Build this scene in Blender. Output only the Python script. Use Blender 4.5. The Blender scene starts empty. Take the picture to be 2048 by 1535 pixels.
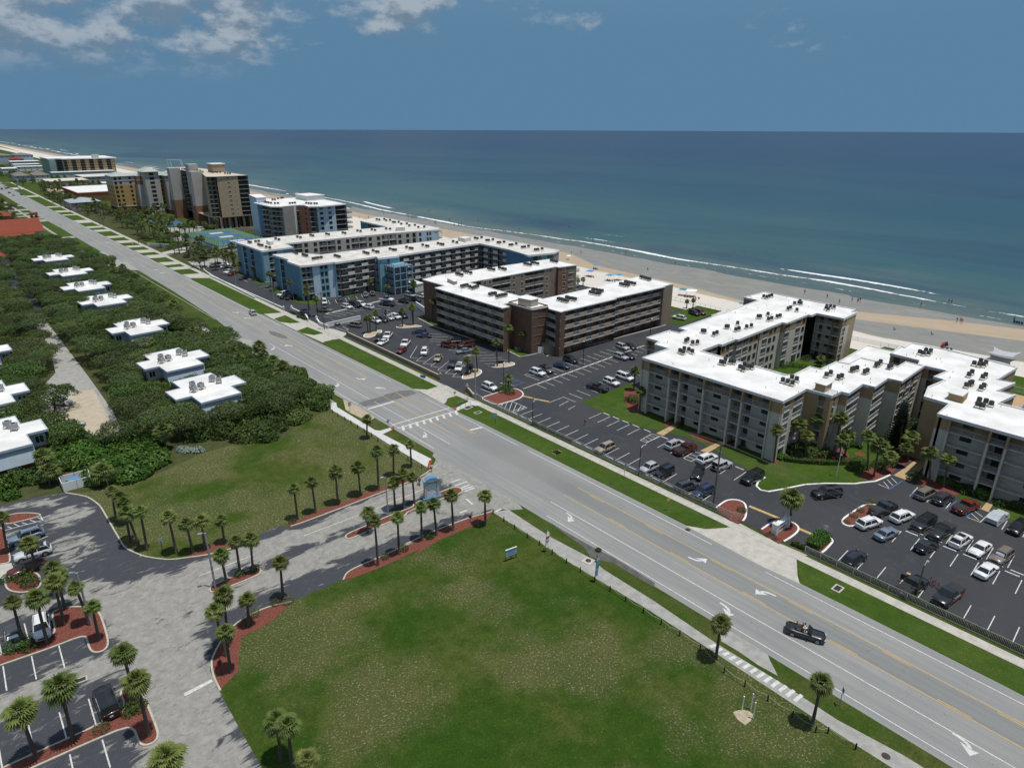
# Aerial view over a beach-side road, condominium blocks, parking lots, woods and the sea.
# Units are metres.  X runs from the road towards the sea, Y runs up the road, Z is up.
import bpy, bmesh, math, random
from math import sin, cos, tan, radians, degrees, pi, hypot, atan2, sqrt
from mathutils import Vector, Matrix, noise
from mathutils.geometry import tessellate_polygon
random.seed(11)
SC = bpy.context.scene
COL = SC.collection.objects
# ------------------------------------------------------------------ camera
cam = bpy.data.cameras.new('camera')
cam.sensor_fit = 'HORIZONTAL'
cam.angle = 2 * math.atan(1024 / 1325.0)
cam.clip_start = 1.0
cam.clip_end = 90000
co = bpy.data.objects.new('camera', cam); COL.link(co)
PITCH, AZ, ROLL = math.atan(513.5 / 1325.0), radians(41.0), radians(0.2)
fwd = Vector((sin(AZ) * cos(PITCH), cos(AZ) * cos(PITCH),-sin(PITCH)))
rt = Vector((cos(AZ),-sin(AZ),0)); up = rt.cross(fwd)
r2 = rt * cos(ROLL) + up * sin(ROLL); u2 = up * cos(ROLL) - rt * sin(ROLL)
co.matrix_world = Matrix(((r2.x, u2.x, -fwd.x, 0),(r2.y, u2.y, -fwd.y, 0),(r2.z, u2.z, -fwd.z, 60.0),(0,0,0,1)))
SC.camera = co
# ------------------------------------------------------------------ daylight
SUN_EL, SUN_AZ = radians(78), radians(150)
SUN_DIR = Vector((sin(SUN_AZ) * cos(SUN_EL), cos(SUN_AZ) * cos(SUN_EL), sin(SUN_EL)))
W = bpy.data.worlds.new('World'); SC.world = W; W.use_nodes = True
nt = W.node_tree; nt.nodes.clear()
def wn(t, **k):
 n = nt.nodes.new(t)
 for a, b in k.items(): setattr(n, a, b)
 return n
wl = nt.links.new
def wmath(op, a, b=None, clamp=False):
 n = wn('ShaderNodeMath', operation=op); n.use_clamp = clamp
 for i, v in enumerate((a, b)):
  if v is None: continue
  if isinstance(v, (int, float)): n.inputs[i].default_value = v
  else: wl(v, n.inputs[i])
 return n.outputs[0]
sky = wn('ShaderNodeTexSky', sky_type='NISHITA'); sky.sun_disc = False
sky.sun_elevation = SUN_EL; sky.sun_rotation = SUN_AZ
sky.altitude = 60; sky.air_density = 1.0; sky.dust_density = 0.3; sky.ozone_density = 1.5
tc = wn('ShaderNodeTexCoord'); sp = wn('ShaderNodeSeparateXYZ'); wl(tc.outputs['Generated'], sp.inputs[0])
zz = wmath('ADD', wmath('MAXIMUM', sp.outputs[2],0.0),0.05)
cxx = wmath('DIVIDE', sp.outputs[0], zz)
def wnoise(scale, detail, rough, off):
 m = wn('ShaderNodeMapping'); m.inputs['Location'].default_value = off; m.inputs['Scale'].default_value = (1,1,1.9); wl(tc.outputs['Generated'], m.inputs[0])
 n = wn('ShaderNodeTexNoise'); n.inputs['Scale'].default_value = scale; n.inputs['Detail'].default_value = detail
 n.inputs['Roughness'].default_value = rough; wl(m.outputs[0], n.inputs['Vector']); return n.outputs[0]
def wramp(v, a, b):
 n = wn('ShaderNodeMapRange'); n.interpolation_type = 'SMOOTHSTEP'; wl(v, n.inputs[0])
 n.inputs[1].default_value = a; n.inputs[2].default_value = b; return n.outputs[0]
n1 = wnoise(7.5,10,0.60,(3.1,1.0,0.4)); n2 = wnoise(7.5,10,0.60,(3.1,1.0,0.425))
# cumulus stands inland (towards -X) and thins out over the sea
land = wramp(cxx, 4.2,2.2)
cov = wmath('ADD', n1, wmath('MULTIPLY', wmath('SUBTRACT', land, 1.0),0.22))
mask = wmath('MULTIPLY', wramp(cov, 0.37,0.53), wramp(sp.outputs[2],0.045,0.105))
lit = wramp(wmath('SUBTRACT', n1, n2),-0.05,0.07)
cc = wn('ShaderNodeMix', data_type='RGBA'); wl(lit, cc.inputs[0])
cc.inputs[6].default_value = (1.25,1.75,2.35,1); cc.inputs[7].default_value = (3.0,3.45,3.9,1)
mx = wn('ShaderNodeMix', data_type='RGBA'); wl(wmath('MULTIPLY', mask, 0.85), mx.inputs[0])
tint = wn('ShaderNodeMix', data_type='RGBA', blend_type='MULTIPLY'); tint.inputs[0].default_value = 1.0
low = wn('ShaderNodeMix', data_type='RGBA'); wl(wramp(sp.outputs[2],0.55,0.10), low.inputs[0])      # sea haze all round the horizon
wl(sky.outputs[0], low.inputs[6]); low.inputs[7].default_value = (0.80,1.70,2.72,1)
wl(low.outputs[2], tint.inputs[6]); tint.inputs[7].default_value = (1.0,1.0,1.0,1)
wl(tint.outputs[2], mx.inputs[6]); wl(cc.outputs[2], mx.inputs[7])
bg = wn('ShaderNodeBackground'); bg.inputs['Strength'].default_value = 0.13
wo = wn('ShaderNodeOutputWorld'); wl(mx.outputs[2], bg.inputs[0]); wl(bg.outputs[0], wo.inputs[0])
sl = bpy.data.lights.new('sun', 'SUN'); sl.energy = 3.9; sl.angle = radians(0.5); sl.color = (1.0,0.965,0.91)
so = bpy.data.objects.new('sun', sl); COL.link(so); so.location = (0,0,300)
so.rotation_euler = SUN_DIR.to_track_quat('Z', 'Y').to_euler()
SC.view_settings.view_transform = 'Standard'; SC.view_settings.look = 'None'
SC.view_settings.exposure = 0.0; SC.view_settings.gamma = 1.0; SC.view_settings.use_curve_mapping = False
SC.render.engine = 'CYCLES'; SC.cycles.max_bounces = 6; SC.cycles.transparent_max_bounces = 16
# ------------------------------------------------------------------ mesh helpers
class MB:
 """Collects faces and builds ONE mesh."""
 def __init__(s): s.v = []; s.f = []; s.m = []
 def face(s, pts, mi=0):
  n = len(s.v); s.v += [tuple(p) for p in pts]; s.f.append(tuple(range(n, n + len(pts)))); s.m.append(mi)
 def box(s, c, d, mi=0, rz=0.0, tilt=None):
  hx, hy, hz = d[0] / 2, d[1] / 2, d[2] / 2; n = len(s.v); ca, sa = cos(rz), sin(rz)
  for z in (-hz, hz):
   for x, y in ((-hx, -hy),(hx, -hy),(hx, hy),(-hx, hy)):
    s.v.append((c[0] + x * ca - y * sa, c[1] + x * sa + y * ca, c[2] + z))
  for f in ((0,3,2,1),(4,5,6,7),(0,1,5,4),(1,2,6,5),(2,3,7,6),(3,0,4,7)):
   s.f.append(tuple(n + i for i in f)); s.m.append(mi)
 def bar(s, a, b, w, h, mi=0):
  """A square bar from a to b (3-D points), w wide and h high."""
  a, b = Vector(a), Vector(b); d = (b - a)
  if d.length < 1e-6: return
  d.normalize(); u = Vector((0,0,1)) if abs(d.z) < 0.95 else Vector((1,0,0))
  r = d.cross(u).normalized() * (w / 2); t = r.cross(d).normalized() * (h / 2); n = len(s.v)
  for p in (a, b):
   for q in (-r - t, r - t, r + t, -r + t): s.v.append(tuple(p + q))
  for f in ((0,1,2,3),(7,6,5,4),(0,4,5,1),(1,5,6,2),(2,6,7,3),(3,7,4,0)):
   s.f.append(tuple(n + i for i in f)); s.m.append(mi)
 def tube(s, pts, rad, k=8, mi=0, cap=True):
  """A round tube along pts; rad is a number or a list."""
  P = [Vector(p) for p in pts]; n0 = len(s.v)
  for i, p in enumerate(P):
   d = (P[min(i + 1, len(P) - 1)] - P[max(i - 1,0)]).normalized()
   u = Vector((0,1,0)) if abs(d.y) < 0.9 else Vector((1,0,0))
   a = d.cross(u).normalized(); b = d.cross(a); r = rad[i] if isinstance(rad, (list, tuple)) else rad
   for j in range(k):
    t = 2 * pi * j / k; s.v.append(tuple(p + a * (r * cos(t)) + b * (r * sin(t))))
  for i in range(len(P) - 1):
   for j in range(k):
    a0 = n0 + i * k + j; a1 = n0 + i * k + (j + 1) % k
    s.f.append((a0, a1, a1 + k, a0 + k)); s.m.append(mi)
  if cap:
   s.f.append(tuple(n0 + j for j in range(k))); s.m.append(mi)
   e = n0 + (len(P) - 1) * k; s.f.append(tuple(e + j for j in reversed(range(k)))); s.m.append(mi)
 def flat(s, poly, z, mi=0):
  """A flat polygon (may be concave) facing up."""
  vs = [Vector((p[0], p[1],0)) for p in poly]; n = len(s.v)
  s.v += [(p[0], p[1], z) for p in poly]
  for t in tessellate_polygon([vs]):
   a, b, c = (vs[i] for i in t)
   if (b - a).cross(c - a).z < 0: t = t[::-1]
   s.f.append(tuple(n + i for i in t)); s.m.append(mi)
 def prism(s, poly, z0, z1, mi=0, mtop=None, top=True):
  A = sum(poly[i][0] * poly[(i + 1) % len(poly)][1] - poly[(i + 1) % len(poly)][0] * poly[i][1] for i in range(len(poly)))
  if A < 0: poly = poly[::-1]
  k = len(poly); n = len(s.v)
  s.v += [(p[0], p[1], z0) for p in poly] + [(p[0], p[1], z1) for p in poly]
  for i in range(k):
   j = (i + 1) % k; s.f.append((n + i, n + j, n + k + j, n + k + i)); s.m.append(mi)
  if top: s.flat(poly, z1, mi if mtop is None else mtop)
 def lathe(s, prof, k=12, mi=0, c=(0,0,0)):
  n = len(s.v)
  for r, z in prof:
   for j in range(k):
    t = 2 * pi * j / k; s.v.append((c[0] + r * cos(t), c[1] + r * sin(t), c[2] + z))
  for i in range(len(prof) - 1):
   for j in range(k):
    a = n + i * k + j; b = n + i * k + (j + 1) % k; s.f.append((a, b, b + k, a + k)); s.m.append(mi)
  s.f.append(tuple(n + j for j in reversed(range(k)))); s.m.append(mi)
  e = n + (len(prof) - 1) * k; s.f.append(tuple(e + j for j in range(k))); s.m.append(mi)
 def strip(s, pts, w, z0, z1, mi=0, closed=False):
  """A kerb-like wall of width w along a 2-D polyline."""
  P = [Vector((p[0], p[1])) for p in pts]; n = len(P); L = []; R = []
  for i in range(n):
   if closed: a, b = P[(i - 1) % n], P[(i + 1) % n]
   else: a, b = P[max(i - 1,0)], P[min(i + 1, n - 1)]
   d = (b - a); d = d.normalized() if d.length > 1e-6 else Vector((1,0)); q = Vector((-d.y, d.x)) * (w / 2)
   L.append(P[i] + q); R.append(P[i] - q)
  rng = range(n) if closed else range(n - 1)
  for i in rng:
   j = (i + 1) % n; a, b, c, d = L[i], L[j], R[j], R[i]
   s.face([(a.x, a.y, z1),(d.x, d.y, z1),(c.x, c.y, z1),(b.x, b.y, z1)], mi)
   if z1 > z0:
    s.face([(a.x, a.y, z0),(a.x, a.y, z1),(b.x, b.y, z1),(b.x, b.y, z0)], mi)
    s.face([(d.x, d.y, z1),(d.x, d.y, z0),(c.x, c.y, z0),(c.x, c.y, z1)], mi)
  if not closed and z1 > z0:
   for a, d in ((L[0], R[0]),(R[-1], L[-1])):
    s.face([(a.x, a.y, z0),(d.x, d.y, z0),(d.x, d.y, z1),(a.x, a.y, z1)], mi)
 def mesh(s, name, mats, smooth=False):
  me = bpy.data.meshes.new(name); me.from_pydata(s.v, [], s.f)
  for m in mats if isinstance(mats, (list, tuple)) else [mats]: me.materials.append(m)
  me.polygons.foreach_set('material_index', s.m)
  if smooth: me.polygons.foreach_set('use_smooth', [True] * len(s.f))
  me.update(); return me
def tagit(o, label=None, cat=None, group=None, kind=None):
 if label: o['label'] = label
 if cat: o['category'] = cat
 if group: o['group'] = group
 if kind: o['kind'] = kind
 return o
def obj(name, me, parent=None, loc=(0,0,0), rz=0.0):
 o = bpy.data.objects.new(name, me); COL.link(o); o.location = loc
 if rz: o.rotation_euler = (0,0, rz)
 if parent: o.parent = parent
 return o
def thing(name, label, cat, loc=(0,0,0), rz=0.0, group=None):
 return tagit(obj(name, None, None, loc, rz), label, cat, group)
def struct(name, me): return tagit(obj(name, me), kind='structure')
KIDS = {}
def dup(o, parent=None, loc=None, rz=None, label=None, group=None, color=None):
 c = o.copy(); COL.link(c)
 if parent: c.parent = parent
 if loc is not None: c.location = loc
 if rz is not None: c.rotation_euler = (0,0, rz)
 if label: c['label'] = label
 if group: c['group'] = group
 if color: c.color = color
 for k in kids(o): dup(k, c, color=color)
 return c
def kids(o):
 if o.name not in KIDS: KIDS[o.name] = list(o.children)
 return KIDS[o.name]
ORD = ['first', 'second', 'third', 'fourth', 'fifth', 'sixth', 'seventh', 'eighth', 'ninth', 'tenth', 'eleventh', 'twelfth',
 'thirteenth', 'fourteenth', 'fifteenth', 'sixteenth', 'seventeenth', 'eighteenth', 'nineteenth', 'twentieth']
def inside(p, poly):
 x, y = p; c = False; n = len(poly)
 for i in range(n):
  x1, y1 = poly[i]; x2, y2 = poly[(i + 1) % n]
  if (y1 > y) != (y2 > y) and x < (x2 - x1) * (y - y1) / (y2 - y1) + x1: c = not c
 return c
def LOT(a, b): return (a, b + 0.0559 * (a - 90))      # the lots run 3.2 degrees off the square of the road
def lots(*pp): return [LOT(*p) for p in pp]
# ------------------------------------------------------------------ materials
class NT:
 def __init__(s, name):
  s.mat = bpy.data.materials.new(name); s.mat.use_nodes = True; s.t = s.mat.node_tree; s.t.nodes.clear()
  s.out = s.n('ShaderNodeOutputMaterial'); s.b = s.n('ShaderNodeBsdfPrincipled'); s.l(s.b.outputs[0], s.out.inputs[0])
  s.pos = s.n('ShaderNodeNewGeometry').outputs['Position']
 def n(s, t, **k):
  x = s.t.nodes.new(t)
  for a, b in k.items(): setattr(x, a, b)
  return x
 def l(s, a, b): s.t.links.new(a, b)
 def put(s, v, sock):
  if v is None: return
  if hasattr(v, 'is_output'): s.l(v, sock)
  elif isinstance(v, (tuple, list)) and len(v) == 3 and sock.type == 'RGBA': sock.default_value = (*v, 1)
  else: sock.default_value = v
 def obco(s): return s.n('ShaderNodeTexCoord').outputs['Object']
 def map(s, v, sc=(1,1,1), rz=0.0, loc=(0,0,0)):
  m = s.n('ShaderNodeMapping'); s.l(v, m.inputs[0]); m.inputs['Scale'].default_value = sc
  m.inputs['Rotation'].default_value = (0,0, rz); m.inputs['Location'].default_value = loc; return m.outputs[0]
 def noise(s, scale, detail=4, rough=0.55, v=None, dist=0.0):
  x = s.n('ShaderNodeTexNoise'); x.inputs['Scale'].default_value = scale; x.inputs['Detail'].default_value = detail
  x.inputs['Roughness'].default_value = rough; x.inputs['Distortion'].default_value = dist
  s.l(s.pos if v is None else v, x.inputs['Vector']); return x.outputs[0]
 def vor(s, scale, v=None, feat='F1'):
  x = s.n('ShaderNodeTexVoronoi', feature=feat); x.inputs['Scale'].default_value = scale
  s.l(s.pos if v is None else v, x.inputs['Vector']); return x.outputs['Distance']
 def ramp(s, v, a, b, lo=0.0, hi=1.0, smooth=True):
  x = s.n('ShaderNodeMapRange'); x.interpolation_type = 'SMOOTHSTEP' if smooth else 'LINEAR'; s.put(v, x.inputs[0])
  x.inputs[1].default_value = a; x.inputs[2].default_value = b; x.inputs[3].default_value = lo; x.inputs[4].default_value = hi
  return x.outputs[0]
 def math(s, op, a, b=None, clamp=False):
  x = s.n('ShaderNodeMath', operation=op); x.use_clamp = clamp; s.put(a, x.inputs[0])
  if b is not None: s.put(b, x.inputs[1])
  return x.outputs[0]
 def mix(s, f, a, b, mode='MIX'):
  x = s.n('ShaderNodeMix', data_type='RGBA', blend_type=mode); s.put(f, x.inputs[0]); s.put(a, x.inputs[6]); s.put(b, x.inputs[7])
  return x.outputs[2]
 def sep(s, v=None):
  x = s.n('ShaderNodeSeparateXYZ'); s.l(s.pos if v is None else v, x.inputs[0]); return x.outputs
 def bump(s, h, strength=0.4, dist=0.05):
  x = s.n('ShaderNodeBump'); x.inputs['Strength'].default_value = strength; x.inputs['Distance'].default_value = dist
  s.l(h, x.inputs['Height']); s.l(x.outputs[0], s.b.inputs['Normal'])
 def done(s, col, rough=0.8, spec=0.3, metal=0.0):
  s.put(col, s.b.inputs['Base Color']); s.put(rough, s.b.inputs['Roughness']); s.b.inputs['Specular IOR Level'].default_value = spec
  s.b.inputs['Metallic'].default_value = metal; return s.mat
def M(name, c, c2=None, scale=2.0, rough=0.75, spec=0.3, metal=0.0, bump=0.0, detail=5, ob=False):
 m = NT(name)
 if c2 is None: c2 = tuple(x * 0.82 for x in c)
 v = m.obco() if ob else m.pos
 n = m.noise(scale, detail, 0.6, v)
 if bump: m.bump(m.noise(scale * 3,4,0.6, v), bump, 0.05)
 return m.done(m.mix(m.ramp(n, 0.3,0.7), c, c2), rough, spec, metal)
def MO(name, rough=0.4, spec=0.5, coat=0.0, metal=0.0):
 """Material whose colour is the object's own colour, with faint dust."""
 m = NT(name); oi = m.n('ShaderNodeObjectInfo'); n = m.noise(1.3,4,0.6, m.obco())
 c = m.mix(m.ramp(n, 0.5,0.8,0.0,0.04), oi.outputs['Color'],(0.30,0.28,0.25))
 m.b.inputs['Coat Weight'].default_value = coat; m.b.inputs['Coat Roughness'].default_value = 0.06
 return m.done(c, rough, spec, metal)
# ------------------------------------------------------------------ surface materials
def mk_road():
 m = NT('road_asphalt'); x, y, z = m.sep()
 st = m.noise(1.0,5,0.6, m.map(m.pos, (1.1,0.035,1))); fine = m.noise(9,6,0.7); big = m.noise(0.06,3)
 c = m.mix(m.ramp(st, 0.25,0.75),(0.205,0.21,0.20),(0.285,0.285,0.268))
 c = m.mix(m.ramp(big, 0.35,0.7,0,0.45), c, (0.19,0.195,0.19))
 c = m.mix(m.ramp(fine, 0.3,0.75,0.0,0.5), c, (0.16,0.165,0.165))
 turn = m.math('MULTIPLY', m.ramp(m.math('ABSOLUTE', m.math('SUBTRACT', x, 75.2)),2.0,1.5), m.ramp(y, 82,68))
 c = m.mix(m.math('MULTIPLY', turn, 0.30), c, (0.10,0.105,0.108))
 wear = m.math('MULTIPLY', m.ramp(m.math('ABSOLUTE', m.math('SUBTRACT', x, 76.2)),4.5,1.0), m.math('MULTIPLY', m.ramp(y, 120,90), m.ramp(y, 55,75)))
 c = m.mix(m.math('MULTIPLY', wear, m.ramp(st, 0.3,0.6,0.1,0.4)), c, (0.13,0.13,0.125))
 wob = m.map(m.pos, (0.05,0.16,1)); w2 = m.n('ShaderNodeVectorMath', operation='ADD'); nz = m.n('ShaderNodeTexNoise'); nz.inputs['Scale'].default_value = 0.5
 m.l(m.pos, nz.inputs[0]); m.l(wob, w2.inputs[0]); m.l(nz.outputs['Color'], w2.inputs[1])
 cr = m.vor(1.0, w2.outputs[0], 'DISTANCE_TO_EDGE'); c = m.mix(m.ramp(cr, 0.004,0.0,0,0.45), c, (0.07,0.07,0.07))
 m.bump(fine, 0.25,0.03); return m.done(c, 0.85,0.25)
def mk_lot():
 m = NT('lot_asphalt'); st = m.noise(0.35,6,0.65, dist=0.6); fine = m.noise(7,5,0.7); b = m.noise(0.07,3)
 c = m.mix(m.ramp(b, 0.3,0.7),(0.026,0.029,0.035),(0.036,0.037,0.041))
 c = m.mix(m.ramp(st, 0.52,0.78,0,0.55), c, (0.075,0.073,0.07)); c = m.mix(m.ramp(fine, 0.5,0.8,0,0.3), c, (0.06,0.06,0.062))
 m.bump(fine, 0.2,0.03); return m.done(c, 0.72,0.35)
def mk_oldlot():
 # sealcoat worn through to pale aggregate where the traffic runs ('wear' is painted on the sheet's grid)
 m = NT('worn_sealcoat'); a = m.n('ShaderNodeAttribute'); a.attribute_name = 'wear'
 sv = m.map(m.pos, (0.55,1.5,1),0.16); n = m.noise(0.42,9,0.7, sv, 0.9); n2 = m.noise(0.13,4); fine = m.noise(6,6,0.7)
 k = m.math('ADD', a.outputs['Fac'], m.math('ADD', m.math('MULTIPLY', m.math('SUBTRACT', n, 0.5),3.0), m.math('MULTIPLY', m.math('SUBTRACT', n2,0.5),1.1)))
 pale = m.mix(m.ramp(m.noise(0.9,6,0.7),0.3,0.75),(0.205,0.20,0.182),(0.305,0.295,0.268)); pale = m.mix(m.ramp(fine, 0.45,0.8,0,0.4), pale, (0.17,0.165,0.15))
 dark = m.mix(m.ramp(fine, 0.4,0.8),(0.040,0.043,0.052),(0.065,0.067,0.075))
 c = m.mix(m.ramp(k, 0.34,0.66), dark, pale); c = m.mix(m.ramp(m.noise(0.9,9,0.78, sv, 1.2),0.54,0.70,0,0.7), c, (0.085,0.087,0.092))
 nz = m.n('ShaderNodeTexNoise'); nz.inputs['Scale'].default_value = 0.8; m.l(m.pos, nz.inputs[0]); w2 = m.n('ShaderNodeVectorMath', operation='ADD')
 m.l(m.map(m.pos, (0.35,0.35,1)), w2.inputs[0]); m.l(nz.outputs['Color'], w2.inputs[1])
 c = m.mix(m.ramp(m.vor(1.0, w2.outputs[0], 'DISTANCE_TO_EDGE'),0.012,0.0,0,0.5), c, (0.09,0.088,0.082))
 m.bump(fine, 0.25,0.03); return m.done(c, 0.85,0.25)
def mk_grass(name, g1, g2, dry, dryamt, patch=0.09, stripes=0.0):
 m = NT(name); big = m.noise(patch, 5,0.6, dist=0.5); mid = m.noise(0.55,5,0.65); fine = m.noise(4.2,6,0.75, m.map(m.pos, (1,1,0.3)))
 c = m.mix(m.ramp(big, 0.36,0.66), g1, g2); c = m.mix(m.ramp(mid, 0.35,0.7,0,0.6), c, tuple(x * 0.62 for x in g1))
 c = m.mix(m.ramp(fine, 0.35,0.72,0,0.75), c, tuple(x * 0.45 for x in g1))
 c = m.mix(m.ramp(m.noise(2.6,5,0.7),0.55,0.72,0,0.5), c, tuple(x * 1.55 for x in g2))
 if stripes:
  wv = m.n('ShaderNodeTexWave', wave_type='BANDS', bands_direction='X'); wv.inputs['Scale'].default_value = 0.9; wv.inputs['Distortion'].default_value = 1.5
  m.l(m.pos, wv.inputs[0]); c = m.mix(m.math('MULTIPLY', wv.outputs[1], stripes), c, tuple(x * 0.6 for x in g1))
 if dryamt:
  zone = m.ramp(m.noise(0.055,5,0.6, m.map(m.pos, loc=(40,7,0))),0.66 - dryamt, 0.80 - dryamt)
  sp = m.ramp(m.noise(3.6,7,0.74, m.map(m.pos, (1,1.3,1),0.5),0.4),0.53,0.66)
  c = m.mix(m.math('MULTIPLY', zone, sp), c, dry)
  c = m.mix(m.math('MULTIPLY', zone, 0.40), c, (0.095,0.088,0.038))
 m.bump(fine, 0.8,0.12); return m.done(c, 0.95,0.08)
def mk_sand():
 m = NT('beach_sand'); a = m.n('ShaderNodeAttribute'); a.attribute_name = 'wet'; t = m.n('ShaderNodeAttribute'); t.attribute_name = 'tan'
 n = m.noise(0.25,7,0.65, m.map(m.pos, (1,0.45,1)),0.5); fine = m.noise(3.0,6,0.75); o = m.math('MULTIPLY', m.math('SUBTRACT', n, 0.5),0.55)
 dry = m.mix(m.ramp(fine, 0.35,0.7),(0.60,0.57,0.51),(0.44,0.41,0.36)); dry = m.mix(m.ramp(n, 0.35,0.7,0,0.4), dry, (0.48,0.44,0.37))
 tan_ = m.mix(m.ramp(fine, 0.3,0.75),(0.36,0.285,0.20),(0.29,0.225,0.155)); tan_ = m.mix(m.ramp(n, 0.3,0.75,0,0.5), tan_, (0.40,0.34,0.26))
 wet = m.mix(m.ramp(n, 0.3,0.75),(0.19,0.182,0.160),(0.25,0.235,0.205))
 wf = m.ramp(m.math('ADD', a.outputs['Fac'], o),0.35,0.65)
 c = m.mix(m.ramp(m.math('ADD', t.outputs['Fac'], o),0.35,0.65), dry, tan_); c = m.mix(wf, c, wet)
 m.bump(fine, 0.3,0.08); return m.done(c, m.ramp(wf, 0,1,0.95,0.42),0.28)
def mk_sea():
 m = NT('sea_water'); x, y, z = m.sep(); a = m.n('ShaderNodeAttribute'); a.attribute_name = 'foam'
 wx = m.math('ADD', x, m.math('MULTIPLY', m.math('SUBTRACT', m.noise(0.006,5,0.6),0.5),180))
 c = m.mix(m.ramp(wx, 268,330),(0.088,0.115,0.098),(0.030,0.082,0.084)); c = m.mix(m.ramp(wx, 330,620), c, (0.011,0.052,0.076))
 c = m.mix(m.ramp(wx, 620,1500), c, (0.006,0.029,0.072)); c = m.mix(m.ramp(wx, 1500,7000, smooth=False), c, (0.007,0.026,0.068))
 pat = m.noise(0.004,6,0.62, m.map(m.pos, (1.0,0.45,1),0.12),1.0); c = m.mix(m.ramp(pat, 0.46,0.66,0,0.8), c, (0.006,0.028,0.062))
 st = m.noise(0.035,6,0.65, m.map(m.pos, (1.0,0.22,1),0.05)); c = m.mix(m.ramp(st, 0.42,0.7,0,0.45), c, (0.075,0.15,0.16)) if False else m.mix(m.ramp(st, 0.42,0.7,0,0.45), c, (0.010,0.052,0.082))
 fn = m.noise(0.9,8,0.75, m.map(m.pos, (1,0.5,1)),0.4); f = m.ramp(m.math('ADD', a.outputs['Fac'], m.math('MULTIPLY', m.math('SUBTRACT', fn, 0.5),1.5)),0.46,0.66)
 cap = m.math('MULTIPLY', m.ramp(m.noise(0.05,4,0.6, m.map(m.pos, (1.0,0.35,1))),0.735,0.80), m.math('MULTIPLY', m.ramp(x, 1600,320), m.ramp(fn, 0.45,0.6)))
 f = m.math('MAXIMUM', f, m.math('MULTIPLY', cap, 0.7))
 c = m.mix(f, c, (0.72,0.74,0.74))
 w = m.noise(0.16,6,0.7, m.map(m.pos, (1.0,0.4,1),0.1)); far = m.ramp(x, 300,2500,0.8,0.25)
 bm = m.n('ShaderNodeBump'); bm.inputs['Distance'].default_value = 0.6; m.l(far, bm.inputs['Strength']); m.l(w, bm.inputs['Height']); m.l(bm.outputs[0], m.b.inputs['Normal'])
 return m.done(c, m.ramp(f, 0,1,0.34,0.9),0.22)
ROADM, LOTM, OLDM, SAND, SEA = mk_road(), mk_lot(), mk_oldlot(), mk_sand(), mk_sea()
FIELD = mk_grass('field_grass', (0.030,0.072,0.007),(0.084,0.100,0.023),(0.42,0.35,0.24),0.20)
FIELD2 = mk_grass('north_field_grass', (0.040,0.078,0.009),(0.092,0.102,0.026),(0.48,0.42,0.32),0.26,0.07)
LAWN = mk_grass('lawn_grass', (0.050,0.096,0.013),(0.082,0.120,0.023),(0.22,0.19,0.09),0.03,0.12,0.35)
VERGE = mk_grass('verge_grass', (0.046,0.082,0.012),(0.088,0.098,0.028),(0.26,0.20,0.12),0.10,0.16)
LITTER = M('leaf_litter', (0.040,0.052,0.017),(0.068,0.072,0.030),0.7,0.95,0.1, bump=0.5)
CONC = M('concrete', (0.44,0.42,0.37),(0.35,0.335,0.295),0.8,0.88,0.25, bump=0.15)
CONC2 = M('worn_pavement', (0.33,0.325,0.30),(0.245,0.24,0.225),0.9,0.9,0.2, bump=0.25)
NEWCONC = M('new_concrete', (0.52,0.52,0.505),(0.45,0.45,0.435),1.2,0.85,0.25)
KERB = M('kerb_concrete', (0.46,0.43,0.35),(0.35,0.33,0.27),1.6,0.9,0.2, bump=0.2)
KERBW = M('painted_kerb', (0.74,0.74,0.72),(0.62,0.62,0.60),1.8,0.75,0.3)
MULCH = M('red_mulch', (0.215,0.075,0.055),(0.10,0.036,0.028),5.5,0.95,0.1, bump=0.9, detail=8)
PAINTW = M('white_road_paint', (0.60,0.60,0.58),(0.40,0.40,0.385),3.0,0.7,0.3)
PAINTY = M('yellow_road_paint', (0.52,0.33,0.085),(0.38,0.27,0.11),2.0,0.7,0.3)
PAINTB = M('blue_road_paint', (0.05,0.14,0.34),(0.06,0.11,0.24),3.0,0.7,0.3)
BUMPY = M('yellow_speed_bump', (0.55,0.38,0.14),(0.44,0.31,0.13),2.0,0.8,0.2)
DIRT = M('bare_soil', (0.42,0.36,0.27),(0.30,0.25,0.18),1.5,0.95,0.1, bump=0.6)
BEDSAND = M('pale_gravel', (0.44,0.36,0.25),(0.33,0.265,0.18),2.5,0.95,0.1, bump=0.5)
REDPAD = M('tactile_red', (0.30,0.06,0.035),(0.24,0.05,0.03),3.0,0.9,0.1)
TANWALK = M('tan_pavers', (0.42,0.30,0.17),(0.36,0.25,0.14),2.2,0.85,0.2, bump=0.2)
IRON = M('cast_iron', (0.06,0.045,0.04),(0.03,0.025,0.022),5,0.8,0.3)
STEEL = M('galvanised_steel', (0.45,0.46,0.47),(0.36,0.37,0.38),3,0.45,0.5,0.6)
BLACK = M('black_metal', (0.02,0.02,0.022),(0.035,0.035,0.035),3,0.5,0.4)
WHITEP = M('white_paint', (0.74,0.74,0.73),(0.66,0.66,0.65),2,0.6,0.4)
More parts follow.
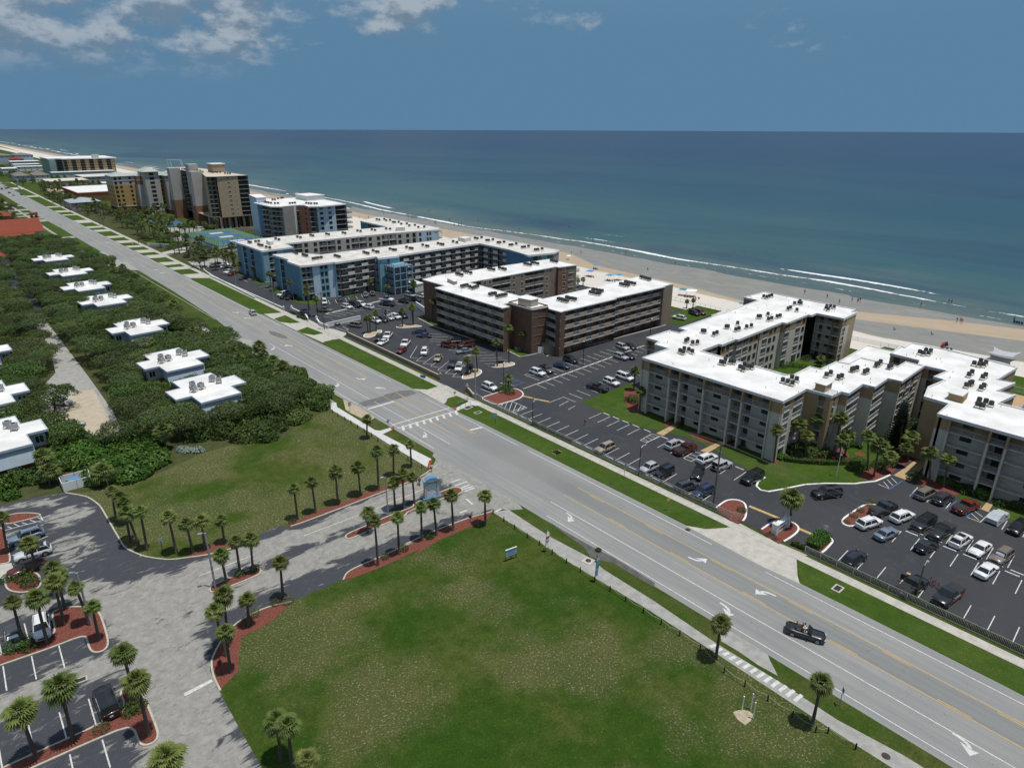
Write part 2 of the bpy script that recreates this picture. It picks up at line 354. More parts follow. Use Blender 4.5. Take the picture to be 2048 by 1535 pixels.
# ------------------------------------------------------------------ ground, water, beach
def flatobj(name, poly, z, mat, kind='structure'):
 b = MB(); b.flat(poly, z); o = obj(name, b.mesh(name, mat)); o['kind'] = kind; return o
flatobj('ground', [(-4000,-900),(206,-900),(206,1500),(238,3200),(260,9000),(-4000,9000)],0.0, VERGE)
flatobj('field', [(108.8,51.7)][:0] + [(58,72.5),(60.5,66),(60.4,57),(60.8,41),(60.7,24),(60.7,8),(62,-60),(-10,-60)] + [(12.7,54.6),(12.7,59.8),(12.8,65.4)] + [(18.2,73.3),(22.9,75.8),(25.6,74.7),(32.8,74.2),(33.3,74),(42.5,73.2)] + [(41.5,72.9),(48.9,73.2),(54.6,72.9),(60.1,74)],0.004, FIELD)
flatobj('north_field', [(60.8,94.1),(60.4,99.1),(60.4,108),(60.4,113),(59.7,131.3),(58,130.9),(51.3,129.1),(44.8,123.3),(39.1,125.9),(36.1,127.8),(30.1,127.8)] + [(27.4,126.7),(22.5,125),(18.1,124.4),(14.3,125.3),(10.8,125.5),(7.4,128.1),(10.1,123.8),(11.1,119.2),(11.2,110.6),(11.4,102.9),(12.9,98.6),(15.5,95.2),(20.9,92.6)] + [(23.4,91.7),(27.7,92.9),(31.7,93.3),(34.4,91.7),(42.6,91.7),(50.1,91.7),(55.6,91.4),(58.4,92.3)],0.004, FIELD2)
def grid(name, xs, ys, zf, mat, attrs):
 v = [(x, y, zf(x, y)) for x in xs for y in ys]; ny = len(ys); f = []
 for i in range(len(xs) - 1):
  for j in range(ny - 1):
   a = i * ny + j; f.append((a, a + ny, a + ny + 1, a + 1))
 me = bpy.data.meshes.new(name); me.from_pydata(v, [], f); me.materials.append(mat)
 for an, fn in attrs.items():
  at = me.attributes.new(an, 'FLOAT', 'POINT'); at.data.foreach_set('value', [fn(p[0], p[1]) for p in v])
 me.polygons.foreach_set('use_smooth', [True] * len(f)); me.update(); return struct(name, me)
def lerp_tab(tab, y):
 if y <= tab[0][0]: return tab[0][1]
 for (a, u),(b, w) in zip(tab, tab[1:]):
  if y <= b: return u + (w - u) * (y - a) / (b - a)
 return tab[-1][1]
def rng(a, b, s):
 n = max(1, int(round((b - a) / s))); return [a + (b - a) * i / n for i in range(n + 1)]
def sm(x, a, b):
 t = max(0.0, min(1.0,(x - a) / (b - a))); return t * t * (3 - 2 * t)
TANL = [(-60,226),(30,222),(75,213),(120,218),(160,221),(210,222),(300,226),(450,232),(700,238)]
WETL = [(-60,224),(33,221),(75,214),(110,220),(157,229),(208,232),(238,246),(300,247),(450,247),(700,252),(1200,258)]
BARA = [(-60,262),(33,247),(66,236),(90,228),(130,233),(131,300)]
BARB = [(-60,276),(33,264),(66,252),(90,240),(130,233),(131,300)]
FOAML = [(-60,277),(50,278),(122,282),(190,275),(260,279),(300,274),(346,266),(412,268),(478,270),(526,278),(600,281),(680,278),(760,278),(1200,282),(1400,264),(1800,285),(2400,290),(3200,300)]
def wet(x, y):
 w = sm(x, lerp_tab(WETL, y) - 4, lerp_tab(WETL, y) + 4)
 a, b = lerp_tab(BARA, y), lerp_tab(BARB, y)
 return max(0.0, w - sm(x, a - 2, a + 5) * (1 - sm(x, b - 2, b + 5)) * 1.1)
def tanv(x, y): return sm(x, lerp_tab(TANL, y) - 6, lerp_tab(TANL, y) + 8)
def foam(x, y):
 fx = lerp_tab(FOAML, y) + 2.5 * noise.noise((y * 0.02,3.1,0)); e = 0.0
 k = noise.noise((y * 0.014,0.7,5)); wd = 2.6 + 2.0 * k
 d = x - fx; e = max(e, (1 - min(1, abs(d - wd * 0.3) / max(wd, 0.6))) * (0.80 + 0.45 * k + .35 * noise.noise((y * .09,4.4, x * .2))) if d > -wd else 0)
 k2 = noise.noise((y * 0.011,7.7,2)); d2 = x - (fx + 13 + 4 * noise.noise((y * 0.015,9,1)))
 if k2 > 0.12: e = max(e, (1 - min(1, abs(d2) / 3.0)) * min(1,(k2 - 0.12) * 4))
 k3 = noise.noise((y * 0.012,17.7,2)); d3 = x - (fx + 30 + 6 * noise.noise((y * 0.01,19,1)))
 if k3 > 0.3: e = max(e, (1 - min(1, abs(d3) / 2.0)) * min(1,(k3 - 0.3) * 5))
 d4 = x - (fx - 9 + 3 * noise.noise((y * 0.03,29,1))); e = max(e, 0.62 * (1 - min(1, abs(d4) / 0.7)))
 return e
def beach_z(x, y): return 0.02 - 0.012 * max(0, x - 215) if x < 262 else -0.544 - 0.03 * (x - 262)
YS = rng(-120,800,4) + rng(815,3200,15)[1:] + [4000,6000,9000]
grid('beach', rng(196,300,2.0), YS, beach_z, SAND, {'wet': wet, 'tan': tanv})
YW = rng(-120,900,1.5) + rng(906,3200,8)[1:] + [4500,9000]
grid('shallow_water', rng(256,330,1.0), YW, lambda x, y: -0.60 + 0.10 * noise.noise((x * 0.2, y * 0.05,0)) + 0.35 * foam(x, y) * (1 if x > 268 else 0.1), SEA, {'foam': foam})
b = MB(); RS = [330,600,1000,1700,2800,4500,7000,10000,14000,19000,25000,32000,42000]; q = lambda x, y: (x, y, -0.6 - (x * x + y * y) / 12.742e6)      # the sea curves down with the earth
YQ = [s * v for s, v in [(-1, v) for v in reversed(RS)] + [(1, v) for v in RS]]
for x0, x1 in zip(RS, RS[1:]):
 for y0, y1 in zip(YQ, YQ[1:]): b.face([q(x0, y0), q(x1, y0), q(x1, y1), q(x0, y1)])
for x0, x1 in zip([-20000,-12000,-6000,-2000,330][:-1],[-12000,-6000,-2000,330]):
 for y0, y1 in zip([9000,10000,14000,19000,25000,32000],[10000,14000,19000,25000,32000,42000]): b.face([q(x0, y0), q(x1, y0), q(x1, y1), q(x0, y1)])
struct('sea', b.mesh('sea', SEA))
# ------------------------------------------------------------------ main road, its markings
RR = [(-120,82.0),(36,81.6),(112,81.2),(190,79.9),(356,78.7),(570,76),(743,75),(962,73.8),(1500,70)]
RL = [(-120,65.0),(30,65.4),(100,65.2),(135,64.7),(187,63.6),(205,63.6),(222,65.6),(277,66.6),(330,66.6),(390,64.4),(437,63.6),(500,63.4),(583,61.5),(750,60.5),(962,59),(1500,55)]
DRIFT = [(-120,0.15),(60,0.1),(112,-0.2),(188,-1.25),(356,-2.6),(570,-5.2),(743,-6.2),(962,-7.5),(1500,-11)]
ys = rng(-120,962,12) + [1100,1500]
b = MB(); b.flat([(lerp_tab(RR, y), y) for y in ys] + [(lerp_tab(RL, y), y) for y in reversed(ys)],0.014)
road = struct('road', b.mesh('road', ROADM))
def rx(x, y): return x + lerp_tab(DRIFT, y)
def line(name, x, y0, y1, w, mat, z=0.020, step=14):
 b = MB(); P = [(rx(x, y), y) for y in rng(y0, y1, step)]; b.strip(P, w, z, z); return obj(name, b.mesh(name, mat), road)
for x in (73.28,76.88):
 for y0, y1 in ((-120,70.5),(100,131),(144,520)):
  if x < 74 and y0 == 100: y0 = 104
  line('lane_line', x, y0, y1,0.13, PAINTY)
  s = 1 if x < 75 else -1; y = y0 + (6 if x < 75 else 1)
  while y + 3 < y1 and y < 300:                       # broken half of the two-way turn lane line
   line('lane_line', x + s * 0.30, y, y + 3.4,0.13, PAINTY, step=4); y += 12.2
for x, y0, y1 in ((69.95,-120,70.3),(69.95,99.5,129),(69.95,131,188.5),(66.35,-120,67.6),(66.4,100,128),(66.2,130,186),(80.05,-120,36),(80.05,45,87),(80.05,90,123),(80.05,138,184),(80.05,204,300),(66.9,226,330)):
 line('lane_line', x, y0, y1,0.13, PAINTW)
line('lane_line', 80.05,320,560,0.13, PAINTW, step=20)
b = MB(); b.box((0,0,0),(1,1,0.004)); UNITW = b.mesh('paint_bar', PAINTW); UNITY = None
def bar2(name, a, c, w, me=None, parent=None, z=0.022):
 L = hypot(c[0] - a[0], c[1] - a[1]); o = obj(name, me or UNITW, parent or road, ((a[0] + c[0]) / 2,(a[1] + c[1]) / 2, z), atan2(c[1] - a[1], c[0] - a[0]))
 o.scale = (L, w, 1); return o
bar2('stop_line', *[(66.3,126.2),(73.1,126.2)],0.6)
bar2('stop_line', *[(77,102.1),(79.9,101.6)],0.6)
bar2('crosswalk_line', *[(65.7,115.1),(80.7,114.7)],0.3); bar2('crosswalk_line', *[(65.8,112.9),(81.1,112.3)],0.3)
for k in range(9):
 t = (k + 0.5) / 9; a = Vector((65.9 + (81.0 - 65.9) * t, 113.4 - 1.0 * t)); bar2('crosswalk_bar', (a.x + 0.55, a.y - 0.1),(a.x - 0.35, a.y - 2.1),0.55, z=0.0215)
def arrow_mesh(name, flip):
 b = MB(); P = []
 for i in range(9):
  t = i / 8; P.append((flip * (0.95 * t ** 2.2),2.2 * sin(t * 1.35)))
 for i in range(8):
  w0, w1 = 0.16 + 0.10 * i / 8,0.16 + 0.10 * (i + 1) / 8
  (x0, y0),(x1, y1) = P[i], P[i + 1]; d = Vector((x1 - x0, y1 - y0)).normalized(); q = Vector((-d.y, d.x))
  b.face([(x0 - q.x * w0, y0 - q.y * w0,0),(x0 + q.x * w0, y0 + q.y * w0,0),(x1 + q.x * w1, y1 + q.y * w1,0),(x1 - q.x * w1, y1 - q.y * w1,0)][::-1])
 x, y = P[-1]; f = flip
 b.face([(x + f * 1.25, y + 0.35,0),(x - f * 0.15, y + 0.95,0),(x + f * 0.05, y, 0),(x - f * 0.25, y - 1.15,0)])
 return b.mesh(name, PAINTW)
AL, AR = arrow_mesh('turn_arrow', -1), arrow_mesh('turn_arrow', 1)
def arrow(me, p, rz): o = obj('turn_arrow', me, road, (p[0], p[1],0.0235), rz); o.scale = (.8,.85,1)
arrow(AL, [(76.3,32.3)][0],0); arrow(AL, [(74.7,45.5)][0], pi); arrow(AR, [(69.3,36.6)][0], pi)
arrow(AR, [(69.5,66)][0], pi); arrow(AR, [(69,107.7)][0], pi); arrow(AR, [(68.6,145.9)][0], pi); arrow(AL, [(75.7,134.3)][0],0)
arrow(AL, [(74,145.9)][0], pi); arrow(AR, [(68.1,184.5)][0], pi); arrow(AL, [(72.6,181.4)][0],0); arrow(AL, [(73,231.7)][0], pi); arrow(AL, [(74.5,218.9)][0],0)
arrow(AL, [(72.1,328.3)][0], pi); arrow(AL, [(73.8,316.2)][0],0); arrow(AL, [(72.2,425.6)][0], pi)
for q in [(69.9,8.7)]: arrow(AR, q, pi)
# dark utility-cut patches across the lanes
b = MB()
b.flat([(66.5,130.9),(68.8,130.9),(80.3,127.8),(80.3,130),(77.7,131.6),(73.9,131.7),(71.3,130.7)][:2] + [(71.3,130.7),(74.4,131.3),(77.8,131.1),(80.1,129.6),(80,127),(77.2,126.8),(73.2,127.1),(69.6,127.2),(66.2,128.1)],0.0175)
b.flat([(73.6,201.5),(74.6,198.9),(75.5,195.4),(75.2,190.5),(74,189.9),(73,194.1),(72.6,197.9)],0.0175)
obj('road_patch', b.mesh('road_patch', M('patch_asphalt', (0.105,0.105,0.105),(0.15,0.15,0.148),1.5,0.9,0.2, bump=0.3)), road)
b = MB(); b.flat([(65.5,66.5),(65.4,62.8),(65.6,58.1),(65.7,55.8),(66.1,53),(66.1,49.4),(66,45),(65.2,44.4),(65,48.4),(65,51.9),(64,53.6),(63.6,55.2),(64.7,57.5),(64.9,61.8)],0.0162)
obj('road_patch', b.mesh('road_shoulder', M('shoulder_asphalt', (0.075,0.073,0.075),(0.11,0.105,0.10),0.8,0.95,0.2, bump=0.4)), road)
# gravel patch by the bus stop and the cracked pad by the near palm
flatobj('gravel_shoulder', [(64.6,135),(64.8,133.3),(65.4,127.9),(65,120.9),(62.9,120),(62.6,122.1),(62.1,127),(62.2,129.2)],0.0155, DIRT)
flatobj('concrete_pad', [(64.4,33.4),(65.5,32.6),(65.5,31.3),(65.6,29.2),(65.4,28.3),(65.4,27.4),(64.7,26.7),(63.8,25.6),(63.2,24.9),(63.1,26),(63,27.4),(63.2,30.2),(63.1,32.4)],0.0166, CONC2)
# ------------------------------------------------------------------ pavements
swx = lambda y: 87.35 + (lerp_tab(DRIFT, y) * 0.55 if y > 190 else 0)
P = [(swx(y) , y) for y in rng(-60,960,10)]
b = MB(); b.strip(P, 1.7,0.0,0.012); sidewalk = struct('sidewalk', b.mesh('sidewalk_base', CONC2))
b = MB(); b.box((0,0,0),(1.74,1.50,0.05)); slab = b.mesh('paving_slab', CONC)
y = -12.0
while y < 215:
 obj('paving_slab', slab, sidewalk, (swx(y), y, 0.014)); y += 1.525
b = MB(); b.strip([(swx(yy), yy) for yy in rng(215,960,10)],1.74,0,0.04); obj('paving_run', b.mesh('paving_run', CONC), sidewalk)
path = [(61.6,134.5),(62.0,160),(60.7,190),(59.8,206)]
b = MB(); b.flat([(60.3,74.3),(62.8,72.9),(62.7,68.8),(62.6,62.8),(63.3,55.4),(62.8,51.5),(62.8,42.5)] + [(62.3,32.6),(62.5,24.7),(62.3,17.5),(63.1,10.9)] + [(63.2,-40),(60.8,-40)] + [(60.7,10),(60.6,16.7),(60.7,23.9),(60.8,32.2),(60.8,41.8)] + [(60.2,56.8),(60.5,65.1)],0.018)
lw = struct('footpath', b.mesh('footpath', CONC2))
for k in range(13):
 t = k / 12; a = [(62.2,32.5),(62.8,21.7)]; c = [(61.1,32.9),(61.1,21.9)]
 bar2('crosswalk_bar', (a[0][0] + (a[1][0] - a[0][0]) * t - 0.15, a[0][1] + (a[1][1] - a[0][1]) * t),(c[0][0] + (c[1][0] - c[0][0]) * t + 0.1, c[0][1] + (c[1][1] - c[0][1]) * t - 0.1),0.42, UNITW, lw)
b = MB(); b.strip([(61.6,134.3),(61.9,150),(61.9,165),(61.0,185),(60.2,196),(59.5,206)],1.6,0,0.03); b.strip([(59.5,206),(57.5,240),(58.3,300),(58.8,350),(57.0,400),(56.2,470),(55.6,560),(54,700),(53,960)],1.6,0,0.03)
struct('footpath', b.mesh('footpath', CONC2))
b = MB(); b.prism([(61.2,134.9),(62.5,134.3),(61.4,131.8),(61.7,115.2),(62.3,114.2),(64.8,114.2),(65.2,113.2),(61.9,112.4),(62.4,106.4),(63.3,96.6),(60.8,94.1),(60.4,108),(60.4,113),(59.7,131.3)],0,0.05); struct('new_footpath', b.mesh('new_footpath', NEWCONC))
for q in ([(64.7,114.1),(65.6,114.3),(65.3,113.2),(64.5,113)],[(62.5,96.2),(63.4,96.4),(60.8,93.4),(60.7,94.2)],[(81.1,114.3),(81.9,114.3),(81.6,112.9),(80.9,112.8)]): flatobj('tactile_pad', q, 0.056, REDPAD)
b = MB(); b.prism([(81.2,113.4),(86,114.7),(87.3,115.6),(87.5,111),(86,111.7),(85.5,112.7),(81.1,112.1)],0,0.055); struct('new_footpath', b.mesh('new_footpath', NEWCONC))
# concrete aprons of the driveways on the sea side
APR = [([(80.7,130.4),(86.6,127.3),(88.5,126.8),(88.1,117.5),(85.6,119.1),(82.6,118.1),(81.1,117.4),(81.2,127.5)]),([(81.4,50.8),(83.1,48),(85.9,46.1),(88.7,45.3),(88.4,41.6),(88.4,38.5),(88.7,34),(86.5,34.6),(82.9,32.6),(81.4,31.5),(81,37)]),
 ([(81,179),(82,179.8),(87.2,179.5),(91.2,183),(88.7,195.1),(89.1,212.7),(85.9,221.9),(80.3,223.4),(80.1,212.1),(80.2,195)])]
for q in APR: flatobj('driveway', q, 0.0165, CONC)
b = MB(); b.flat([(rx(80.0, y), y) for y in rng(294,960,12)] + [(swx(y) - 0.9, y) for y in reversed(rng(294,960,12))],0.0105); struct('driveway', b.mesh('driveway_apron', CONC))
for i, (y0, y1) in enumerate([(222,295),(308,321),(328,335),(344,358),(368,377),(387,398),(405,417),(427,440),(449,472),(482,493),(502,523),(541,575),(582,600),(612,640),(650,748),(763,847),(874,958)]):
 a = lambda y: rx(80.6, y); c = lambda y: swx(y) - 1.0; d = min(3.5,(y1 - y0) * 0.3)
 b = MB(); b.flat(((a(y0), y0 + d * .2),(a((y0 + y1) / 2),(y0 + y1) / 2),(a(y1), y1 + d * .1),(c(y1), y1 - d * .4),(c((y0 + y1) / 2),(y0 + y1) / 2),(c(y0), y0 - d * .6)),0.021); struct('grass_verge', b.mesh('grass_verge', LAWN))
for q in (([(80.6,178.5),(84.6,180.1),(86.9,178.1),(85.7,152.8),(86.4,127.5),(83.3,127.4),(80.8,130.1),(81.1,151.4),(80.9,175.9)]),([(80.7,112.5),(85.3,112.4),(86,111.3)] + [(86.45,100),(86.4,62)] + [(86.5,45.8),(83.3,48.1),(81.6,50.6)] + [(81.6,62),(81.4,100)]),
  ([(86.5,34.6),(87,30.6),(86.1,6.3),(85.8,1.9),(81.5,1.1),(81.8,11.7),(81.7,19.2),(81.5,31.4)]),([(81.3,117.2),(83.8,119.6),(86.3,119.6),(86.6,115.1),(86,114.7),(81.3,114.3)]),([(80.4,213.9),(85.2,216),(85.2,203.8),(82.3,205.3),(80.4,208.9)]),([(80.3,195.8),(84.7,197.6),(85.5,187.8),(82.3,187.9),(80.5,192.1)]),[(rx(81,224),224),(86.0,206 + 14),(86.1,293),(rx(80.9,299),299)]):
 flatobj('grass_verge', q, 0.0215, LAWN)
# left driveways
flatobj('driveway', [(59.3,387.9),(64.8,394.9),(64.9,355.4),(67.6,357.2),(66.9,330.9),(60.9,336.6),(60.5,349.3),(60.8,384.3)],0.0172, CONC2)
flatobj('driveway', [(60.1,389.4),(65,394.7),(66,354.5),(66.4,331.2),(60.5,336.2),(60.6,351.1),(64.7,355.6),(61.7,383.5)],0.0168, CONC2)
flatobj('driveway', [(58.5,203.1),(60.7,205.4),(63.1,202.5),(65.4,195.5),(64.9,186.4),(62.4,188.5),(60.8,193),(57.5,189.7),(58,195.4)],0.0168, CONC2)
b = MB(); 
for y0, y1 in ((455,462),(548,560),(566,572),(586,592),(604,612),(630,640),(668,676)): b.flat([(rx(67.2, y0), y0),(rx(67.2, y1), y1),(44, y1 - 2),(44, y0 - 2)],0.0174)
struct('driveway', b.mesh('side_street', CONC2))
# ------------------------------------------------------------------ old shopping-centre lot (bottom left)
LOTPOLY = [(64.2,97.5),(64,96),(62.5,94.6),(60.7,93.2)] + [(58,91.7),(55.6,91.4),(50.1,91.7),(42.6,91.7),(34.4,91.7),(32.8,92),(31.8,93.2),(30.3,93.4),(27.7,92.9),(23.4,91.7),(19.2,92.9)] + [(20.9,92.6),(15.5,95.2),(12.9,98.6),(11.4,102.9),(11.2,110.6),(11.1,119.2),(10.1,123.8),(7.4,127.8),(5.8,128.4),(3.5,129.4),(-1.7,130.4),(-13,133.3)] + [(-34,120),(-30,55)] + [(12.7,46.4),(12.7,54.6),(12.7,59.8),(12.8,65.4),(13,69.2),(13.8,71.3),(15.2,73.2)] + [(15.5,73.2),(18.1,75.3),(21.1,75.8),(23,75.6),(25.5,74.6)] + [(25.9,74.6),(32.9,74.4),(33.5,75.1),(34.4,75.8),(40.6,75.7),(46.4,75.7)] + [(43.4,76),(50.2,76),(56.2,75.4),(60.4,74.3),(62.2,73.8),(62.4,73.1),(64.7,71.6),(65.2,72.8),(65.4,80.4),(65.8,86),(66.1,90.2),(66.4,94.7),(66.2,99.1),(65,98.3)]
LANES = [([(66.2,94.8),(52.6,88.7),(36.9,88.1),(23.4,89.2),(18.2,89.7)],2.6,1.0),([(63.5,77.5),(53.6,80.6),(46.4,80.9)] + [(36.8,81.5),(27.8,81.5),(19.7,81.2),(16.6,81.2)],2.6,.95),([(65.1,95.8),(64.5,85.9),(65,77.9),(64.9,72.5)],4.2,1.2),
  ([(60.5,82.8),(55,82.6),(48.2,81.3)],2.5,.55),([(18.6,85.5),(12.6,87.5),(9.1,88.9),(10.2,81),(9.4,73.8),(8.5,69.5),(8.6,62.8),(8.1,57.2),(7.8,52.3)],4.6,1.0),([(-4.7,97.1),(-1.3,96.8),(5,95.1),(8.9,91.8)],2.0,.9),([(-6.4,78.7),(-2.8,79.1),(1.4,78.6),(6,78.3)],2.2,.9),
  ([(-6.7,129.9),(-1.8,128.7),(1.5,127.2),(5.2,125.8)],1.5,.7),([(6.2,120.3),(7.9,117.4)],2.6,.65),([(5.4,110.6),(5.9,105.9)],3,.5),([(-4.3,67.9),(2.3,67.1)],2.0,.45),([(16,87.8),(10.5,91.8)],2.6,.8)]
def segd(p, a, b):
 ax, ay = a; bx, by = b; dx, dy = bx - ax, by - ay; t = max(0, min(1,((p[0] - ax) * dx + (p[1] - ay) * dy) / (dx * dx + dy * dy + 1e-9)))
 return hypot(p[0] - ax - t * dx, p[1] - ay - t * dy)
def wear(p):
 w = 0.10
 for L, r, k in LANES:
  d = min(segd(p, L[i], L[i + 1]) for i in range(len(L) - 1)); w = max(w, k * max(0.0, min(1.0,(r * 1.35 - d) / (r * 0.7))))
 return w
b = MB(); b.flat(LOTPOLY, 0.008); me = b.mesh('parking_lot', OLDM); bm = bmesh.new(); bm.from_mesh(me); bmesh.ops.remove_doubles(bm, verts=bm.verts, dist=1e-4)
for ax, lo, hi in ((0,-34,66),(1,44,140)):
 v = lo
 while v < hi:
  no = (1,0,0) if ax == 0 else (0,1,0); pc = (v, 0,0) if ax == 0 else (0, v, 0)
  bmesh.ops.bisect_plane(bm, geom=bm.verts[:] + bm.edges[:] + bm.faces[:], plane_co=pc, plane_no=no, dist=1e-5); v += 1.3
bm.to_mesh(me); bm.free(); at = me.attributes.new('wear', 'FLOAT', 'POINT'); at.data.foreach_set('value', [wear((v.co.x, v.co.y)) for v in me.vertices])
oldlot = struct('parking_lot', me)
def chaikin(P, closed, n=2):
 for _ in range(n):
  Q = [] if closed else [P[0]]; m = len(P)
  for i in range(m if closed else m - 1):
   a, c = P[i], P[(i + 1) % m]; L = hypot(c[0] - a[0], c[1] - a[1]); t = min(.25,.8 / max(L, .01)); Q += [(a[0] + (c[0] - a[0]) * t, a[1] + (c[1] - a[1]) * t),(c[0] + (a[0] - c[0]) * t, c[1] + (a[1] - c[1]) * t)]
  P = Q if closed else Q + [P[-1]]
 return P
def island(name, poly, mat, kerb=KERB, kw=0.22, h=0.13, closed=True, kerbline=None, z=0.10):
 if kerbline is None: poly = chaikin(poly, True)
 elif kerbline: kerbline = chaikin(kerbline, False)
 b = MB(); b.prism(poly, 0.0, z); o = struct(name, b.mesh(name, mat))
 kl = kerbline if kerbline is not None else poly
 if kl: b = MB(); b.strip(kl, kw, 0.0, h, 0, closed if kerbline is None else False); obj('kerb', b.mesh('kerb', kerb), o)
 return o
island('mulch_bed', [(38.2,83.8),(39.1,84.2),(44.7,84.3),(46.3,84.4),(51.4,84.1)] + [(51.4,84.9),(57.2,85.1),(60.2,85.1),(60.9,83.9),(60.7,83),(59.7,82.4),(55.7,83.3),(49.2,83.4)] + [(48.8,82.7),(44.1,82.8),(38.9,82.6),(38.1,82.9)], MULCH)
island('mulch_bed', [(17.9,84.5),(18.4,85),(21.9,85.1),(24.6,85.2),(25,84.5),(24.8,83.6),(24.2,83.1),(20.4,83.2),(18,83.4),(17.8,83.9)], MULCH)
island('mulch_bed', [(60.3,74.3),(56.1,75.3),(50.1,75.9),(43.3,75.8)] + [(46.2,75.5),(40.5,75.5),(34.3,75.6),(32.9,74.2),(34.5,73.7),(38.1,73.3),(42.6,73.3),(45.3,73.3)] + [(43.4,72.5),(49,73.4),(54.7,73.1),(58.2,73)], MULCH, kerbline=[(60.3,74.3),(56.1,75.3),(50.1,75.9),(43.3,75.8)] + [(46.2,75.5),(40.5,75.5),(34.3,75.6),(32.9,74.2)], z=0.03)
island('mulch_bed', [(25.5,74.5),(23,75.5),(21,75.7),(18.1,75.3),(15.5,73.1),(14.1,71.4),(13.5,70.3),(13,68.1),(12.9,65.3),(13.3,65.7),(15.4,66.8),(16.4,69.3),(17.9,72.3),(20.2,72.3),(22.2,72.8),(25,74.2)], MULCH, kerbline=[(25.5,74.5),(23,75.5),(21,75.7),(18.1,75.3),(15.5,73.1),(14.1,71.4),(13.5,70.3),(13,68.1),(12.9,65.3)], z=0.03)
island('mulch_bed', [(56.9,91.7),(50.2,91.8),(42.6,91.7),(34.4,91.8),(32.9,92),(32.8,93),(35,93),(38.5,93.6),(42.2,93.3),(46,93.5),(50,93.7),(55.3,93.4)], MULCH, kerbline=[(62.8,93.7),(56.9,91.7),(50.2,91.8),(42.6,91.7),(34.4,91.8),(32.9,92)], z=0.03)
island('mulch_bed', [(16.8,94.4),(19.2,95),(22.1,95.1),(23.4,94.5),(23.6,92.4),(20.8,92.7)], MULCH, kerbline=[(23.5,92.1),(20.7,92.6),(15.5,95.2),(12.9,98.6),(11.3,102.8),(11.2,110.5),(11.1,119.1),(10.1,123.7),(7.4,127.7)], z=0.03)
island('mulch_bed', [(-1.9,122.3),(-1.9,124.8),(-0.6,125.5),(1.2,124.5),(2.9,122.7),(3.1,121.6),(0.9,121.8)], MULCH)
island('mulch_bed', [(-5.5,123.6),(-2,121.8),(-2.2,109.7),(-3.5,110.2),(-6.3,111.6)], MULCH)
flatobj('paved_landing', [(-6.3,111.5),(-3.5,110.1),(-2.2,109.6),(-2.1,107.6),(-2.6,105.4),(-6.6,107.7)],0.06, CONC)
island('mulch_bed', [(-3.4,104.5),(-3.3,106.6),(-2.9,107.4),(0.4,104.6),(0.5,101.2),(-0.2,100),(-1.6,100.2),(-2.9,101.6),(-3.4,103)], MULCH)
island('mulch_bed', [(0.5,92.7),(0.9,93.3),(2.3,93),(3.6,92),(5,90.3),(5.3,88.6),(5.2,85.2),(5,82.2),(4.5,81),(3.6,81),(3,81.8),(3,83.7),(3.1,85.6),(-0.7,85.7),(-5.7,86.3),(-9.2,86.5),(-9.1,88.7),(-5.5,88.2),(-2.6,88.4),(-1.6,88.6),(0.3,88)], MULCH)
island('mulch_bed', [(4.2,72.5),(4.6,72.8),(5.9,71.8),(6.1,69.3),(6,63.6),(5.4,62.8),(4.5,63),(4.1,63.8),(4.2,66.8),(0,67.3),(-4.5,67.6),(-7.4,67.7),(-8.2,69.5),(-5.9,69.5),(1.3,69.1),(3.7,69.1),(4.2,70)], MULCH)
for a, c in [((-5.4,86),(-5.5,81.2)),((-2.6,85.7),(-2.7,81)),((0.2,85.6),(0.1,80.9)),((-2.5,93.1),(-2.5,89.1)),((-5.4,93.5),(-5.3,88.5)),((1.3,73.8),(1.2,69.2)),((-1.5,73.8),(-1.5,69.4)),((-4.3,74),(-4.3,70)),((-7,72.7),(-7,69.7)),((1.3,66.8),(1.2,62.6)),((-1.6,67),(-1.7,63.8))]: bar2('parking_line', a, c, 0.14, UNITW, oldlot)
bar2('stop_line', *[(9.6,67.4),(12.7,67.5)],0.5, UNITW, oldlot)
for a, c in [((-2,114.6),(0.3,115)),((-1.2,113.3),(3,114.2)),((-1.9,111.8),(3,111.5)),((-2,109.1),(2.9,108.7)),((-1.9,120.5),(3,120.1)),((-0.6,121.8),(0,120.3)),((0.4,121.4),(1.1,120.1)),((1.5,121.4),(2.2,120.1)),((2.6,121.4),(3.1,120.3)),((-1.5,121.6),(-1,120.4)),((3,121.7),(3.1,119.9))]: bar2('parking_line', a, c, 0.13, UNITW, oldlot)
for a, c in [((17.7,88.5),(25.5,88.4)),((33.4,88.2),(43.3,87.9)),((45.9,87.8),(53.9,87.9)),((53.9,87.9),(57,88.2))]: bar2('lane_line', a, c, 0.12, UNITW, oldlot)
for a, c in [((61,86.8),(62.8,86.6)),((60.7,85.3),(63.3,85.1)),((60.4,84),(63,83.9)),((60.7,83.4),(63,83.1)),((60.8,82.6),(62.9,82.5)),((60.9,78.3),(61.6,78.5)),((60.7,74),(62.1,74)),((59.5,80.4),(59.2,78.2)),((56,77.6),(57.4,77.4))]: bar2('lane_line', a, c, 0.3, UNITW, oldlot)
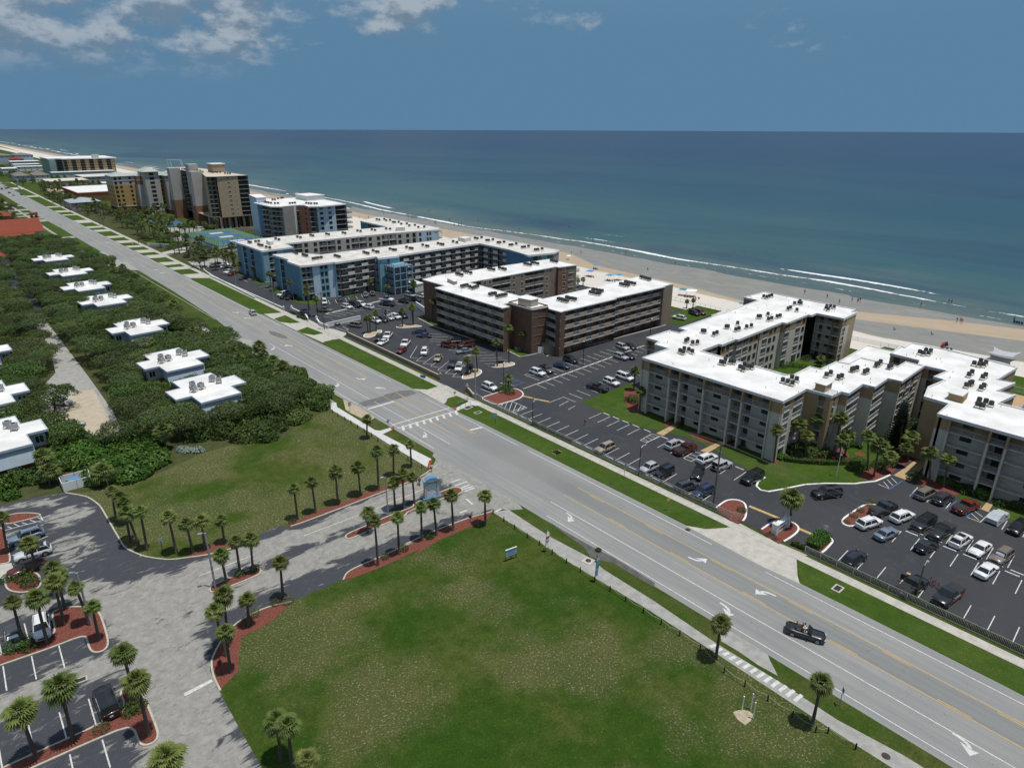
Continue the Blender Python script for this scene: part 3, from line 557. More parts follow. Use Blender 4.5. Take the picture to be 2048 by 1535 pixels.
# ------------------------------------------------------------------ woodland floor, lanes and lawns on the inland side
flatobj('woodland_floor', [(58.3,131.6),(51.3,129.1),(45,123.5),(39.3,126.1),(36.1,127.9),(30.1,128.1)] + [(27.4,126.7),(22.5,125),(18.1,124.4),(14.3,125.3),(10.8,125.4),(5.2,128.5),(-1.6,131.2),(-16,135.9)] + [(-120,130),(-130,440),(20,440),(57.5,440),(57,380),(56.5,240),(58.5,205),(60.5,184),(60.8,150)],0.0045, LITTER)
flatobj('lane', [(21.5,368),(25.5,368),(23.0,340),(22.6,301),(22.4,240),(22.3,190),(22,164),(21,149),(17,146),(9.5,158),(10,185),(16.4,200),(18.4,223),(19.2,277),(20.2,342)],0.0085, CONC2)
flatobj('lane', [(24,276),(24,500),(18.5,470),(19,276)],0.0125, LOTM)
flatobj('parking_court', [(17.5,183),(21.4,179.7),(20.5,160.7),(19.9,147),(17.2,143.9),(15.3,145.5),(11,156.9),(10.6,160.5),(13.8,172.9)],0.0125, M('tan_concrete', (0.44,0.38,0.28),(0.34,0.30,0.23),0.7,0.9,0.2, bump=0.2))
flatobj('lawn', [(38.6,574.8),(55.2,578.3),(57.1,491.9),(59,424.8),(57,434.4),(47.1,429.5),(39,436.2),(39.8,462.7),(45.3,464),(52.4,531.4),(36.5,552.2)],0.0065, LAWN)
flatobj('lawn', [(59.2,575),(66.5,569),(64.3,492.7),(64.7,390.2),(60.4,393.9),(59,424.8),(57.1,491.9)],0.006, LAWN)
flatobj('lawn', [(rx(66.3, y), y) for y in (205,240,300,330)] + [(58.8,334),(58.0,270),(59.8,215)],0.0062, VERGE)
for q in ((-4000,560,30,9000),(30,600,50,2000)): flatobj('wood_floor_far', [(q[0], q[1]),(q[2], q[1]),(q[2], q[3]),(q[0], q[3])],0.005, LITTER)
# ------------------------------------------------------------------ the condominium lots on the sea side
flatobj('parking_lot', [(89.3,-30),(89.3,115.5)] + [(88.5,115.1),(89.5,119.4),(87.9,119.7),(88.1,127.2),(87.6,128.7),(89.4,130.7),(89,178.9),(89.3,182),(87.9,186.6)] + [(87.6,226)] + [LOT(90,300), LOT(150,300), LOT(200,175), LOT(196,90), LOT(170,40), LOT(160,-60)],0.0125, LOTM)
right = bpy.data.objects['parking_lot.001']
flatobj('parking_lot', [(89,226),(88.6,300), LOT(91,315), LOT(100,330), LOT(100,300), LOT(110,226)],0.0165, LOTM)
def PL(a, c, me=None, w=0.12): bar2('parking_line', a, c, w, me or UNITW, right, 0.019)
def rowx(x0, x1, bs):
 for q in bs: PL(LOT(x0, q), LOT(x1, q))
rowx(90.0,94.6,[8.4 + 2.74 * k for k in range(-6,10)] + [53.4 + 2.80 * k for k in range(0,19)])
rowx(100.6,105.0,[89.2,86.6,83.9,81.1,78.3,73.3,70.5,67.3,59.2,56.2,53.2]); rowx(102.0,106.3,[26.4 - 2.69 * k for k in range(0,13)]); rowx(108.05,112.3,[25.8 - 2.69 * k for k in range(0,13)])
rowx(119.1,123.4,[29.0,26.3,23.4,20.6,15.3,12.5,9.8,7.0])
for k in range(17): PL(LOT(106.0 + 2.86 * k, 112.3), LOT(105.9 + 2.86 * k, 107.9))
for k in range(14): PL(LOT(112 + 2.86 * k, 113.0), LOT(111.9 + 2.86 * k, 117.3))
for k in range(9): PL(LOT(107.9 + 2.86 * k, 102.1), LOT(107.9 + 2.86 * k, 97.6))
for a, c in [((93.2,150.6),(100.7,158.3)),((93.1,147.2),(100.4,151.7)),((93.2,144),(100.2,148.2)),((93.5,140.9),(100.9,145.5)),((93.2,137.2),(100.4,141.6)),((93.3,134),(100.1,137.8)),((93.3,130.7),(101.1,135.7)),((93.2,150.6),(94.6,149)),((93.1,147.2),(94.6,145.2)),((93.2,144),(94.7,142.1)),((93.5,140.9),(94.8,138.7)),((93.2,137.2),(94.7,135.3)),((93.3,134),(94.9,132)),((93.3,130.7),(95.1,129.1)),((108.7,168.2),(112.6,163.1)),((107.7,164.7),(112.6,159.7)),((106.2,163.4),(111.6,155.5)),((106.1,159.7),(111.6,152.3)),((105.6,155.7),(111,148.8)),((105.5,152.7),(111.3,145.5)),((105.3,149),(111.5,142.3)),((105,146.1),(112.6,140.2)),((105.6,142.2),(112.6,136.9)),((107.7,137.5),(112.8,133.9)),((106.4,135.9),(112.5,131.4)),((105.8,133),(111.3,128.9))]: PL(a, c, None, 0.11)
for a, c in [((89.9,108.5),(94.2,108.7)),((90.2,107.7),(91.9,108.7)),((89.9,106),(93.1,108.7)),((90,104.6),(94.2,108.2)),((90.2,103.4),(94.2,106.7)),((91.2,103),(94,104.9)),((92.7,103.2),(94.5,104.1)),((89.9,108.5),(90,103.1)),((94.2,108.7),(94.3,103.2)),((90,103.1),(94.3,103.2)),((90.6,119),(90.7,116.8)),((93.5,119.3),(93.9,115.2)),((90.7,117.9),(90.3,113.1)),((108.9,120.1),(111.3,115)),((108.4,119.9),(108.5,114.4)),((100,119.4),(101.3,115.4)),((99.8,119.5),(99.4,115.3)),((100.2,102.1),(105.3,102.3)),((105.3,102.3),(105.2,98.3)),((100.7,99.2),(104.5,99.9)),((100.7,96.3),(103.5,96.8))]: PL(a, c)
for a, c in [((100.7,75.5),(104.8,75.9)),((100.7,75.5),(100.8,74)),((104.8,75.9),(105.3,73.9)),((100.8,74),(105.3,73.9)),((101.6,75.5),(101.5,74)),((102.8,75.6),(102.8,74)),((103.8,75.8),(104,74)),((100.8,64.9),(104.7,65.3)),((100.8,64.9),(100.8,63.2)),((104.7,65.3),(105.4,63.3)),((100.8,63.2),(105.4,63.3)),((102,65),(102.1,63.4)),((103.3,65.2),(103.3,63.4))] + [((119.2,36),(118.9,33.9)),((120.8,35.7),(119.3,34.2)),((122.2,35.6),(120.6,34)),((123.5,35.4),(122.1,33.9)),((119,21.8),(118.9,19.9)),((123.7,21.6),(123.8,19.7)),((118.9,19.9),(123.8,19.7)),((120.8,21.7),(119.4,20.2)),((122.1,21.6),(121,20.1))]: PL(a, c)
for a, c in [((118.8,33.9),(123.8,33.6)),((119,30.7),(123.5,30.6)),((119,25),(123.5,24.7)),((119.1,21.9),(123.9,21.6))] + [((104.2,120.4),(104.3,115.7)),((100.7,117.6),(104.6,117.7)),((101.3,115.4),(104.9,115.7))]: PL(a, c, bpy.data.meshes.get('blue_bar') or (lambda b: (b.box((0,0,0),(1,1,0.004)), b.mesh('blue_bar', PAINTB))[1])(MB()),0.16)
for a, c in [((106,225.9),(103.8,220)),((108.4,225.2),(106.3,219.6)),((112.1,224.5),(110.4,219.7)),((113.9,225.6),(112.5,221.6)),((116.6,224.6),(115.2,220.7)),((119.7,225.9),(117.4,220.1)),((122.9,225.9),(120.9,221)),((129.7,227.1),(127.6,221.9)),((94.3,206.2),(96,202.7)),((96.6,207.5),(98.9,201.9)),((99,208.2),(101.1,202.6)),((101.1,209),(103.8,202.4)),((103.6,210.2),(106.9,204.1)),((105.8,210.6),(108.9,204.6)),((108.3,210.8),(111.1,205)),((112.4,203.9),(114.4,202.2)),((115.7,206.9),(117.7,201.7)),((122,208.7),(123.5,202.6)),((124.4,209.2),(127.1,203.2)),((128,208.6),(130.7,203.8)),((89.9,191.3),(90.5,186.2)),((91.4,191),(92,185.9)),((93.5,190.7),(93.4,186.5)),((95.1,263.4),(98.7,263.3)),((94.5,258.1),(98.7,258.3)),((97.5,284.5),(97.4,278.1)),((95.2,283.2),(94.7,275.7))]: PL(a, c, None, 0.13)
bar2('kerb_median', *[(101.3,112.4),(150.3,115.1)],0.25,(lambda b: (b.box((0,0,0.06),(1,1,0.12)), b.mesh('kerb_median', KERB))[1])(MB()), right, 0.0)
bar2('kerb_median', *[(96.3,208.3),(125.7,213.1)],0.9,(lambda b: (b.box((0,0,0.06),(1,1,0.12)), b.mesh('kerb_median', CONC))[1])(MB()), right, 0.0)
# speed bumps across the two gates
for a, c, l in ([(94.6,47.2),(94.9,41.9)] + ['long yellow speed bump beside the entrance sign island'],[(94.5,38.3),(94.6,35.3)] + ['yellow speed bump between the entrance sign and the clipped hedge'],[(98.3,109),(99.2,106.5)] + ['short yellow speed bump by the red mulch point'],[(99.1,106.1),(100.6,102.5)] + ['yellow speed bump in the parking lane, away from the mulch']):
 L = hypot(c[0] - a[0], c[1] - a[1]); b = MB(); b.prism([(-L / 2,-.3),(L / 2,-.3),(L / 2,.3),(-L / 2,.3)],0,0.03); b.prism([(-L / 2,-.16),(L / 2,-.16),(L / 2,.16),(-L / 2,.16)],0.03,0.075)
 o = obj('speed_bump', b.mesh('speed_bump', BUMPY), None, ((a[0] + c[0]) / 2,(a[1] + c[1]) / 2,0.013), atan2(c[1] - a[1], c[0] - a[0])); tagit(o, l, 'speed bump', 'yellow speed bumps')
# wheel stops
b = MB(); b.prism([(-.9,-.09),(.9,-.09),(.9,.09),(-.9,.09)],0,0.10); b.prism([(-.88,-.06),(.88,-.06),(.88,.06),(-.88,.06)],0.10,0.13); WS = b.mesh('wheel_stop', KERBW)
def wstop(x, bb, rz, label, g): tagit(obj('wheel_stop', WS, None, (*LOT(x, bb),0.0125), rz), label, 'wheel stop', g)
for k in range(-5,9): wstop(90.0,9.8 + 2.74 * k, pi / 2, 'white concrete wheel stop against the hedge behind the near fence', 'wheel stops along the hedge')
for k in range(0,18): wstop(89.95,54.8 + 2.8 * k, pi / 2, 'white concrete wheel stop along the fence in the long row by the road', 'wheel stops along the fence')
for q in (88,85.2,82.5,79.6,76.5,72,68.8,65.5,57.8,54.7): wstop(105.3, q, pi / 2, 'white wheel stop at the lawn edge before the front of the cream block', 'wheel stops by the lawn')
for k in range(11):
 wstop(106.75,25.0 - 2.69 * k, pi / 2, 'white wheel stop in the western line down the middle of the right lot', 'wheel stops in the middle west line'); wstop(107.65,24.5 - 2.69 * k, pi / 2, 'white wheel stop in the eastern line down the middle of the right lot', 'wheel stops in the middle east line')
for k in range(16): wstop(107.4 + 2.86 * k, 111.6,0, 'white wheel stop on the south side of the long kerb between the lots', 'wheel stops along the dividing kerb')
# lawns, walks and beds round the cream blocks
flatobj('lawn', [(106.5,97.5),(125.8,97.8)] + lots((114,84.6),(126,84),(126,52),(140,41),(150,38)) + [(129,37),(126,36),(123.6,36.2),(119.8,36.7),(117.1,38.2)] + [(116.1,38.8),(112.1,42.4),(108.9,44.5),(103.8,46.6),(101.7,47.6),(101.2,48.7),(101.8,50),(103.4,50.7),(106,50.8),(106.2,54.7),(108.5,62.7),(109.1,69.9),(105.9,79.4),(105.5,90.9)],0.030, LAWN)
b = MB(); b.strip([(105.8,50.6),(103.4,50.6),(101.6,49.9),(100.9,48.7),(101.5,47.5),(103.7,46.5),(108.8,44.5),(112,42.3),(116,38.7)] + [(117.1,38.2),(119.7,36.7),(122.4,36.2),(124.3,35.9)],0.32,0,0.14); struct('kerb', b.mesh('kerb', KERBW))
flatobj('footpath', [(105.8,75.4),(106,73.7),(113,74.7),(112.8,75.7)],0.044, TANWALK); flatobj('footpath', [(105.9,64.7),(106.1,63.1),(112.9,63.5),(112.7,64.5)],0.044, TANWALK)
flatobj('footpath', [(124.7,35.5),(124.6,32.6),(133.6,33.1),(135.2,33.7),(134.6,35.2),(129.6,35.2)] + [],0.044, TANWALK); flatobj('footpath', [(123.6,21.1),(123.4,20),(128.6,20.3),(128.5,21.2)],0.044, TANWALK)
def bed(poly, z=0.040, mat=MULCH): flatobj('mulch_bed', poly, z, mat)
bed([(118.4,94.8),(120.6,95.1),(123.8,94.6),(115.4,87.1),(113.1,83.4),(111,84.3),(111,87.1),(114.8,91.6)]); bed([(111.8,78.3),(113.3,76.1),(112.8,74.8),(110.1,75.4),(110.3,76.5)])
bed([(112.2,72),(113.1,69.2),(112.9,65.8),(112.9,63.5),(111,63.7),(109.9,66.8),(110.2,69.7)]); bed([(111.8,63.7),(113.7,61.4),(113,60.1),(111.2,60.9)]); bed([(113.6,56.3),(113.8,52.7),(112.9,51.8),(111.7,53.1)])
bed([(113.5,54.3),(113.9,51.9),(116.6,48.3),(120.9,45.9),(121.9,43.1),(123.7,42.9),(127.6,45.1),(128.8,47.6),(125.8,50.3),(119.8,52.5)]); bed([(118.6,38.9),(119.8,36.7),(124.3,35.9),(128.5,36.1),(130.1,37.4),(126.5,38.5),(122.4,40)])
bed([(129.6,37.2),(134.4,37.8),(134.9,36.7),(134.9,35.3),(130,35.8)]); bed([(127,32.9),(129,30.7),(128,27.3),(126.9,24.8),(125.1,25.8),(124.8,28.9),(124.2,31.1)],0.041); bed([(128.2,44.1),(129.7,43.7),(129.5,42.4),(128.4,42.3),(127.5,43.4)],0.043)
flatobj('lawn', [(125.1,25.8),(126.7,24.7),(126.4,21.9),(128.3,21.3),(124,21.3),(124,22.4),(124.5,24)],0.031, LAWN); flatobj('lawn', [(125.5,20),(127.9,19.6),(130.9,12.3),(124.5,11),(122.7,17.3)],0.031, LAWN)
island('mulch_bed', [(89.7,50.6),(93,50.8),(94.3,50.2),(95.1,49.2),(94.7,47.9),(92.4,46.4),(90.5,45.5),(89.4,45.4),(88.2,45.7),(88.1,47)], MULCH, KERBW, 0.3, kerbline=[(89.6,50.5),(93,50.8),(94.3,50.2),(95,49.2),(94.7,47.9),(92.4,46.4),(90.7,45.6),(89.6,45.4)])
island('mulch_bed', [(89.1,42.1),(91.6,42.1),(94.2,41.8),(94.8,40.6),(95.5,39.5),(94.3,38.4),(92.4,37.9),(90.4,38.1),(89,38.2),(88.1,38.3),(88.5,40.4)], MULCH, KERBW, 0.3, kerbline=[(89.7,42.1),(92.4,42.1),(94.4,41.7),(95.5,39.9),(95,38.7),(94,38.1),(92,37.9),(89.3,38.1)])
island('shrub_bed', [(89.4,34.8),(95,35.5),(95.9,33.9),(95,33.2),(91.5,32.8),(89.8,33)], MULCH, KERBW, 0.3, kerbline=[(95.8,34),(95.3,33.2),(94.3,33),(91.5,32.8),(90,33)])
island('shrub_bed', [(101.3,34.5),(102.8,35),(110,34.6),(111.8,33.1),(109.3,32.9),(105.2,32.4),(102.3,32.7),(101.1,33.4)], MULCH, KERBW, 0.3)
island('mulch_bed', [(89.6,114.6),(95.1,114.7),(99.9,114.3),(100.2,111.9),(99.1,109.6),(96.6,108.2),(89.8,108.8)], MULCH, KERBW, 0.25)
island('gravel_bed', [(94.4,128.2),(97.8,131.4),(101.3,131.6),(102,129.7),(100.6,127.8),(97.3,126.4),(94.2,127.2)], BEDSAND, KERBW, 0.25); island('gravel_bed', [(105,131.7),(107.2,129.8),(110.6,130.2),(112.5,128.7),(111.4,126.9),(108.2,127.3),(105.4,129.2)], BEDSAND, KERBW, 0.25)
island('gravel_bed', [(92.9,176.4),(95,178.9),(99.1,179.9),(101.1,179.1),(99.2,176.2),(95.7,174.8),(93.4,174.2)], BEDSAND, KERBW, 0.25); island('gravel_bed', [(105.9,179.1),(108.9,180.2),(112.2,177.1),(113.4,173.8),(110.1,175.4),(106.8,176.8)], BEDSAND, KERBW, 0.25)
b = MB(); b.strip([(117.5,183.4),(116,172),(117.6,144.7),(118.1,139),(116.9,131.1),(120.2,130.5),(124.1,130.1),(122.9,126.8),(142.9,125.6),(174.5,124.3)],0.35,0,0.14); struct('kerb', b.mesh('kerb', CONC))
flatobj('lawn', [(117.9,183.2),(120.6,183.9),(119.2,173.1),(116.8,171.3)],0.03, LAWN); flatobj('lawn', [(118.4,139.4),(122.4,140.7),(121.7,132.2),(117.1,131.4)],0.03, LAWN); flatobj('grass_strip', [(87.2,180.3),(88.4,177.7),(88.7,144.9),(87.9,128.5),(87.7,126.7),(87.1,129.1),(87.3,151.4)],0.0235, LAWN)
# verge and beds at the blue block
for q in ([(95.6,234.7),(99.8,238.8),(105.4,236.7),(113.5,235.2),(111.5,230.3),(104.4,227.3),(98.6,222.5),(95.7,229.7)],[(113.7,229.6),(120,232.4),(119.8,227.2),(113.8,225.7)],[(124.1,229),(129.3,230.2),(141.2,228.9),(138.6,223.8),(131.2,225.8),(124,225)],[(140,227),(151.9,232.3),(148.7,225.6),(141.1,223.2)],[(95.4,273.5),(100,275.9),(100.4,266.3),(97.6,265.7)],[(95.9,254.1),(99.9,255),(96.8,238.7),(96.6,233.8),(94.8,234.1)],[(97.8,297.8),(98.6,291.9),(98.8,286.7),(95.9,285.9)]): flatobj('lawn', q, 0.03, LAWN)
flatobj('dune_grass', lots((196,60),(204,60),(206,20),(198,20)),0.03, LAWN); flatobj('lawn', lots((178,128),(196,128),(196,160),(178,160)),0.03, LAWN); flatobj('lawn', lots((128,58),(176,58),(176,78),(128,78)),0.03, LAWN)
flatobj('dune_lawn', lots((171,20),(205,20),(205,62),(192,66),(171,66)),0.026, LAWN); flatobj('dune_lawn', lots((178,116),(204,116),(204,126),(178,126)),0.028, LAWN)
flatobj('pool_deck', lots((171,4),(190,4),(190,27),(171,27)),0.034, TANWALK); flatobj('swimming_pool', lots((178,15),(186,15),(186,24),(178,24)),0.04, PAINTB)
# ------------------------------------------------------------------ building materials
ROOFW = M('white_roof_membrane', (0.72,0.72,0.705),(0.56,0.55,0.525),0.22,0.7,0.25, bump=0.08, detail=8)
ROOFG = M('weathered_white_roof', (0.62,0.60,0.555),(0.44,0.42,0.375),0.35,0.8,0.2, bump=0.1, detail=8)
COPING = M('roof_coping', (0.60,0.61,0.61),(0.50,0.51,0.52),1.0,0.6,0.3)
GLASS = M('window_glass', (0.018,0.022,0.026),(0.035,0.042,0.048),0.5,0.12,0.5)
WFR = M('white_window_frame', (0.62,0.62,0.60),(0.54,0.54,0.53),2,0.5)
DFR = M('bronze_window_frame', (0.035,0.032,0.03),(0.05,0.046,0.042),2,0.5)
DOORD = M('dark_door', (0.030,0.027,0.025),(0.05,0.045,0.04),1,0.6)
CREAM = M('cream_stucco', (0.50,0.47,0.405),(0.45,0.42,0.36),0.5,0.9,0.15, bump=0.1)
TAN = M('tan_stucco', (0.33,0.235,0.135),(0.29,0.205,0.12),0.5,0.9,0.15, bump=0.1)
TAUPE = M('taupe_stucco', (0.27,0.215,0.165),(0.235,0.19,0.145),0.5,0.9,0.15, bump=0.1)
BRICKB = M('brown_brick', (0.165,0.105,0.075),(0.13,0.082,0.06),1.2,0.9,0.15, bump=0.3)
BANDT = M('taupe_parapet', (0.40,0.335,0.265),(0.36,0.30,0.24),0.6,0.9,0.15)
RAILW = M('pale_railing', (0.52,0.54,0.55),(0.46,0.48,0.49),1,0.5,0.4)
RAILG = M('grey_railing', (0.33,0.335,0.345),(0.28,0.285,0.29),1,0.5,0.4)
RAILD = M('dark_railing', (0.035,0.04,0.05),(0.05,0.055,0.065),1,0.5,0.4)
BLUE = M('blue_stucco', (0.115,0.235,0.33),(0.10,0.205,0.295),0.4,0.85,0.2, bump=0.1)
AQUA = M('aqua_stucco', (0.21,0.385,0.435),(0.185,0.345,0.395),0.4,0.85,0.2, bump=0.1)
PALEB = M('pale_blue_stucco', (0.46,0.56,0.66),(0.42,0.51,0.61),0.4,0.85,0.2)
GREYST = M('grey_stucco', (0.285,0.275,0.265),(0.245,0.235,0.23),0.4,0.9,0.15)
WHITEST = M('white_stucco', (0.60,0.60,0.575),(0.54,0.54,0.52),0.4,0.85,0.2)
BEIGE = M('beige_stucco', (0.47,0.445,0.385),(0.42,0.40,0.345),0.4,0.9,0.15)
DEEPB = M('deep_blue_stucco', (0.055,0.125,0.215),(0.05,0.11,0.19),0.4,0.85,0.2)
MIDB = M('mid_blue_stucco', (0.10,0.22,0.37),(0.09,0.20,0.34),0.4,0.85,0.2)
SALMON = M('salmon_stucco', (0.36,0.165,0.115),(0.32,0.145,0.10),0.4,0.9,0.15)
HRTAN = M('sand_stucco', (0.37,0.29,0.20),(0.33,0.26,0.18),0.4,0.9,0.15)
HRGREY = M('pale_grey_stucco', (0.42,0.41,0.385),(0.38,0.37,0.35),0.3,0.9,0.15)
HRBRN = M('red_brown_stucco', (0.25,0.135,0.09),(0.22,0.12,0.08),0.4,0.9,0.15)
OCHRE = M('ochre_stucco', (0.42,0.29,0.125),(0.37,0.255,0.11),0.4,0.9,0.15)
MGREEN = M('grey_green_metal_roof', (0.36,0.40,0.35),(0.31,0.35,0.31),0.6,0.6,0.3)
TILE = M('terracotta_tile', (0.23,0.062,0.036),(0.165,0.045,0.028),1.5,0.9,0.1, bump=0.5)
SHINGLE = M('grey_shingle', (0.20,0.18,0.165),(0.15,0.135,0.125),1.2,0.95,0.1, bump=0.4)
SIDING = M('pale_blue_siding', (0.36,0.42,0.48),(0.31,0.37,0.43),0.8,0.8,0.2)
REDBRICK = M('red_brick', (0.27,0.10,0.065),(0.20,0.075,0.05),1.5,0.9,0.1, bump=0.4)
CGREEN = M('court_green', (0.085,0.16,0.10),(0.07,0.135,0.085),0.6,0.85,0.2)
CBLUE = M('court_blue', (0.05,0.115,0.23),(0.042,0.10,0.20),0.6,0.85,0.2)
CACHE = {}
def cached(key, fn):
 if key not in CACHE: CACHE[key] = fn()
 return CACHE[key]
def win_mesh(w, h, fr, nm=1):
 def f():
  b = MB(); t = 0.09
  for s in (-1,1): b.box((s * (w / 2 - t / 2),-.03,0),(t, .08, h)); b.box((0,-.03, s * (h / 2 - t / 2)),(w - 2 * t, .08, t))
  for i in range(nm): b.box((-w / 2 + (i + 1) * w / (nm + 1),-.03,0),(.07,.07, h - 2 * t))
  return b.mesh('window', fr)
 return cached(('win', w, h, fr.name, nm), f)
def pane_mesh(w, h):
 def f(): b = MB(); b.box((0,-.012,0),(w - .1,.02, h - .1)); return b.mesh('pane', GLASS)
 return cached(('pane', w, h), f)
def win1_mesh(w, h, fr, nm=1):
 def f():
  b = MB(); t = 0.09
  for s in (-1,1): b.box((s * (w / 2 - t / 2),-.03,0),(t, .08, h)); b.box((0,-.03, s * (h / 2 - t / 2)),(w - 2 * t, .08, t))
  for i in range(nm): b.box((-w / 2 + (i + 1) * w / (nm + 1),-.03,0),(.07,.07, h - 2 * t))
  b.box((0,-.012,0),(w - .1,.02, h - .1),1); return b.mesh('window', [fr, GLASS])
 return cached(('win1', w, h, fr.name, nm), f)
def door_mesh(w, h, m):
 def f(): b = MB(); b.box((0,-.02, h / 2),(w, .05, h)); return b.mesh('door', m)
 return cached(('door', w, h, m.name), f)
def rail_mesh(L, m, h=1.05, step=0.16, post=1.8):
 L = round(L, 1)
 def f():
  b = MB(); b.box((0,0, h - .03),(L, .07,.06)); b.box((0,0,.12),(L, .05,.05)); n = max(1, int(round(L / post)))
  for i in range(n + 1): b.box((-L / 2 + .04 + (L - .08) * i / n, 0, h / 2),(.08,.08, h))
  k = int(L / step)
  for i in range(k): b.box((-L / 2 + (i + .5) * L / k, 0, h / 2),(.035,.03, h - .2))
  return b.mesh('railing', m)
 return cached(('rail', L, m.name, h, step), f)
def para_mesh(L, m, h=1.1):
 L = round(L, 1)
 def f(): b = MB(); b.box((0,0, h / 2),(L, .14, h)); return b.mesh('balcony_parapet', m)
 return cached(('para', L, m.name, h), f)
class Bld:
 """A building: an Empty at its base; walls collect in one mesh per finish, everything else is a part."""
 def __init__(s, name, label, base, cat='building', group=None, near=True):
  s.root = thing(name, label, cat, (base[0], base[1],0),0, group); s.o = Vector((base[0], base[1],0)); s.w = {}; s.near = near
 def wall(s, mat): return s.w.setdefault(mat.name, (MB(), mat))[0]
 def part(s, name, me, p, rz=0.0, parent=None):
  if parent: return obj(name, me, parent, p, rz)
  return obj(name, me, s.root, Vector(p) - s.o, rz)
 def mesh(s, name, b, mats): return obj(name, b.mesh(name, mats), s.root, -s.o)
 def finish(s):
  for mb, mat in s.w.values(): obj('wall', mb.mesh('wall', mat), s.root, -s.o)
 def window(s, p, rz, w, h, fr=DFR, nm=1):
  if s.near:
   o = s.part('window', win_mesh(w, h, fr, nm), p, rz); obj('pane', pane_mesh(w, h), o)
  else: s.part('window', win1_mesh(w, h, fr, nm), p, rz)
 def roof(s, poly, z, mat=ROOFW, cop=COPING, lip=0.22, fas=0.35, over=0.0):
  b = MB(); b.prism(poly, z - 0.12, z); s.mesh('roof', b, mat)
  if cop:
   A = sum(poly[i][0] * poly[(i + 1) % len(poly)][1] - poly[(i + 1) % len(poly)][0] * poly[i][1] for i in range(len(poly)))
   b = MB(); b.strip(poly, 0.34, z - fas, z + lip, 0, True); s.mesh('parapet', b, cop)
 def facade(s, p0, p1, z0, fh, n, bays, wall, top=None, band=0, slab=CONC, floors=None):
  """bays: (t0, t1, 'S'|'O', dict).  The outward side is to the right of p0 -> p1.  Lengths t are fractions of nothing: metres along the wall."""
  p0, p1 = Vector(p0), Vector(p1); d = (p1 - p0); L = d.length; d.normalize(); nrm = Vector((d.y, -d.x)); rz = atan2(d.y, d.x)
  top = top or wall; Z = lambda f: z0 + f * fh
  def P(t, off=0.0): q = p0 + d * t - nrm * off; return (q.x, q.y)
  def quad(t0, o0, t1, o1, za, zb, mat=None):
   cuts = [(za, zb, mat)] if mat else ([(za, min(zb, Z(n - band)), wall)] if za < Z(n - band) else []) + ([(max(za, Z(n - band)), zb, top)] if zb > Z(n - band) + 0.01 and band else [])
   a, c = P(t0, o0), P(t1, o1)
   for u, v, m in cuts: s.wall(m).face([(a[0], a[1], u),(c[0], c[1], u),(c[0], c[1], v),(a[0], a[1], v)])
  for t0, t1, kind, o in bays:
   if t1 < 0: t1 = L
   fl = floors or range(n)
   if kind == 'S':
    quad(t0,0, t1,0, Z(fl[0]), Z(fl[-1] + 1), o.get('m'))
    for f in fl:
     for wd in o.get('win', ()):
      t, w, h, sill = wd[:4]; q = P(t0 + t if t >= 0 else t1 + t); s.window((q[0], q[1], Z(f) + sill + h / 2), rz, w, h, o.get('fr', DFR), o.get('nm', 1))
   else:
    r = o.get('r', 1.5); om = o.get('m'); bm_ = o.get('back')
    quad(t0, r, t1, r, Z(fl[0]), Z(fl[-1] + 1), bm_ or om); quad(t0,0, t0, r, Z(fl[0]), Z(fl[-1] + 1), om); quad(t1, r, t1,0, Z(fl[0]), Z(fl[-1] + 1), om)
    if o.get('lintel', 0.0): quad(t0,0.01, t1,0.01, Z(fl[-1] + 1) - o['lintel'], Z(fl[-1] + 1), om)
    for f in fl:
     b = s.wall(slab)
     if f > 0 or o.get('gslab'):
      cA, cB = P(t0 + .01,-0.04), P(t1 - .01, r); mid = P((t0 + t1) / 2,(r - 0.04) / 2)
      b.box((mid[0], mid[1], Z(f) - 0.08),(t1 - t0 - .02, r + 0.04,0.2),0, rz)
      for e in o.get('rail', [(0,1, 'r')]):
       a0, a1 = t0 + (t1 - t0) * e[0], t0 + (t1 - t0) * e[1]; q = P((a0 + a1) / 2, o.get('roff', 0.06))
       if e[2] == 'r': s.part('railing', rail_mesh(a1 - a0, o.get('rm', RAILG)),(q[0], q[1], Z(f) + .02), rz)
       elif e[2] == 'p': s.part('balcony_parapet', para_mesh(a1 - a0, o.get('pm', BANDT)),(q[0], q[1], Z(f) - .05), rz)
     for wd in o.get('win', ()):
      t, w, h, sill = wd[:4]; q = P(t0 + t if t >= 0 else t1 + t, r); s.window((q[0], q[1], Z(f) + sill + h / 2), rz, w, h, o.get('fr', DFR), o.get('nm', 1))
     for t, w, h in o.get('door', ()): q = P(t0 + t if t >= 0 else t1 + t, r); s.part('door', door_mesh(w, h, o.get('dm', DOORD)),(q[0], q[1], Z(f) + .03), rz)
    for t in o.get('col', ()):
     q = P(t0 + t if t >= 0 else t1 + t, 0.12); s.wall(o.get('cm', wall)).box((q[0], q[1],(Z(fl[0]) + Z(fl[-1] + 1)) / 2),(.28,.3, Z(fl[-1] + 1) - Z(fl[0])),0, rz)
 def plain(s, poly, z0, z1, mat):
  """walls along an open chain; four points make a closed box"""
  w = s.wall(mat); k = len(poly)
  if k == 4: w.prism(poly, z0, z1,0, None, False); return
  for a, c in zip(poly, poly[1:]): w.face([(a[0], a[1], z0),(c[0], c[1], z0),(c[0], c[1], z1),(a[0], a[1], z1)])
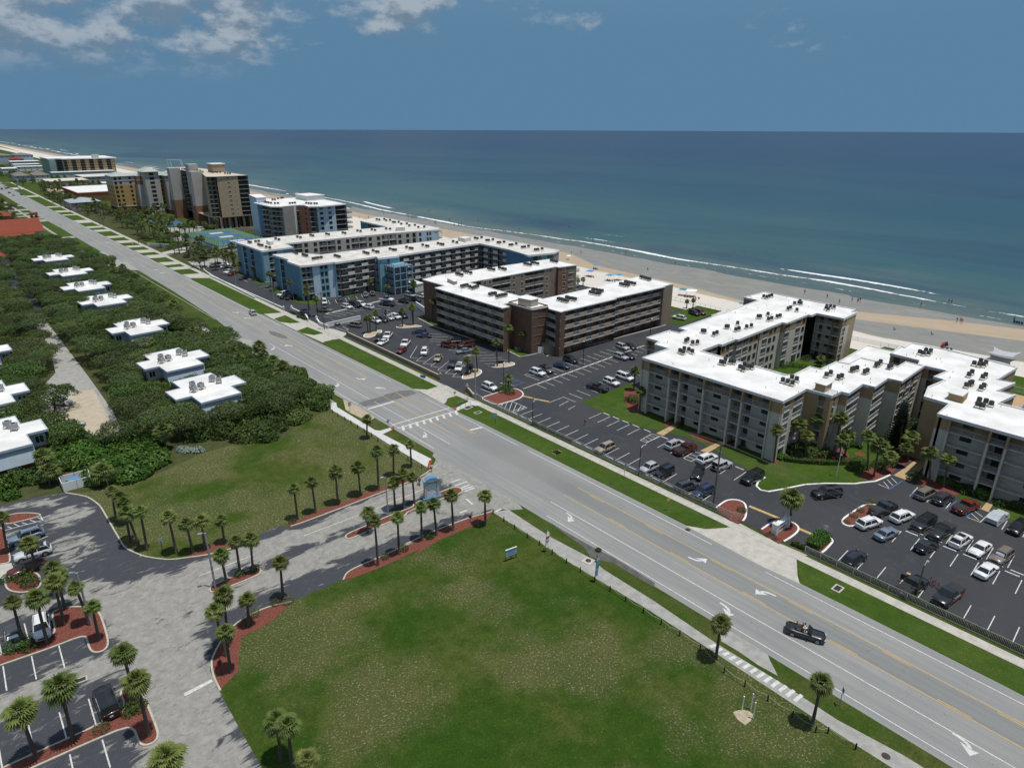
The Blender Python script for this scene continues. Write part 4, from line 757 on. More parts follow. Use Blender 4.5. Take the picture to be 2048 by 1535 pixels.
def hip(b, x0, x1, y0, y1, z, h, over=0.6, mi=0):
 x0 -= over; x1 += over; y0 -= over; y1 += over; w = min(x1 - x0, y1 - y0) / 2
 A, B, C, D = LOT(x0, y0), LOT(x1, y0), LOT(x1, y1), LOT(x0, y1)
 if x1 - x0 > y1 - y0: R0, R1 = LOT(x0 + w, (y0 + y1) / 2), LOT(x1 - w, (y0 + y1) / 2)
 else: R0, R1 = LOT((x0 + x1) / 2, y0 + w), LOT((x0 + x1) / 2, y1 - w)
 q = lambda p, zz: (p[0], p[1], zz)
 if x1 - x0 > y1 - y0:
  F = [(A, B, R1, R0),(B, C, R1),(C, D, R0, R1),(D, A, R0)]
 else: F = [(A, B, R0),(B, C, R1, R0),(C, D, R1),(D, A, R0, R1)]
 for f in F: b.face([q(p, z + (h if p in (R0, R1) else 0)) for p in f], mi)
 b.face([q(p, z - .02) for p in (D, C, B, A)], mi)
# ------------------------------------------------------------------ rooftop air conditioners
b = MB(); b.lathe([(.40,.0),(.42,.04),(.42,.72),(.40,.78)],12); CONDR = b.mesh('casing', M('condenser_casing', (0.045,0.047,0.05),(0.075,0.075,0.075),2,0.6,0.3, ob=True))
b = MB(); b.box((0,0,.40),(.85,.85,.78)); CONDS = b.mesh('casing', bpy.data.materials['condenser_casing'])
CONDV = CONDS.copy(); CONDV.materials[0] = M('grey_casing', (0.36,0.37,0.37),(0.26,0.27,0.275),3,.6, ob=True)
b = MB(); b.lathe([(.34,.785),(.34,.82),(.10,.83)],12); b.box((0,0,.815),(.74,.05,.02)); b.box((0,0,.815),(.05,.74,.02)); FAN = b.mesh('fan_grille', BLACK)
b = MB()
for y in (-.42,.42): b.box((0, y, -.06),(1.15,.09,.09))
for x in (-.5,.5):
 for y in (-.42,.42): b.box((x, y, -.26),(.07,.07,.32))
STAND = b.mesh('stand', M('stand_timber', (0.42,0.31,0.17),(0.5,0.45,0.38),2,0.8,0.2))
ACN = {}
def ac(p, z, label, group, full=True, sq=False, rz=0.0, s=1.0):
 o = thing('air_conditioner', label, 'air conditioner', (p[0], p[1], z), rz, group); o.scale = (s, s, s)
 c = obj('casing', CONDV if sq == 2 else CONDS if sq else CONDR, o, (0,0,.42))
 obj('fan_grille', FAN, c); obj('stand', STAND, o, (0,0,.42))
b = MB(); b.lathe([(.06,0),(.06,.35),(.09,.36),(.09,.42)],6); VENT = b.mesh('roof_vent', STEEL)
def vents(B, pts, z):
 for p in pts: B.part('roof_vent', VENT, (p[0], p[1], z))
def cluster(k, pts, z, label, group, sq=False):
 for i, p in enumerate(pts): ac(p, z, label, group, True, sq, 0.056 + (i % 3) * .02)
# ------------------------------------------------------------------ cream-and-tan block (north)
FH = 2.5; ZR = 12.55
A = Bld('cream_condominium', 'cream and tan five-storey block with white roof round a garden court, left of its twin', LOT(112.7,84.4), 'apartment block')
Apoly = lots((112.6,84.4),(112.6,51.4),(117.5,51.3),(122,51.2),(122.2,46.3),(125.7,46.0),(125.8,44.6),(133.0,44.6),(133.2,42.3),(140.2,42.3),(140.6,39.7),(154.2,39.5),(154.2,43),(149.5,43.2),(149.4,50.9),(143.2,51.2),(142.6,53.5),(135.4,53.9),(135.1,56.1),(127.8,56.3),(126.4,57.4),(126.4,78.0),(133.9,77.9),(134.0,77.0),(140.3,77.0),(140.4,76.4),(162.8,76.0),(163,74.8),(175.2,74.6),(175.6,73.6),(178.8,73.5),(179,66.2),(188.4,66.3),(188.6,67.6),(191.3,67.7),(191.2,95.4),(180,96.2),(179.8,91.4),(151.3,91.3),(137.6,91.4),(137.7,89.2),(134.6,89.2),(134.4,92.0),(125,92.4),(125.0,88.6),(122.4,88.0),(122.2,83.9))
A.roof(Apoly, ZR)
CR = dict(r=1.35, back=None, rm=RAILG, col=())
def fy(x, y0, y1): return (LOT(x, y0), LOT(x, y1))
# street front: end panels, galleries, two stair bays, columns between
A.facade(*fy(112.7,84.4,51.5),0, FH, 5,[(0,2.0, 'S', {}),(2.0,7.5, 'O', dict(r=1.3, win=[(1.9,1.7,1.15,.95)], rm=RAILG, lintel=.35)),(7.8,10.1, 'O', dict(r=2.6, door=[(1.5,.95,2.05)], rm=RAILG, lintel=.35)),(10.4,16.0, 'O', dict(r=1.3, win=[(-1.3,1.9,1.15,.95)], door=[(.6,.95,2.05)], lintel=.35)),
 (16.3,22.1, 'O', dict(r=1.3, win=[(2.2,1.7,1.15,.95)], lintel=.35)),(22.4,24.7, 'O', dict(r=2.6, door=[(1.1,1.1,2.05)], lintel=.35)),(25.0,30.6, 'O', dict(r=1.3, win=[(-1.3,1.9,1.15,.95)], door=[(.6,.95,2.05)], lintel=.35)),(30.6,-1, 'S', {})], CREAM, TAN, 1)
for t in (7.65,10.25,16.15,22.25,24.85):
 q = LOT(112.55,84.4 - t); A.wall(CREAM).box((q[0], q[1],5.0),(.55,.34,10.0)); A.wall(TAN).box((q[0], q[1],11.2),(.55,.34,2.4))
for t in (2.0,30.6,0.15,32.7):
 q = LOT(112.6,84.4 - t); A.wall(CREAM).box((q[0], q[1],5.0),(.36,.3,10.0)); A.wall(TAN).box((q[0], q[1],11.2),(.36,.3,2.4))
BAL = dict(r=1.5, rm=RAILW, door=[(1.6,1.6,2.05)], lintel=.3)
A.facade(LOT(112.7,51.45), LOT(122,51.2),0, FH, 5,[(0,1.0, 'S', {}),(1.0,3.4, 'O', BAL),(3.4,4.8, 'S', {}),(4.8,8.6, 'O', BAL),(8.6,-1, 'S', {})], CREAM, TAN, 1)
A.facade(LOT(122,51.2), LOT(122.1,46.3),0, FH, 5,[(0,2.6, 'S', dict(m=TAN)),(2.6,3.9, 'O', dict(r=.9, m=TAN, rm=RAILG)),(3.9,-1, 'S', dict(m=TAN))], TAN)
A.facade(LOT(122.1,46.3), LOT(125.8,46.0),0, FH, 5,[(0,1.2, 'S', dict(m=TAN)),(1.2,2.0, 'O', dict(r=.9, m=TAN)),(2.0,-1, 'S', {})], CREAM, TAN, 1)
A.facade(LOT(125.8,46.0), LOT(125.8,44.6),0, FH, 5,[(0,-1, 'S', {})], CREAM, TAN, 1)
A.facade(LOT(125.8,44.6), LOT(133.0,44.6),0, FH, 5,[(0,.5, 'S', {}),(.5,6.8, 'O', dict(r=1.6, rm=RAILW, door=[(1.2,1.0,2.0),(4.6,1.6,2.0)], back=TAN, lintel=.3)),(6.8,-1, 'S', {})], CREAM, TAN, 1)
A.facade(LOT(133.0,44.6), LOT(133.1,42.3),0, FH, 5,[(0,-1, 'S', {})], CREAM, TAN, 1)
A.facade(LOT(133.1,42.3), LOT(140.2,42.3),0, FH, 5,[(0,.4, 'S', {}),(.4,6.8, 'O', dict(r=1.6, rm=RAILW, door=[(1.2,1.0,2.0),(4.6,1.6,2.0)], back=TAN, lintel=.3)),(6.8,-1, 'S', {})], CREAM, TAN, 1)
A.facade(LOT(140.2,42.3), LOT(140.4,39.7),0, FH, 5,[(0,-1, 'S', {})], CREAM, TAN, 1)
A.facade(LOT(140.4,39.7), LOT(154.2,39.5),0, FH, 5,[(0,.6, 'S', {}),(.6,3.0, 'O', dict(BAL, m=TAN)),(3.0,4.6, 'S', dict(win=[(.8,1.0,1.1,.9)])),(4.6,7.0, 'O', BAL),(7.0,9.0, 'S', dict(win=[(1,1.2,1.1,.9)])),(9.0,11.6, 'O', BAL),(11.6,-1, 'S', {})], CREAM, TAN, 1)
# court side of the north wing
WINGS = [((126.4,78.0),(134.0,77.9)),((134.0,77.0),(140.4,77.0)),((140.4,76.4),(151.6,76.4)),((151.6,76.2),(162.9,76.0)),((163,74.8),(175.4,74.6))]
PAT = [[(0,2.2, 'S', dict(win=[(1.1,1.2,1.3,.8)])),(2.2,4.8, 'O', BAL),(4.8,5.2, 'S', {}),(5.2,-1, 'O', BAL)],[(0,2.0, 'S', dict(win=[(1.0,1.2,1.3,.8)])),(2.0,4.1, 'S', dict(win=[(1.2,1.2,1.3,.8)])),(4.1,-1, 'O', BAL)],
 [(0,2.8, 'O', BAL),(2.8,3.2, 'S', {}),(3.2,6.0, 'O', BAL),(6.0,8.4, 'S', dict(win=[(1.2,1.4,1.35,.75)])),(8.4,-1, 'S', dict(win=[(1.4,1.4,1.35,.75)]))],[(0,1.6, 'S', {}),(1.6,4.4, 'O', BAL),(4.4,7.0, 'S', dict(win=[(1.4,1.5,1.35,.75)])),(7.0,9.4, 'S', dict(win=[(1.2,1.2,1.35,.75)])),(9.4,-1, 'S', {})],
 [(0,2.8, 'O', BAL),(2.8,6.4, 'S', {}),(6.4,9.2, 'O', BAL),(9.2,-1, 'S', dict(win=[(1.6,1.4,1.35,.75)]))]]
for (a, c), pt in zip(WINGS, PAT): A.facade(LOT(*a), LOT(*c),0, FH, 5, pt, CREAM, TAN, 1)
A.plain(lots((126.4,78),(134,77.9),(134,77),(140.4,77),(140.4,76.3),(163,76),(163,74.6),(175.6,74.6),(175.6,73.6),(178.8,73.5),(178.8,74.2),(176,75.2),(164,75.6),(164,77),(141,77.5),(135,78.4),(126.4,79)),12.2,12.5, TAN)
A.facade(LOT(178.8,73.5), LOT(179,66.2),0, FH, 5,[(0,4.6, 'O', dict(r=1.4, rm=RAILG, win=[(3.4,1.0,.8,1.1)], door=[(1.2,.9,2.0)], lintel=.3)),(4.9,7.1, 'O', dict(r=2.0, rm=RAILG, m=TAN)),(7.1,-1, 'S', {})], CREAM, TAN, 1)
A.facade(LOT(179,66.2), LOT(188.4,66.3),0, FH, 5,[(0,.5, 'S', {}),(.5,2.6, 'O', dict(r=1.0, m=TAN, rm=RAILG)),(2.6,5.2, 'S', {}),(5.2,-1, 'S', dict(m=HRTAN))], CREAM, TAN, 1)
A.plain(lots((188.4,66.3),(188.6,67.6),(191.3,67.7),(191.2,95.4),(180,96.2),(179.8,91.4),(151.3,91.3),(137.6,91.4),(137.7,89.2),(134.6,89.2),(134.4,92.0),(125,92.4)),0,12.5, TAN)
A.facade(LOT(125,92.4), LOT(125,88.6),0, FH, 5,[(0,.5, 'S', {}),(.5,3.2, 'O', dict(r=1.2, rm=RAILG)),(3.2,-1, 'S', {})], CREAM, TAN, 1)
A.plain(lots((125,88.6),(122.4,88.0),(122.3,86),(122.2,83.9),(112.7,84.4)),0,12.5, CREAM)
A.plain(lots((154.2,43),(149.5,43.2),(149.4,50.9),(143.2,51.2),(142.6,53.5),(135.4,53.9),(135.1,56.1),(127.8,56.3),(126.4,57.4),(126.4,78.0)),0,12.5, CREAM)
b = MB(); b.prism(lots((122.8,49.9),(126.0,49.8),(126.0,47.9),(122.8,48.0)), ZR, ZR + 1.5,0); o = A.mesh('stair_house', b, TAN); b = MB(); b.prism(lots((122.6,50.1),(126.2,50),(126.2,47.7),(122.6,47.8)), ZR + 1.5, ZR + 1.65); obj('stair_roof', b.mesh('stair_roof', ROOFW), o)
A.part('railing', rail_mesh(3.4, WHITEP),(*LOT(122.9,47.3), ZR), radians(-88)); A.finish()
def rv(B, n, poly, z, seed):
 r = random.Random(seed); xs = [p[0] for p in poly]; ys = [p[1] for p in poly]; k = 0
 while k < n:
  p = (r.uniform(min(xs), max(xs)), r.uniform(min(ys), max(ys)))
  if inside(p, poly): B.part('roof_vent', VENT, (*p, z)); k += 1
rv(A, 46, Apoly, ZR, 3)
AG = 'condensers on the roof of the northern cream block'
for nm, pts in (('back corner at the beach', [(183.6,97),(183.6,96),(185.2,96.1),(186.7,96.1)]),('beach end, west pair', [(182.7,86.9),(184.4,86.5),(184.2,85.7),(186.1,87)]),('beach end, three in line', [(184.5,78.6),(186.6,79.4),(187.1,78.6),(187.2,77.6),(183.6,77.6)]),('inner corner of the beach end', [(175.6,85.1),(177.1,85.2),(176.1,82.8)]),
 ('middle of the north wing, eastern group', [(161.7,86.2),(162.2,85.8),(165.9,85.7),(161.3,83),(162.8,82.9),(165.6,82.9),(166.8,82.7)]),('middle of the north wing, western group', [(146.6,86.3),(147,86),(151.6,86.1),(146.2,83.3),(147.5,83.2),(150.5,82.9),(152.4,82.7)]),('west part of the north wing', [(138.8,88),(139.1,87.5),(138.7,84.7),(140.2,84.8)]),('northwest corner, behind', [(128.8,85.8),(130,86.1),(128.8,83.9),(130,83.4)]),('northwest corner, front', [(121.5,82.2),(123.4,82.4),(123.7,81.4),(123.2,80.1),(121.3,81.2)]),
 ('front bar, left group', [(121.8,71.9),(122,71.2),(124,72.2),(123.7,70.8),(124.2,70.2)]),('front bar, second group', [(122.1,67.5),(124.2,67.7),(121.7,66.5),(123.7,66.6),(124.2,66)]),('southwest corner', [(121.6,57.7),(121.6,56.7),(124.5,57.3),(121.6,55.7),(124.3,56.2)]),('south wing, beside the stair house', [(131.3,53.5),(133.2,53.5),(131.9,51.3),(132.9,51.1)]),('south wing, second group', [(138.5,51.5),(139.2,51.4),(140.2,51.2),(139.2,49.2),(140.2,49.1)]),('south wing, third group', [(145.6,49.5),(146.4,49.4),(148,49.6),(146.3,47.2),(147.2,47.1)])):
 cluster(0, pts, ZR, 'dark condenser on the northern cream block roof, ' + nm, AG)
# ------------------------------------------------------------------ its twin to the south
Bb = Bld('cream_condominium', 'cream and tan five-storey block with stepped white roof, at the right edge by the pool', LOT(128.3,29.7), 'apartment block')
Bpoly = lots((128.2,29.8),(128.2,-16),(142.3,-16),(142.2,23.4),(149.5,22.2),(149.4,25.1),(157.1,23.7),(156.6,26.6),(168.2,25.4),(170.2,38),(169.8,46.5),(164.6,46.6),(164.4,47.4),(157.6,47.3),(157.3,41.2),(154.3,40.6),(154.4,35),(148.4,35.9),(148.0,33.8),(141.2,34.9),(135.2,33.9),(134.8,29.6))
Bb.roof(Bpoly, ZR + .01)
Bb.facade(*fy(128.3,29.7,-16),0, FH, 5,[(0,2.1, 'S', {}),(2.1,8.1, 'O', dict(r=1.3, win=[(2.6,1.8,1.15,.95)], lintel=.35)),(8.4,10.7, 'O', dict(r=2.6, door=[(1.1,1.1,2.05)], lintel=.35)),(11.0,17.0, 'O', dict(r=1.3, win=[(-1.6,1.9,1.15,.95)], lintel=.35)),(17.3,23.2, 'O', dict(r=1.3, win=[(2.2,1.7,1.15,.95)], lintel=.35)),(23.5,25.8, 'O', dict(r=2.6, door=[(1.1,1.1,2.05)], lintel=.35)),(26.1,32, 'O', dict(r=1.3, win=[(-1.6,1.9,1.15,.95)], lintel=.35)),(32,-1, 'S', {})], CREAM, TAN, 1)
for t in (2.1,8.25,10.85,17.15,23.35,25.95,.15):
 q = LOT(128.15,29.7 - t); Bb.wall(CREAM).box((q[0], q[1],5.0),(.5,.34,10.0)); Bb.wall(TAN).box((q[0], q[1],11.2),(.5,.34,2.4))
Bb.facade(LOT(135.2,33.9), LOT(134.8,29.6),0, FH, 5,[(0,-1, 'S', {})], TAN)
Bb.facade(LOT(141.2,34.9), LOT(141.0,33.9),0, FH, 5,[(0,-1, 'S', {})], TAN); Bb.facade(LOT(141.2,34.9), LOT(135.2,33.9),0, FH, 5,[(0,-1, 'S', {})], TAN)
Bb.facade(LOT(148.4,35.9), LOT(148.0,33.8),0, FH, 5,[(0,1.9, 'O', dict(r=1.2, m=TAN)),(1.9,-1, 'S', {})], CREAM, TAN, 1)
Bb.facade(LOT(154.3,40.6), LOT(154.4,35),0, FH, 5,[(0,2.2, 'S', {}),(2.2,4.0, 'O', dict(r=1.2, m=TAN)),(4.0,-1, 'S', {})], CREAM, TAN, 1)
Bb.facade(LOT(157.6,47.3), LOT(157.3,41.2),0, FH, 5,[(0,-1, 'S', dict(m=TAN, win=[(1.5,1.3,1.2,.9)]))], TAN)
Bb.plain(lots((128.3,-16),(142.3,-16),(142.2,23.4),(149.5,22.2),(149.4,25.1),(157.1,23.7),(156.6,26.6),(168.2,25.4),(170.2,38),(169.8,46.5),(164.6,46.6),(164.4,47.4),(157.6,47.3)),0,12.4, TAN)
Bb.plain(lots((134.8,29.6),(128.3,29.7),(128.3,29.0),(135,29)),0,12.4, CREAM); Bb.plain(lots((154.4,35),(148.4,35.9),(148,33.8),(141,34.8),(141,33),(154,33)),0,12.4, TAN)
b = MB(); b.prism([(137.5,33.3),(137.2,30.7),(140.8,31),(140.7,33.5)], ZR, ZR + 1.3); o = Bb.mesh('stair_house', b, TAN); b = MB(); b.prism([(137.2,33.5),(137.1,30.9),(140.4,31),(140.1,33.5)], ZR + 1.3, ZR + 1.45); obj('stair_roof', b.mesh('stair_roof', ROOFW), o)
Bb.finish(); rv(Bb, 30,[p for p in Bpoly if p[1] > -20], ZR, 5)
BG = 'condensers on the roof of the southern cream block'
for nm, pts in (('beach end, north group', [(161.9,46.7),(161.6,45.8),(164.5,46.3),(162.5,45.1),(164.7,45.4)]),('beach end, south group', [(162.5,36.2),(162.4,35.2),(165.5,35.8),(163.1,34.6),(164.9,34.7)]),('connecting wing, first group', [(153.7,34.6),(155.9,34.7),(154.2,32.3),(155.9,32.3)]),('connecting wing, second group', [(146.5,32.9),(148.2,32.8),(148.9,32.7),(147.1,30.6),(148.7,30.6)]),('front corner group', [(137,28.3),(139.6,28.8),(137,27.5),(139.8,27.8),(139.3,26.8)])):
 cluster(0, pts, ZR, 'dark condenser on the southern cream block roof, ' + nm, BG)
b = MB(); b.prism(lots((171,48),(190,48),(190,62),(171,62)),0,3.2); P_ = Bld('pool_pavilion', 'low white-roofed pavilion in the gap between the two cream blocks', LOT(171,48), 'pavilion'); P_.mesh('wall', b, BEIGE); P_.roof(lots((170.5,47.5),(190.5,47.5),(190.5,62.5),(170.5,62.5)),3.4)
b = MB(); b.prism(lots((146,97.0),(154,97.2),(154,93.6),(146,93.5)),0,3.0); P_ = Bld('service_shed', 'small low tan shed with white roof behind the northern cream block', LOT(146,93.5), 'shed'); P_.mesh('wall', b, BEIGE); P_.roof(lots((145.6,97.4),(154.4,97.6),(154.4,93.3),(145.6,93.2)),3.2)
# ------------------------------------------------------------------ brown brick block
FB = 2.6; ZB = 13.0
Br = Bld('brown_condominium', 'brown five-storey block with taupe balcony bands and a U-shaped white roof', LOT(115.9,136), 'apartment block')
Brp = lots((119.6,181),(119.8,170.2),(119.9,168.6),(115.7,168.5),(115.8,135.8),(118.3,135.9),(118.4,138.8),(120.9,138.9),(121.0,129.2),(126.8,128.4),(125.2,126.4),(125.2,122.1),(148.4,120.8),(148.4,121.6),(172.4,119.9),(172.4,120.6),(177,120.4),(178.2,134.4),(152.4,134.3),(131.5,135.2),(131.4,142.2),(128.6,142.4),(128.4,167.1),(168.2,165.4),(168.3,164.0),(176.3,162.2),(176.4,176.8),(127.2,182.4))
Br.roof(Brp, ZB, ROOFW, WHITEP, 0.10,0.22)
def bandrail(L, unit=5.4, solid=3.0):
 out = []; t = 0.0
 while t < L - .3:
  a = min(L, t + unit - solid); c = min(L, t + unit); out.append((t / L, a / L, 'r'))
  if c - a > .2: out.append((a / L, c / L, 'p'))
  t += unit
 return out
def wd(L, step=5.4):
 w, d = [],[]; t = .9
 while t < L - 1.5: d.append((t, .95,2.0)); w += [(t + 1.6,.8,.8,1.1),(t + 3.0,.8,.8,1.1)] if t + 3.4 < L else []; t += step
 return w, d
def gallery(Bd, p0, p1, z0, fh, n, wallm, **k):
 L = (Vector(p1) - Vector(p0)).length; w, d = wd(L, k.pop('step', 5.4)); un = k.pop('unit', 5.4); so_ = k.pop('solid', 3.0)
 Bd.facade(p0, p1, z0, fh, n, [(0, L, 'O', dict(dict(r=1.6, rail=bandrail(L, un, so_), rm=RAILW, pm=BANDT, win=w, door=d, fr=WFR, nm=0), **k))], wallm)
gallery(Br, LOT(116.0,168.4), LOT(116.1,136.0),0, FB, 5, BRICKB)
Br.facade(LOT(119.7,181), LOT(119.9,168.4),0, FB, 5,[(0,-1, 'S', {})], BRICKB); Br.plain(lots((119.9,168.5),(116,168.5),(116,167.8),(120,167.8)),0,.1, BRICKB)
Br.facade(LOT(118.4,138.9), LOT(121,129.2),0, FB, 5,[(0,-1, 'S', {})], BRICKB, None, 0) if False else Br.plain(lots((120.9,139),(121.0,129.2),(126.8,128.5),(126.8,139)),0,13.4, BRICKB)
Br.plain(lots((118.3,138.9),(120.9,138.9),(120.9,137.5),(118.3,137.5)),0,12.9, BRICKB)
for z in (2.6,5.2,7.8,10.4): Br.wall(TAUPE).box((*LOT(124,128.78), z),(5.6,.05,.09),0, radians(-5))
gallery(Br, LOT(126.2,128.4), LOT(125.3,122.1),0, FB, 5, BRICKB, solid=0.01)
gallery(Br, LOT(125.3,122.1), LOT(148.5,120.9),0, FB, 5, BRICKB); gallery(Br, LOT(148.5,121.6), LOT(172.4,120.4),0, FB, 5, BRICKB)
Br.facade(LOT(172.4,119.9), LOT(172.4,119.8),0, FB, 5,[(0,-1, 'S', {})], BRICKB); Br.plain(lots((172.4,119.8),(177,119.9),(178,134.4),(152,134.3),(131.5,135.2),(131.4,142.2),(128.6,142.4),(128.4,167)),0,12.9, TAUPE)
Br.plain(lots((172.4,119.8),(172.4,123),(171.8,123),(171.8,119.9)),0,12.9, TAUPE)
BB = dict(r=1.5, rm=RAILW, door=[(1.4,1.4,2.0)], lintel=.3, back=BRICKB)
WN = dict(win=[(1.0,1.3,1.5,.7)], fr=WFR)
Br.facade(LOT(128.4,166.9), LOT(168.2,165.5),0, FB, 5,[(0,3, 'S', {}),(3,5, 'O', BB),(5,7.5, 'S', dict(win=[(1.6,1.3,1.5,.7)], fr=WFR)),(7.5,10, 'S', dict(win=[(1.4,1.3,1.5,.7)], fr=WFR)),(10,13.9, 'O', BB),(14.1,18.0, 'O', BB),(18,21, 'S', dict(win=[(1.5,1.3,1.5,.7)], fr=WFR)),(21,25, 'S', dict(win=[(2.4,1.3,1.5,.7)], fr=WFR)),(25,29.3, 'O', BB),(29.5,34, 'O', BB),(34,37.4, 'S', dict(win=[(1.6,1.3,1.5,.7)], fr=WFR)),(37.4,-1, 'S', {})], TAUPE)
Br.facade(LOT(168.2,165.5), LOT(168.3,164.0),0, FB, 5,[(0,-1, 'S', {})], BRICKB)
Br.facade(LOT(168.3,164.0), LOT(176.3,162.3),0, FB, 5,[(0,4.6, 'S', dict(win=[(2.6,1.4,1.5,.7)], fr=WFR, m=HRBRN)),(4.6,-1, 'O', dict(r=2.4, rm=RAILW, back=BRICKB))], BRICKB)
Br.plain(lots((176.3,162.2),(176.4,176.8),(127.2,182.3),(119.7,181)),0,12.9, TAUPE)
b = MB()
for bb, (xa, xb) in ((176.5,(162.5,167)),(176.5,(168,172))):
 for f in range(1,5): b.box((*LOT(177.4,(xa + xb) / 2), f * FB),(1.8, xb - xa, .18),0,.056)
Br.mesh('balcony_slab', b, CONC)
for xa, xb in ((162.5,167),(168,172)):
 for f in range(1,5): Br.part('railing', rail_mesh(xb - xa, RAILW),(*LOT(178.2,(xa + xb) / 2), f * FB + .05), radians(93)); Br.part('railing', rail_mesh(1.8, RAILW),(*LOT(177.4, xa), f * FB + .05),.056)
for q, z1 in (([(121.7,137.5),(122.6,133.1),(125.6,133.3),(124.8,137.7)],1.9),([(123.6,174.4),(122.6,169.2),(124.1,169.7),(125.4,175.4)],1.1)):
 b = MB(); b.prism(q, ZB, ZB + z1); o = Br.mesh('stair_house', b, BANDT); b = MB(); c = Vector((sum(p[0] for p in q) / 4, sum(p[1] for p in q) / 4)); b.prism([tuple(c + (Vector(p) - c) * 1.06) for p in q], ZB + z1, ZB + z1 + .12); obj('stair_roof', b.mesh('stair_roof', ROOFW), o)
b = MB(); b.prism([(124.4,130.5),(124.1,127),(131.4,125.4),(132.4,130.9)],0,2.7); o = Br.mesh('bin_store', b, TAUPE); b = MB(); b.prism([(122.6,128.3),(125.2,131.4),(125.3,128.3),(123.1,126.1)],2.7,2.75); 
b = MB(); b.box((0,0,0),(2.0,.06,1.9)); Br.part('gate', b.mesh('gate', WHITEP),(*[(123.7,129.7)][0],1.0), radians(-25)); Br.finish(); rv(Br, 14, Brp, ZB, 8)
b = MB(); 
for q in ([(133.1,129.2),(135.9,128.4)],[(139.7,128.4),(142.7,128.2)],[(146.5,128.3),(149.7,128.2)],[(157.1,129.8),(160.7,129.4)],[(164,129.4),(167.7,129.1)],[(170.9,129.3),(174.7,129)]):
 b = MB(); b.strip(q, .15,0,1.1); tagit(obj('screen_wall', b.mesh('screen_wall', BANDT)), 'short taupe screen wall at the foot of the brown block south side, counted from the corner: ' + ORD[len([o for o in bpy.data.objects if o.name.startswith('screen_wall')]) - 1], 'wall', 'screen walls along the brown block')
RG = 'condensers on the roof of the brown block'
for nm, pts in (('northwest pair of rows', [(121.8,164.1),(122.8,164.2),(123.9,164.3),(123.1,161.9),(122.8,160),(124.1,160.4),(125.3,160.7)]),('west bar, south rows', [(121.7,150.1),(122.8,150.3),(123.6,150),(121.7,146.7),(122.9,146.9),(123.9,146.9),(125,146.8)]),('south wing, first rows', [(133.3,132.9),(133.5,132),(133.4,130.9),(133.5,129.7),(136.4,132.6),(136.3,131.5),(136.6,130.6),(136.7,129.6)]),('south wing, second rows', [(146.6,132.7),(146.7,131.8),(146.7,130.5),(147.2,129.7),(149.9,134.7),(150.1,133.6),(150.2,132.4),(150.5,131.6)]),('south wing, third rows', [(162.3,134.2),(162.3,133.3),(162.4,132.3),(162.7,131.5),(166,135.3),(165.8,134.1),(165.9,132.9),(165.9,131.6)]),('beach end of the south wing', [(175.8,136.9),(175.5,135.8),(175.2,134.5),(175.2,133.5),(175,132.7)]),
 ('north wing, first rows', [(131.9,180.4),(132,179.2),(131.9,177.6),(136.2,181.6),(136.4,180.4),(136.2,178.3)]),('north wing, second rows', [(145.7,180.4),(145.7,179.2),(145.7,177.5),(149.2,178.6),(149.2,176.9),(149.2,175.5)]),('north wing, third rows', [(161.3,178.7),(161.4,177.3),(161.6,175.9),(164.5,178.4),(164.9,177.2),(164.9,175.6)]),('beach end of the north wing', [(172.9,176.8),(172.7,175.3),(172.7,173.8)])):
 cluster(0, pts, ZB, 'square condenser on the brown block roof, ' + nm, RG, True)
# ------------------------------------------------------------------ blue block: front
FBl = 2.6; ZL = 13.1
Bl = Bld('blue_condominium', 'blue five-storey block with white slab balconies and grey-white roof, nearer of the two', LOT(99,229), 'apartment block')
Blp = lots((99.6,257),(100,248),(100.2,242.8),(98.3,240),(98.3,228.8),(103,227.9),(110.6,227.3),(110.7,226),(128.4,226),(127.2,222.3),(136,221.2),(136.3,222.7),(178.4,222.4),(178.2,201.6),(175.4,187.6),(187,184.6),(192.8,186.9),(192.9,236.4),(180.8,240),(114,244),(108.4,254.6))
Bl.roof(Blp, ZL, ROOFG, WHITEP, 0.18,0.55)
VB = dict(r=1.4, rm=RAILD, back=GREYST)
Bl.facade(LOT(99.9,257), LOT(100.3,242.8),0, FBl, 5,[(0,4.2, 'S', dict(m=BLUE)),(4.2,5.4, 'S', dict(m=AQUA)),(5.4,8.6, 'O', dict(VB, m=BLUE)),(8.6,12.2, 'S', dict(m=BLUE)),(12.2,-1, 'O', dict(VB, m=BLUE))], BLUE)
Bl.facade(LOT(98.6,242.8), LOT(98.6,229),0, FBl, 5,[(0,11.8, 'S', dict(m=BLUE)),(11.8,-1, 'S', dict(m=AQUA))], BLUE); Bl.plain(lots((98.6,242.8),(100.3,242.8),(100.3,243.0),(98.6,243.0)),0,13, AQUA)
Bl.facade(LOT(98.6,229), LOT(110.6,227.5),0, FBl, 5,[(0,4.0, 'O', dict(r=1.6, rm=RAILG, door=[(1.2,1.2,2.0),(3.0,1.0,2.0)], back=AQUA)),(4.0,6.6, 'S', dict(m=PALEB)),(6.6,10.0, 'S', dict(m=AQUA, win=[(.9,1.1,1.5,.7),(2.5,1.1,1.5,.7)], fr=DFR)),(10.0,-1, 'S', dict(m=PALEB))], AQUA, AQUA, 1)
Bl.facade(LOT(110.6,227.5), LOT(113.0,226.3),0, FBl, 5,[(0,.9, 'S', dict(m=AQUA)),(.9,-1, 'O', dict(r=2, back=GREYST, rm=RAILG))], AQUA)
gallery(Bl, LOT(112.8,226.2), LOT(127.6,226.0),0, FBl, 5, GREYST, rm=RAILD, pm=WHITEST, unit=6.0, solid=2.9)
Bl.facade(LOT(127.6,226.0), LOT(127.7,222.4),0, FBl, 5,[(0,.8, 'S', dict(m=GREYST)),(.8,2.4, 'O', dict(r=.8, rm=RAILD)),(2.4,-1, 'S', dict(m=AQUA))], AQUA)
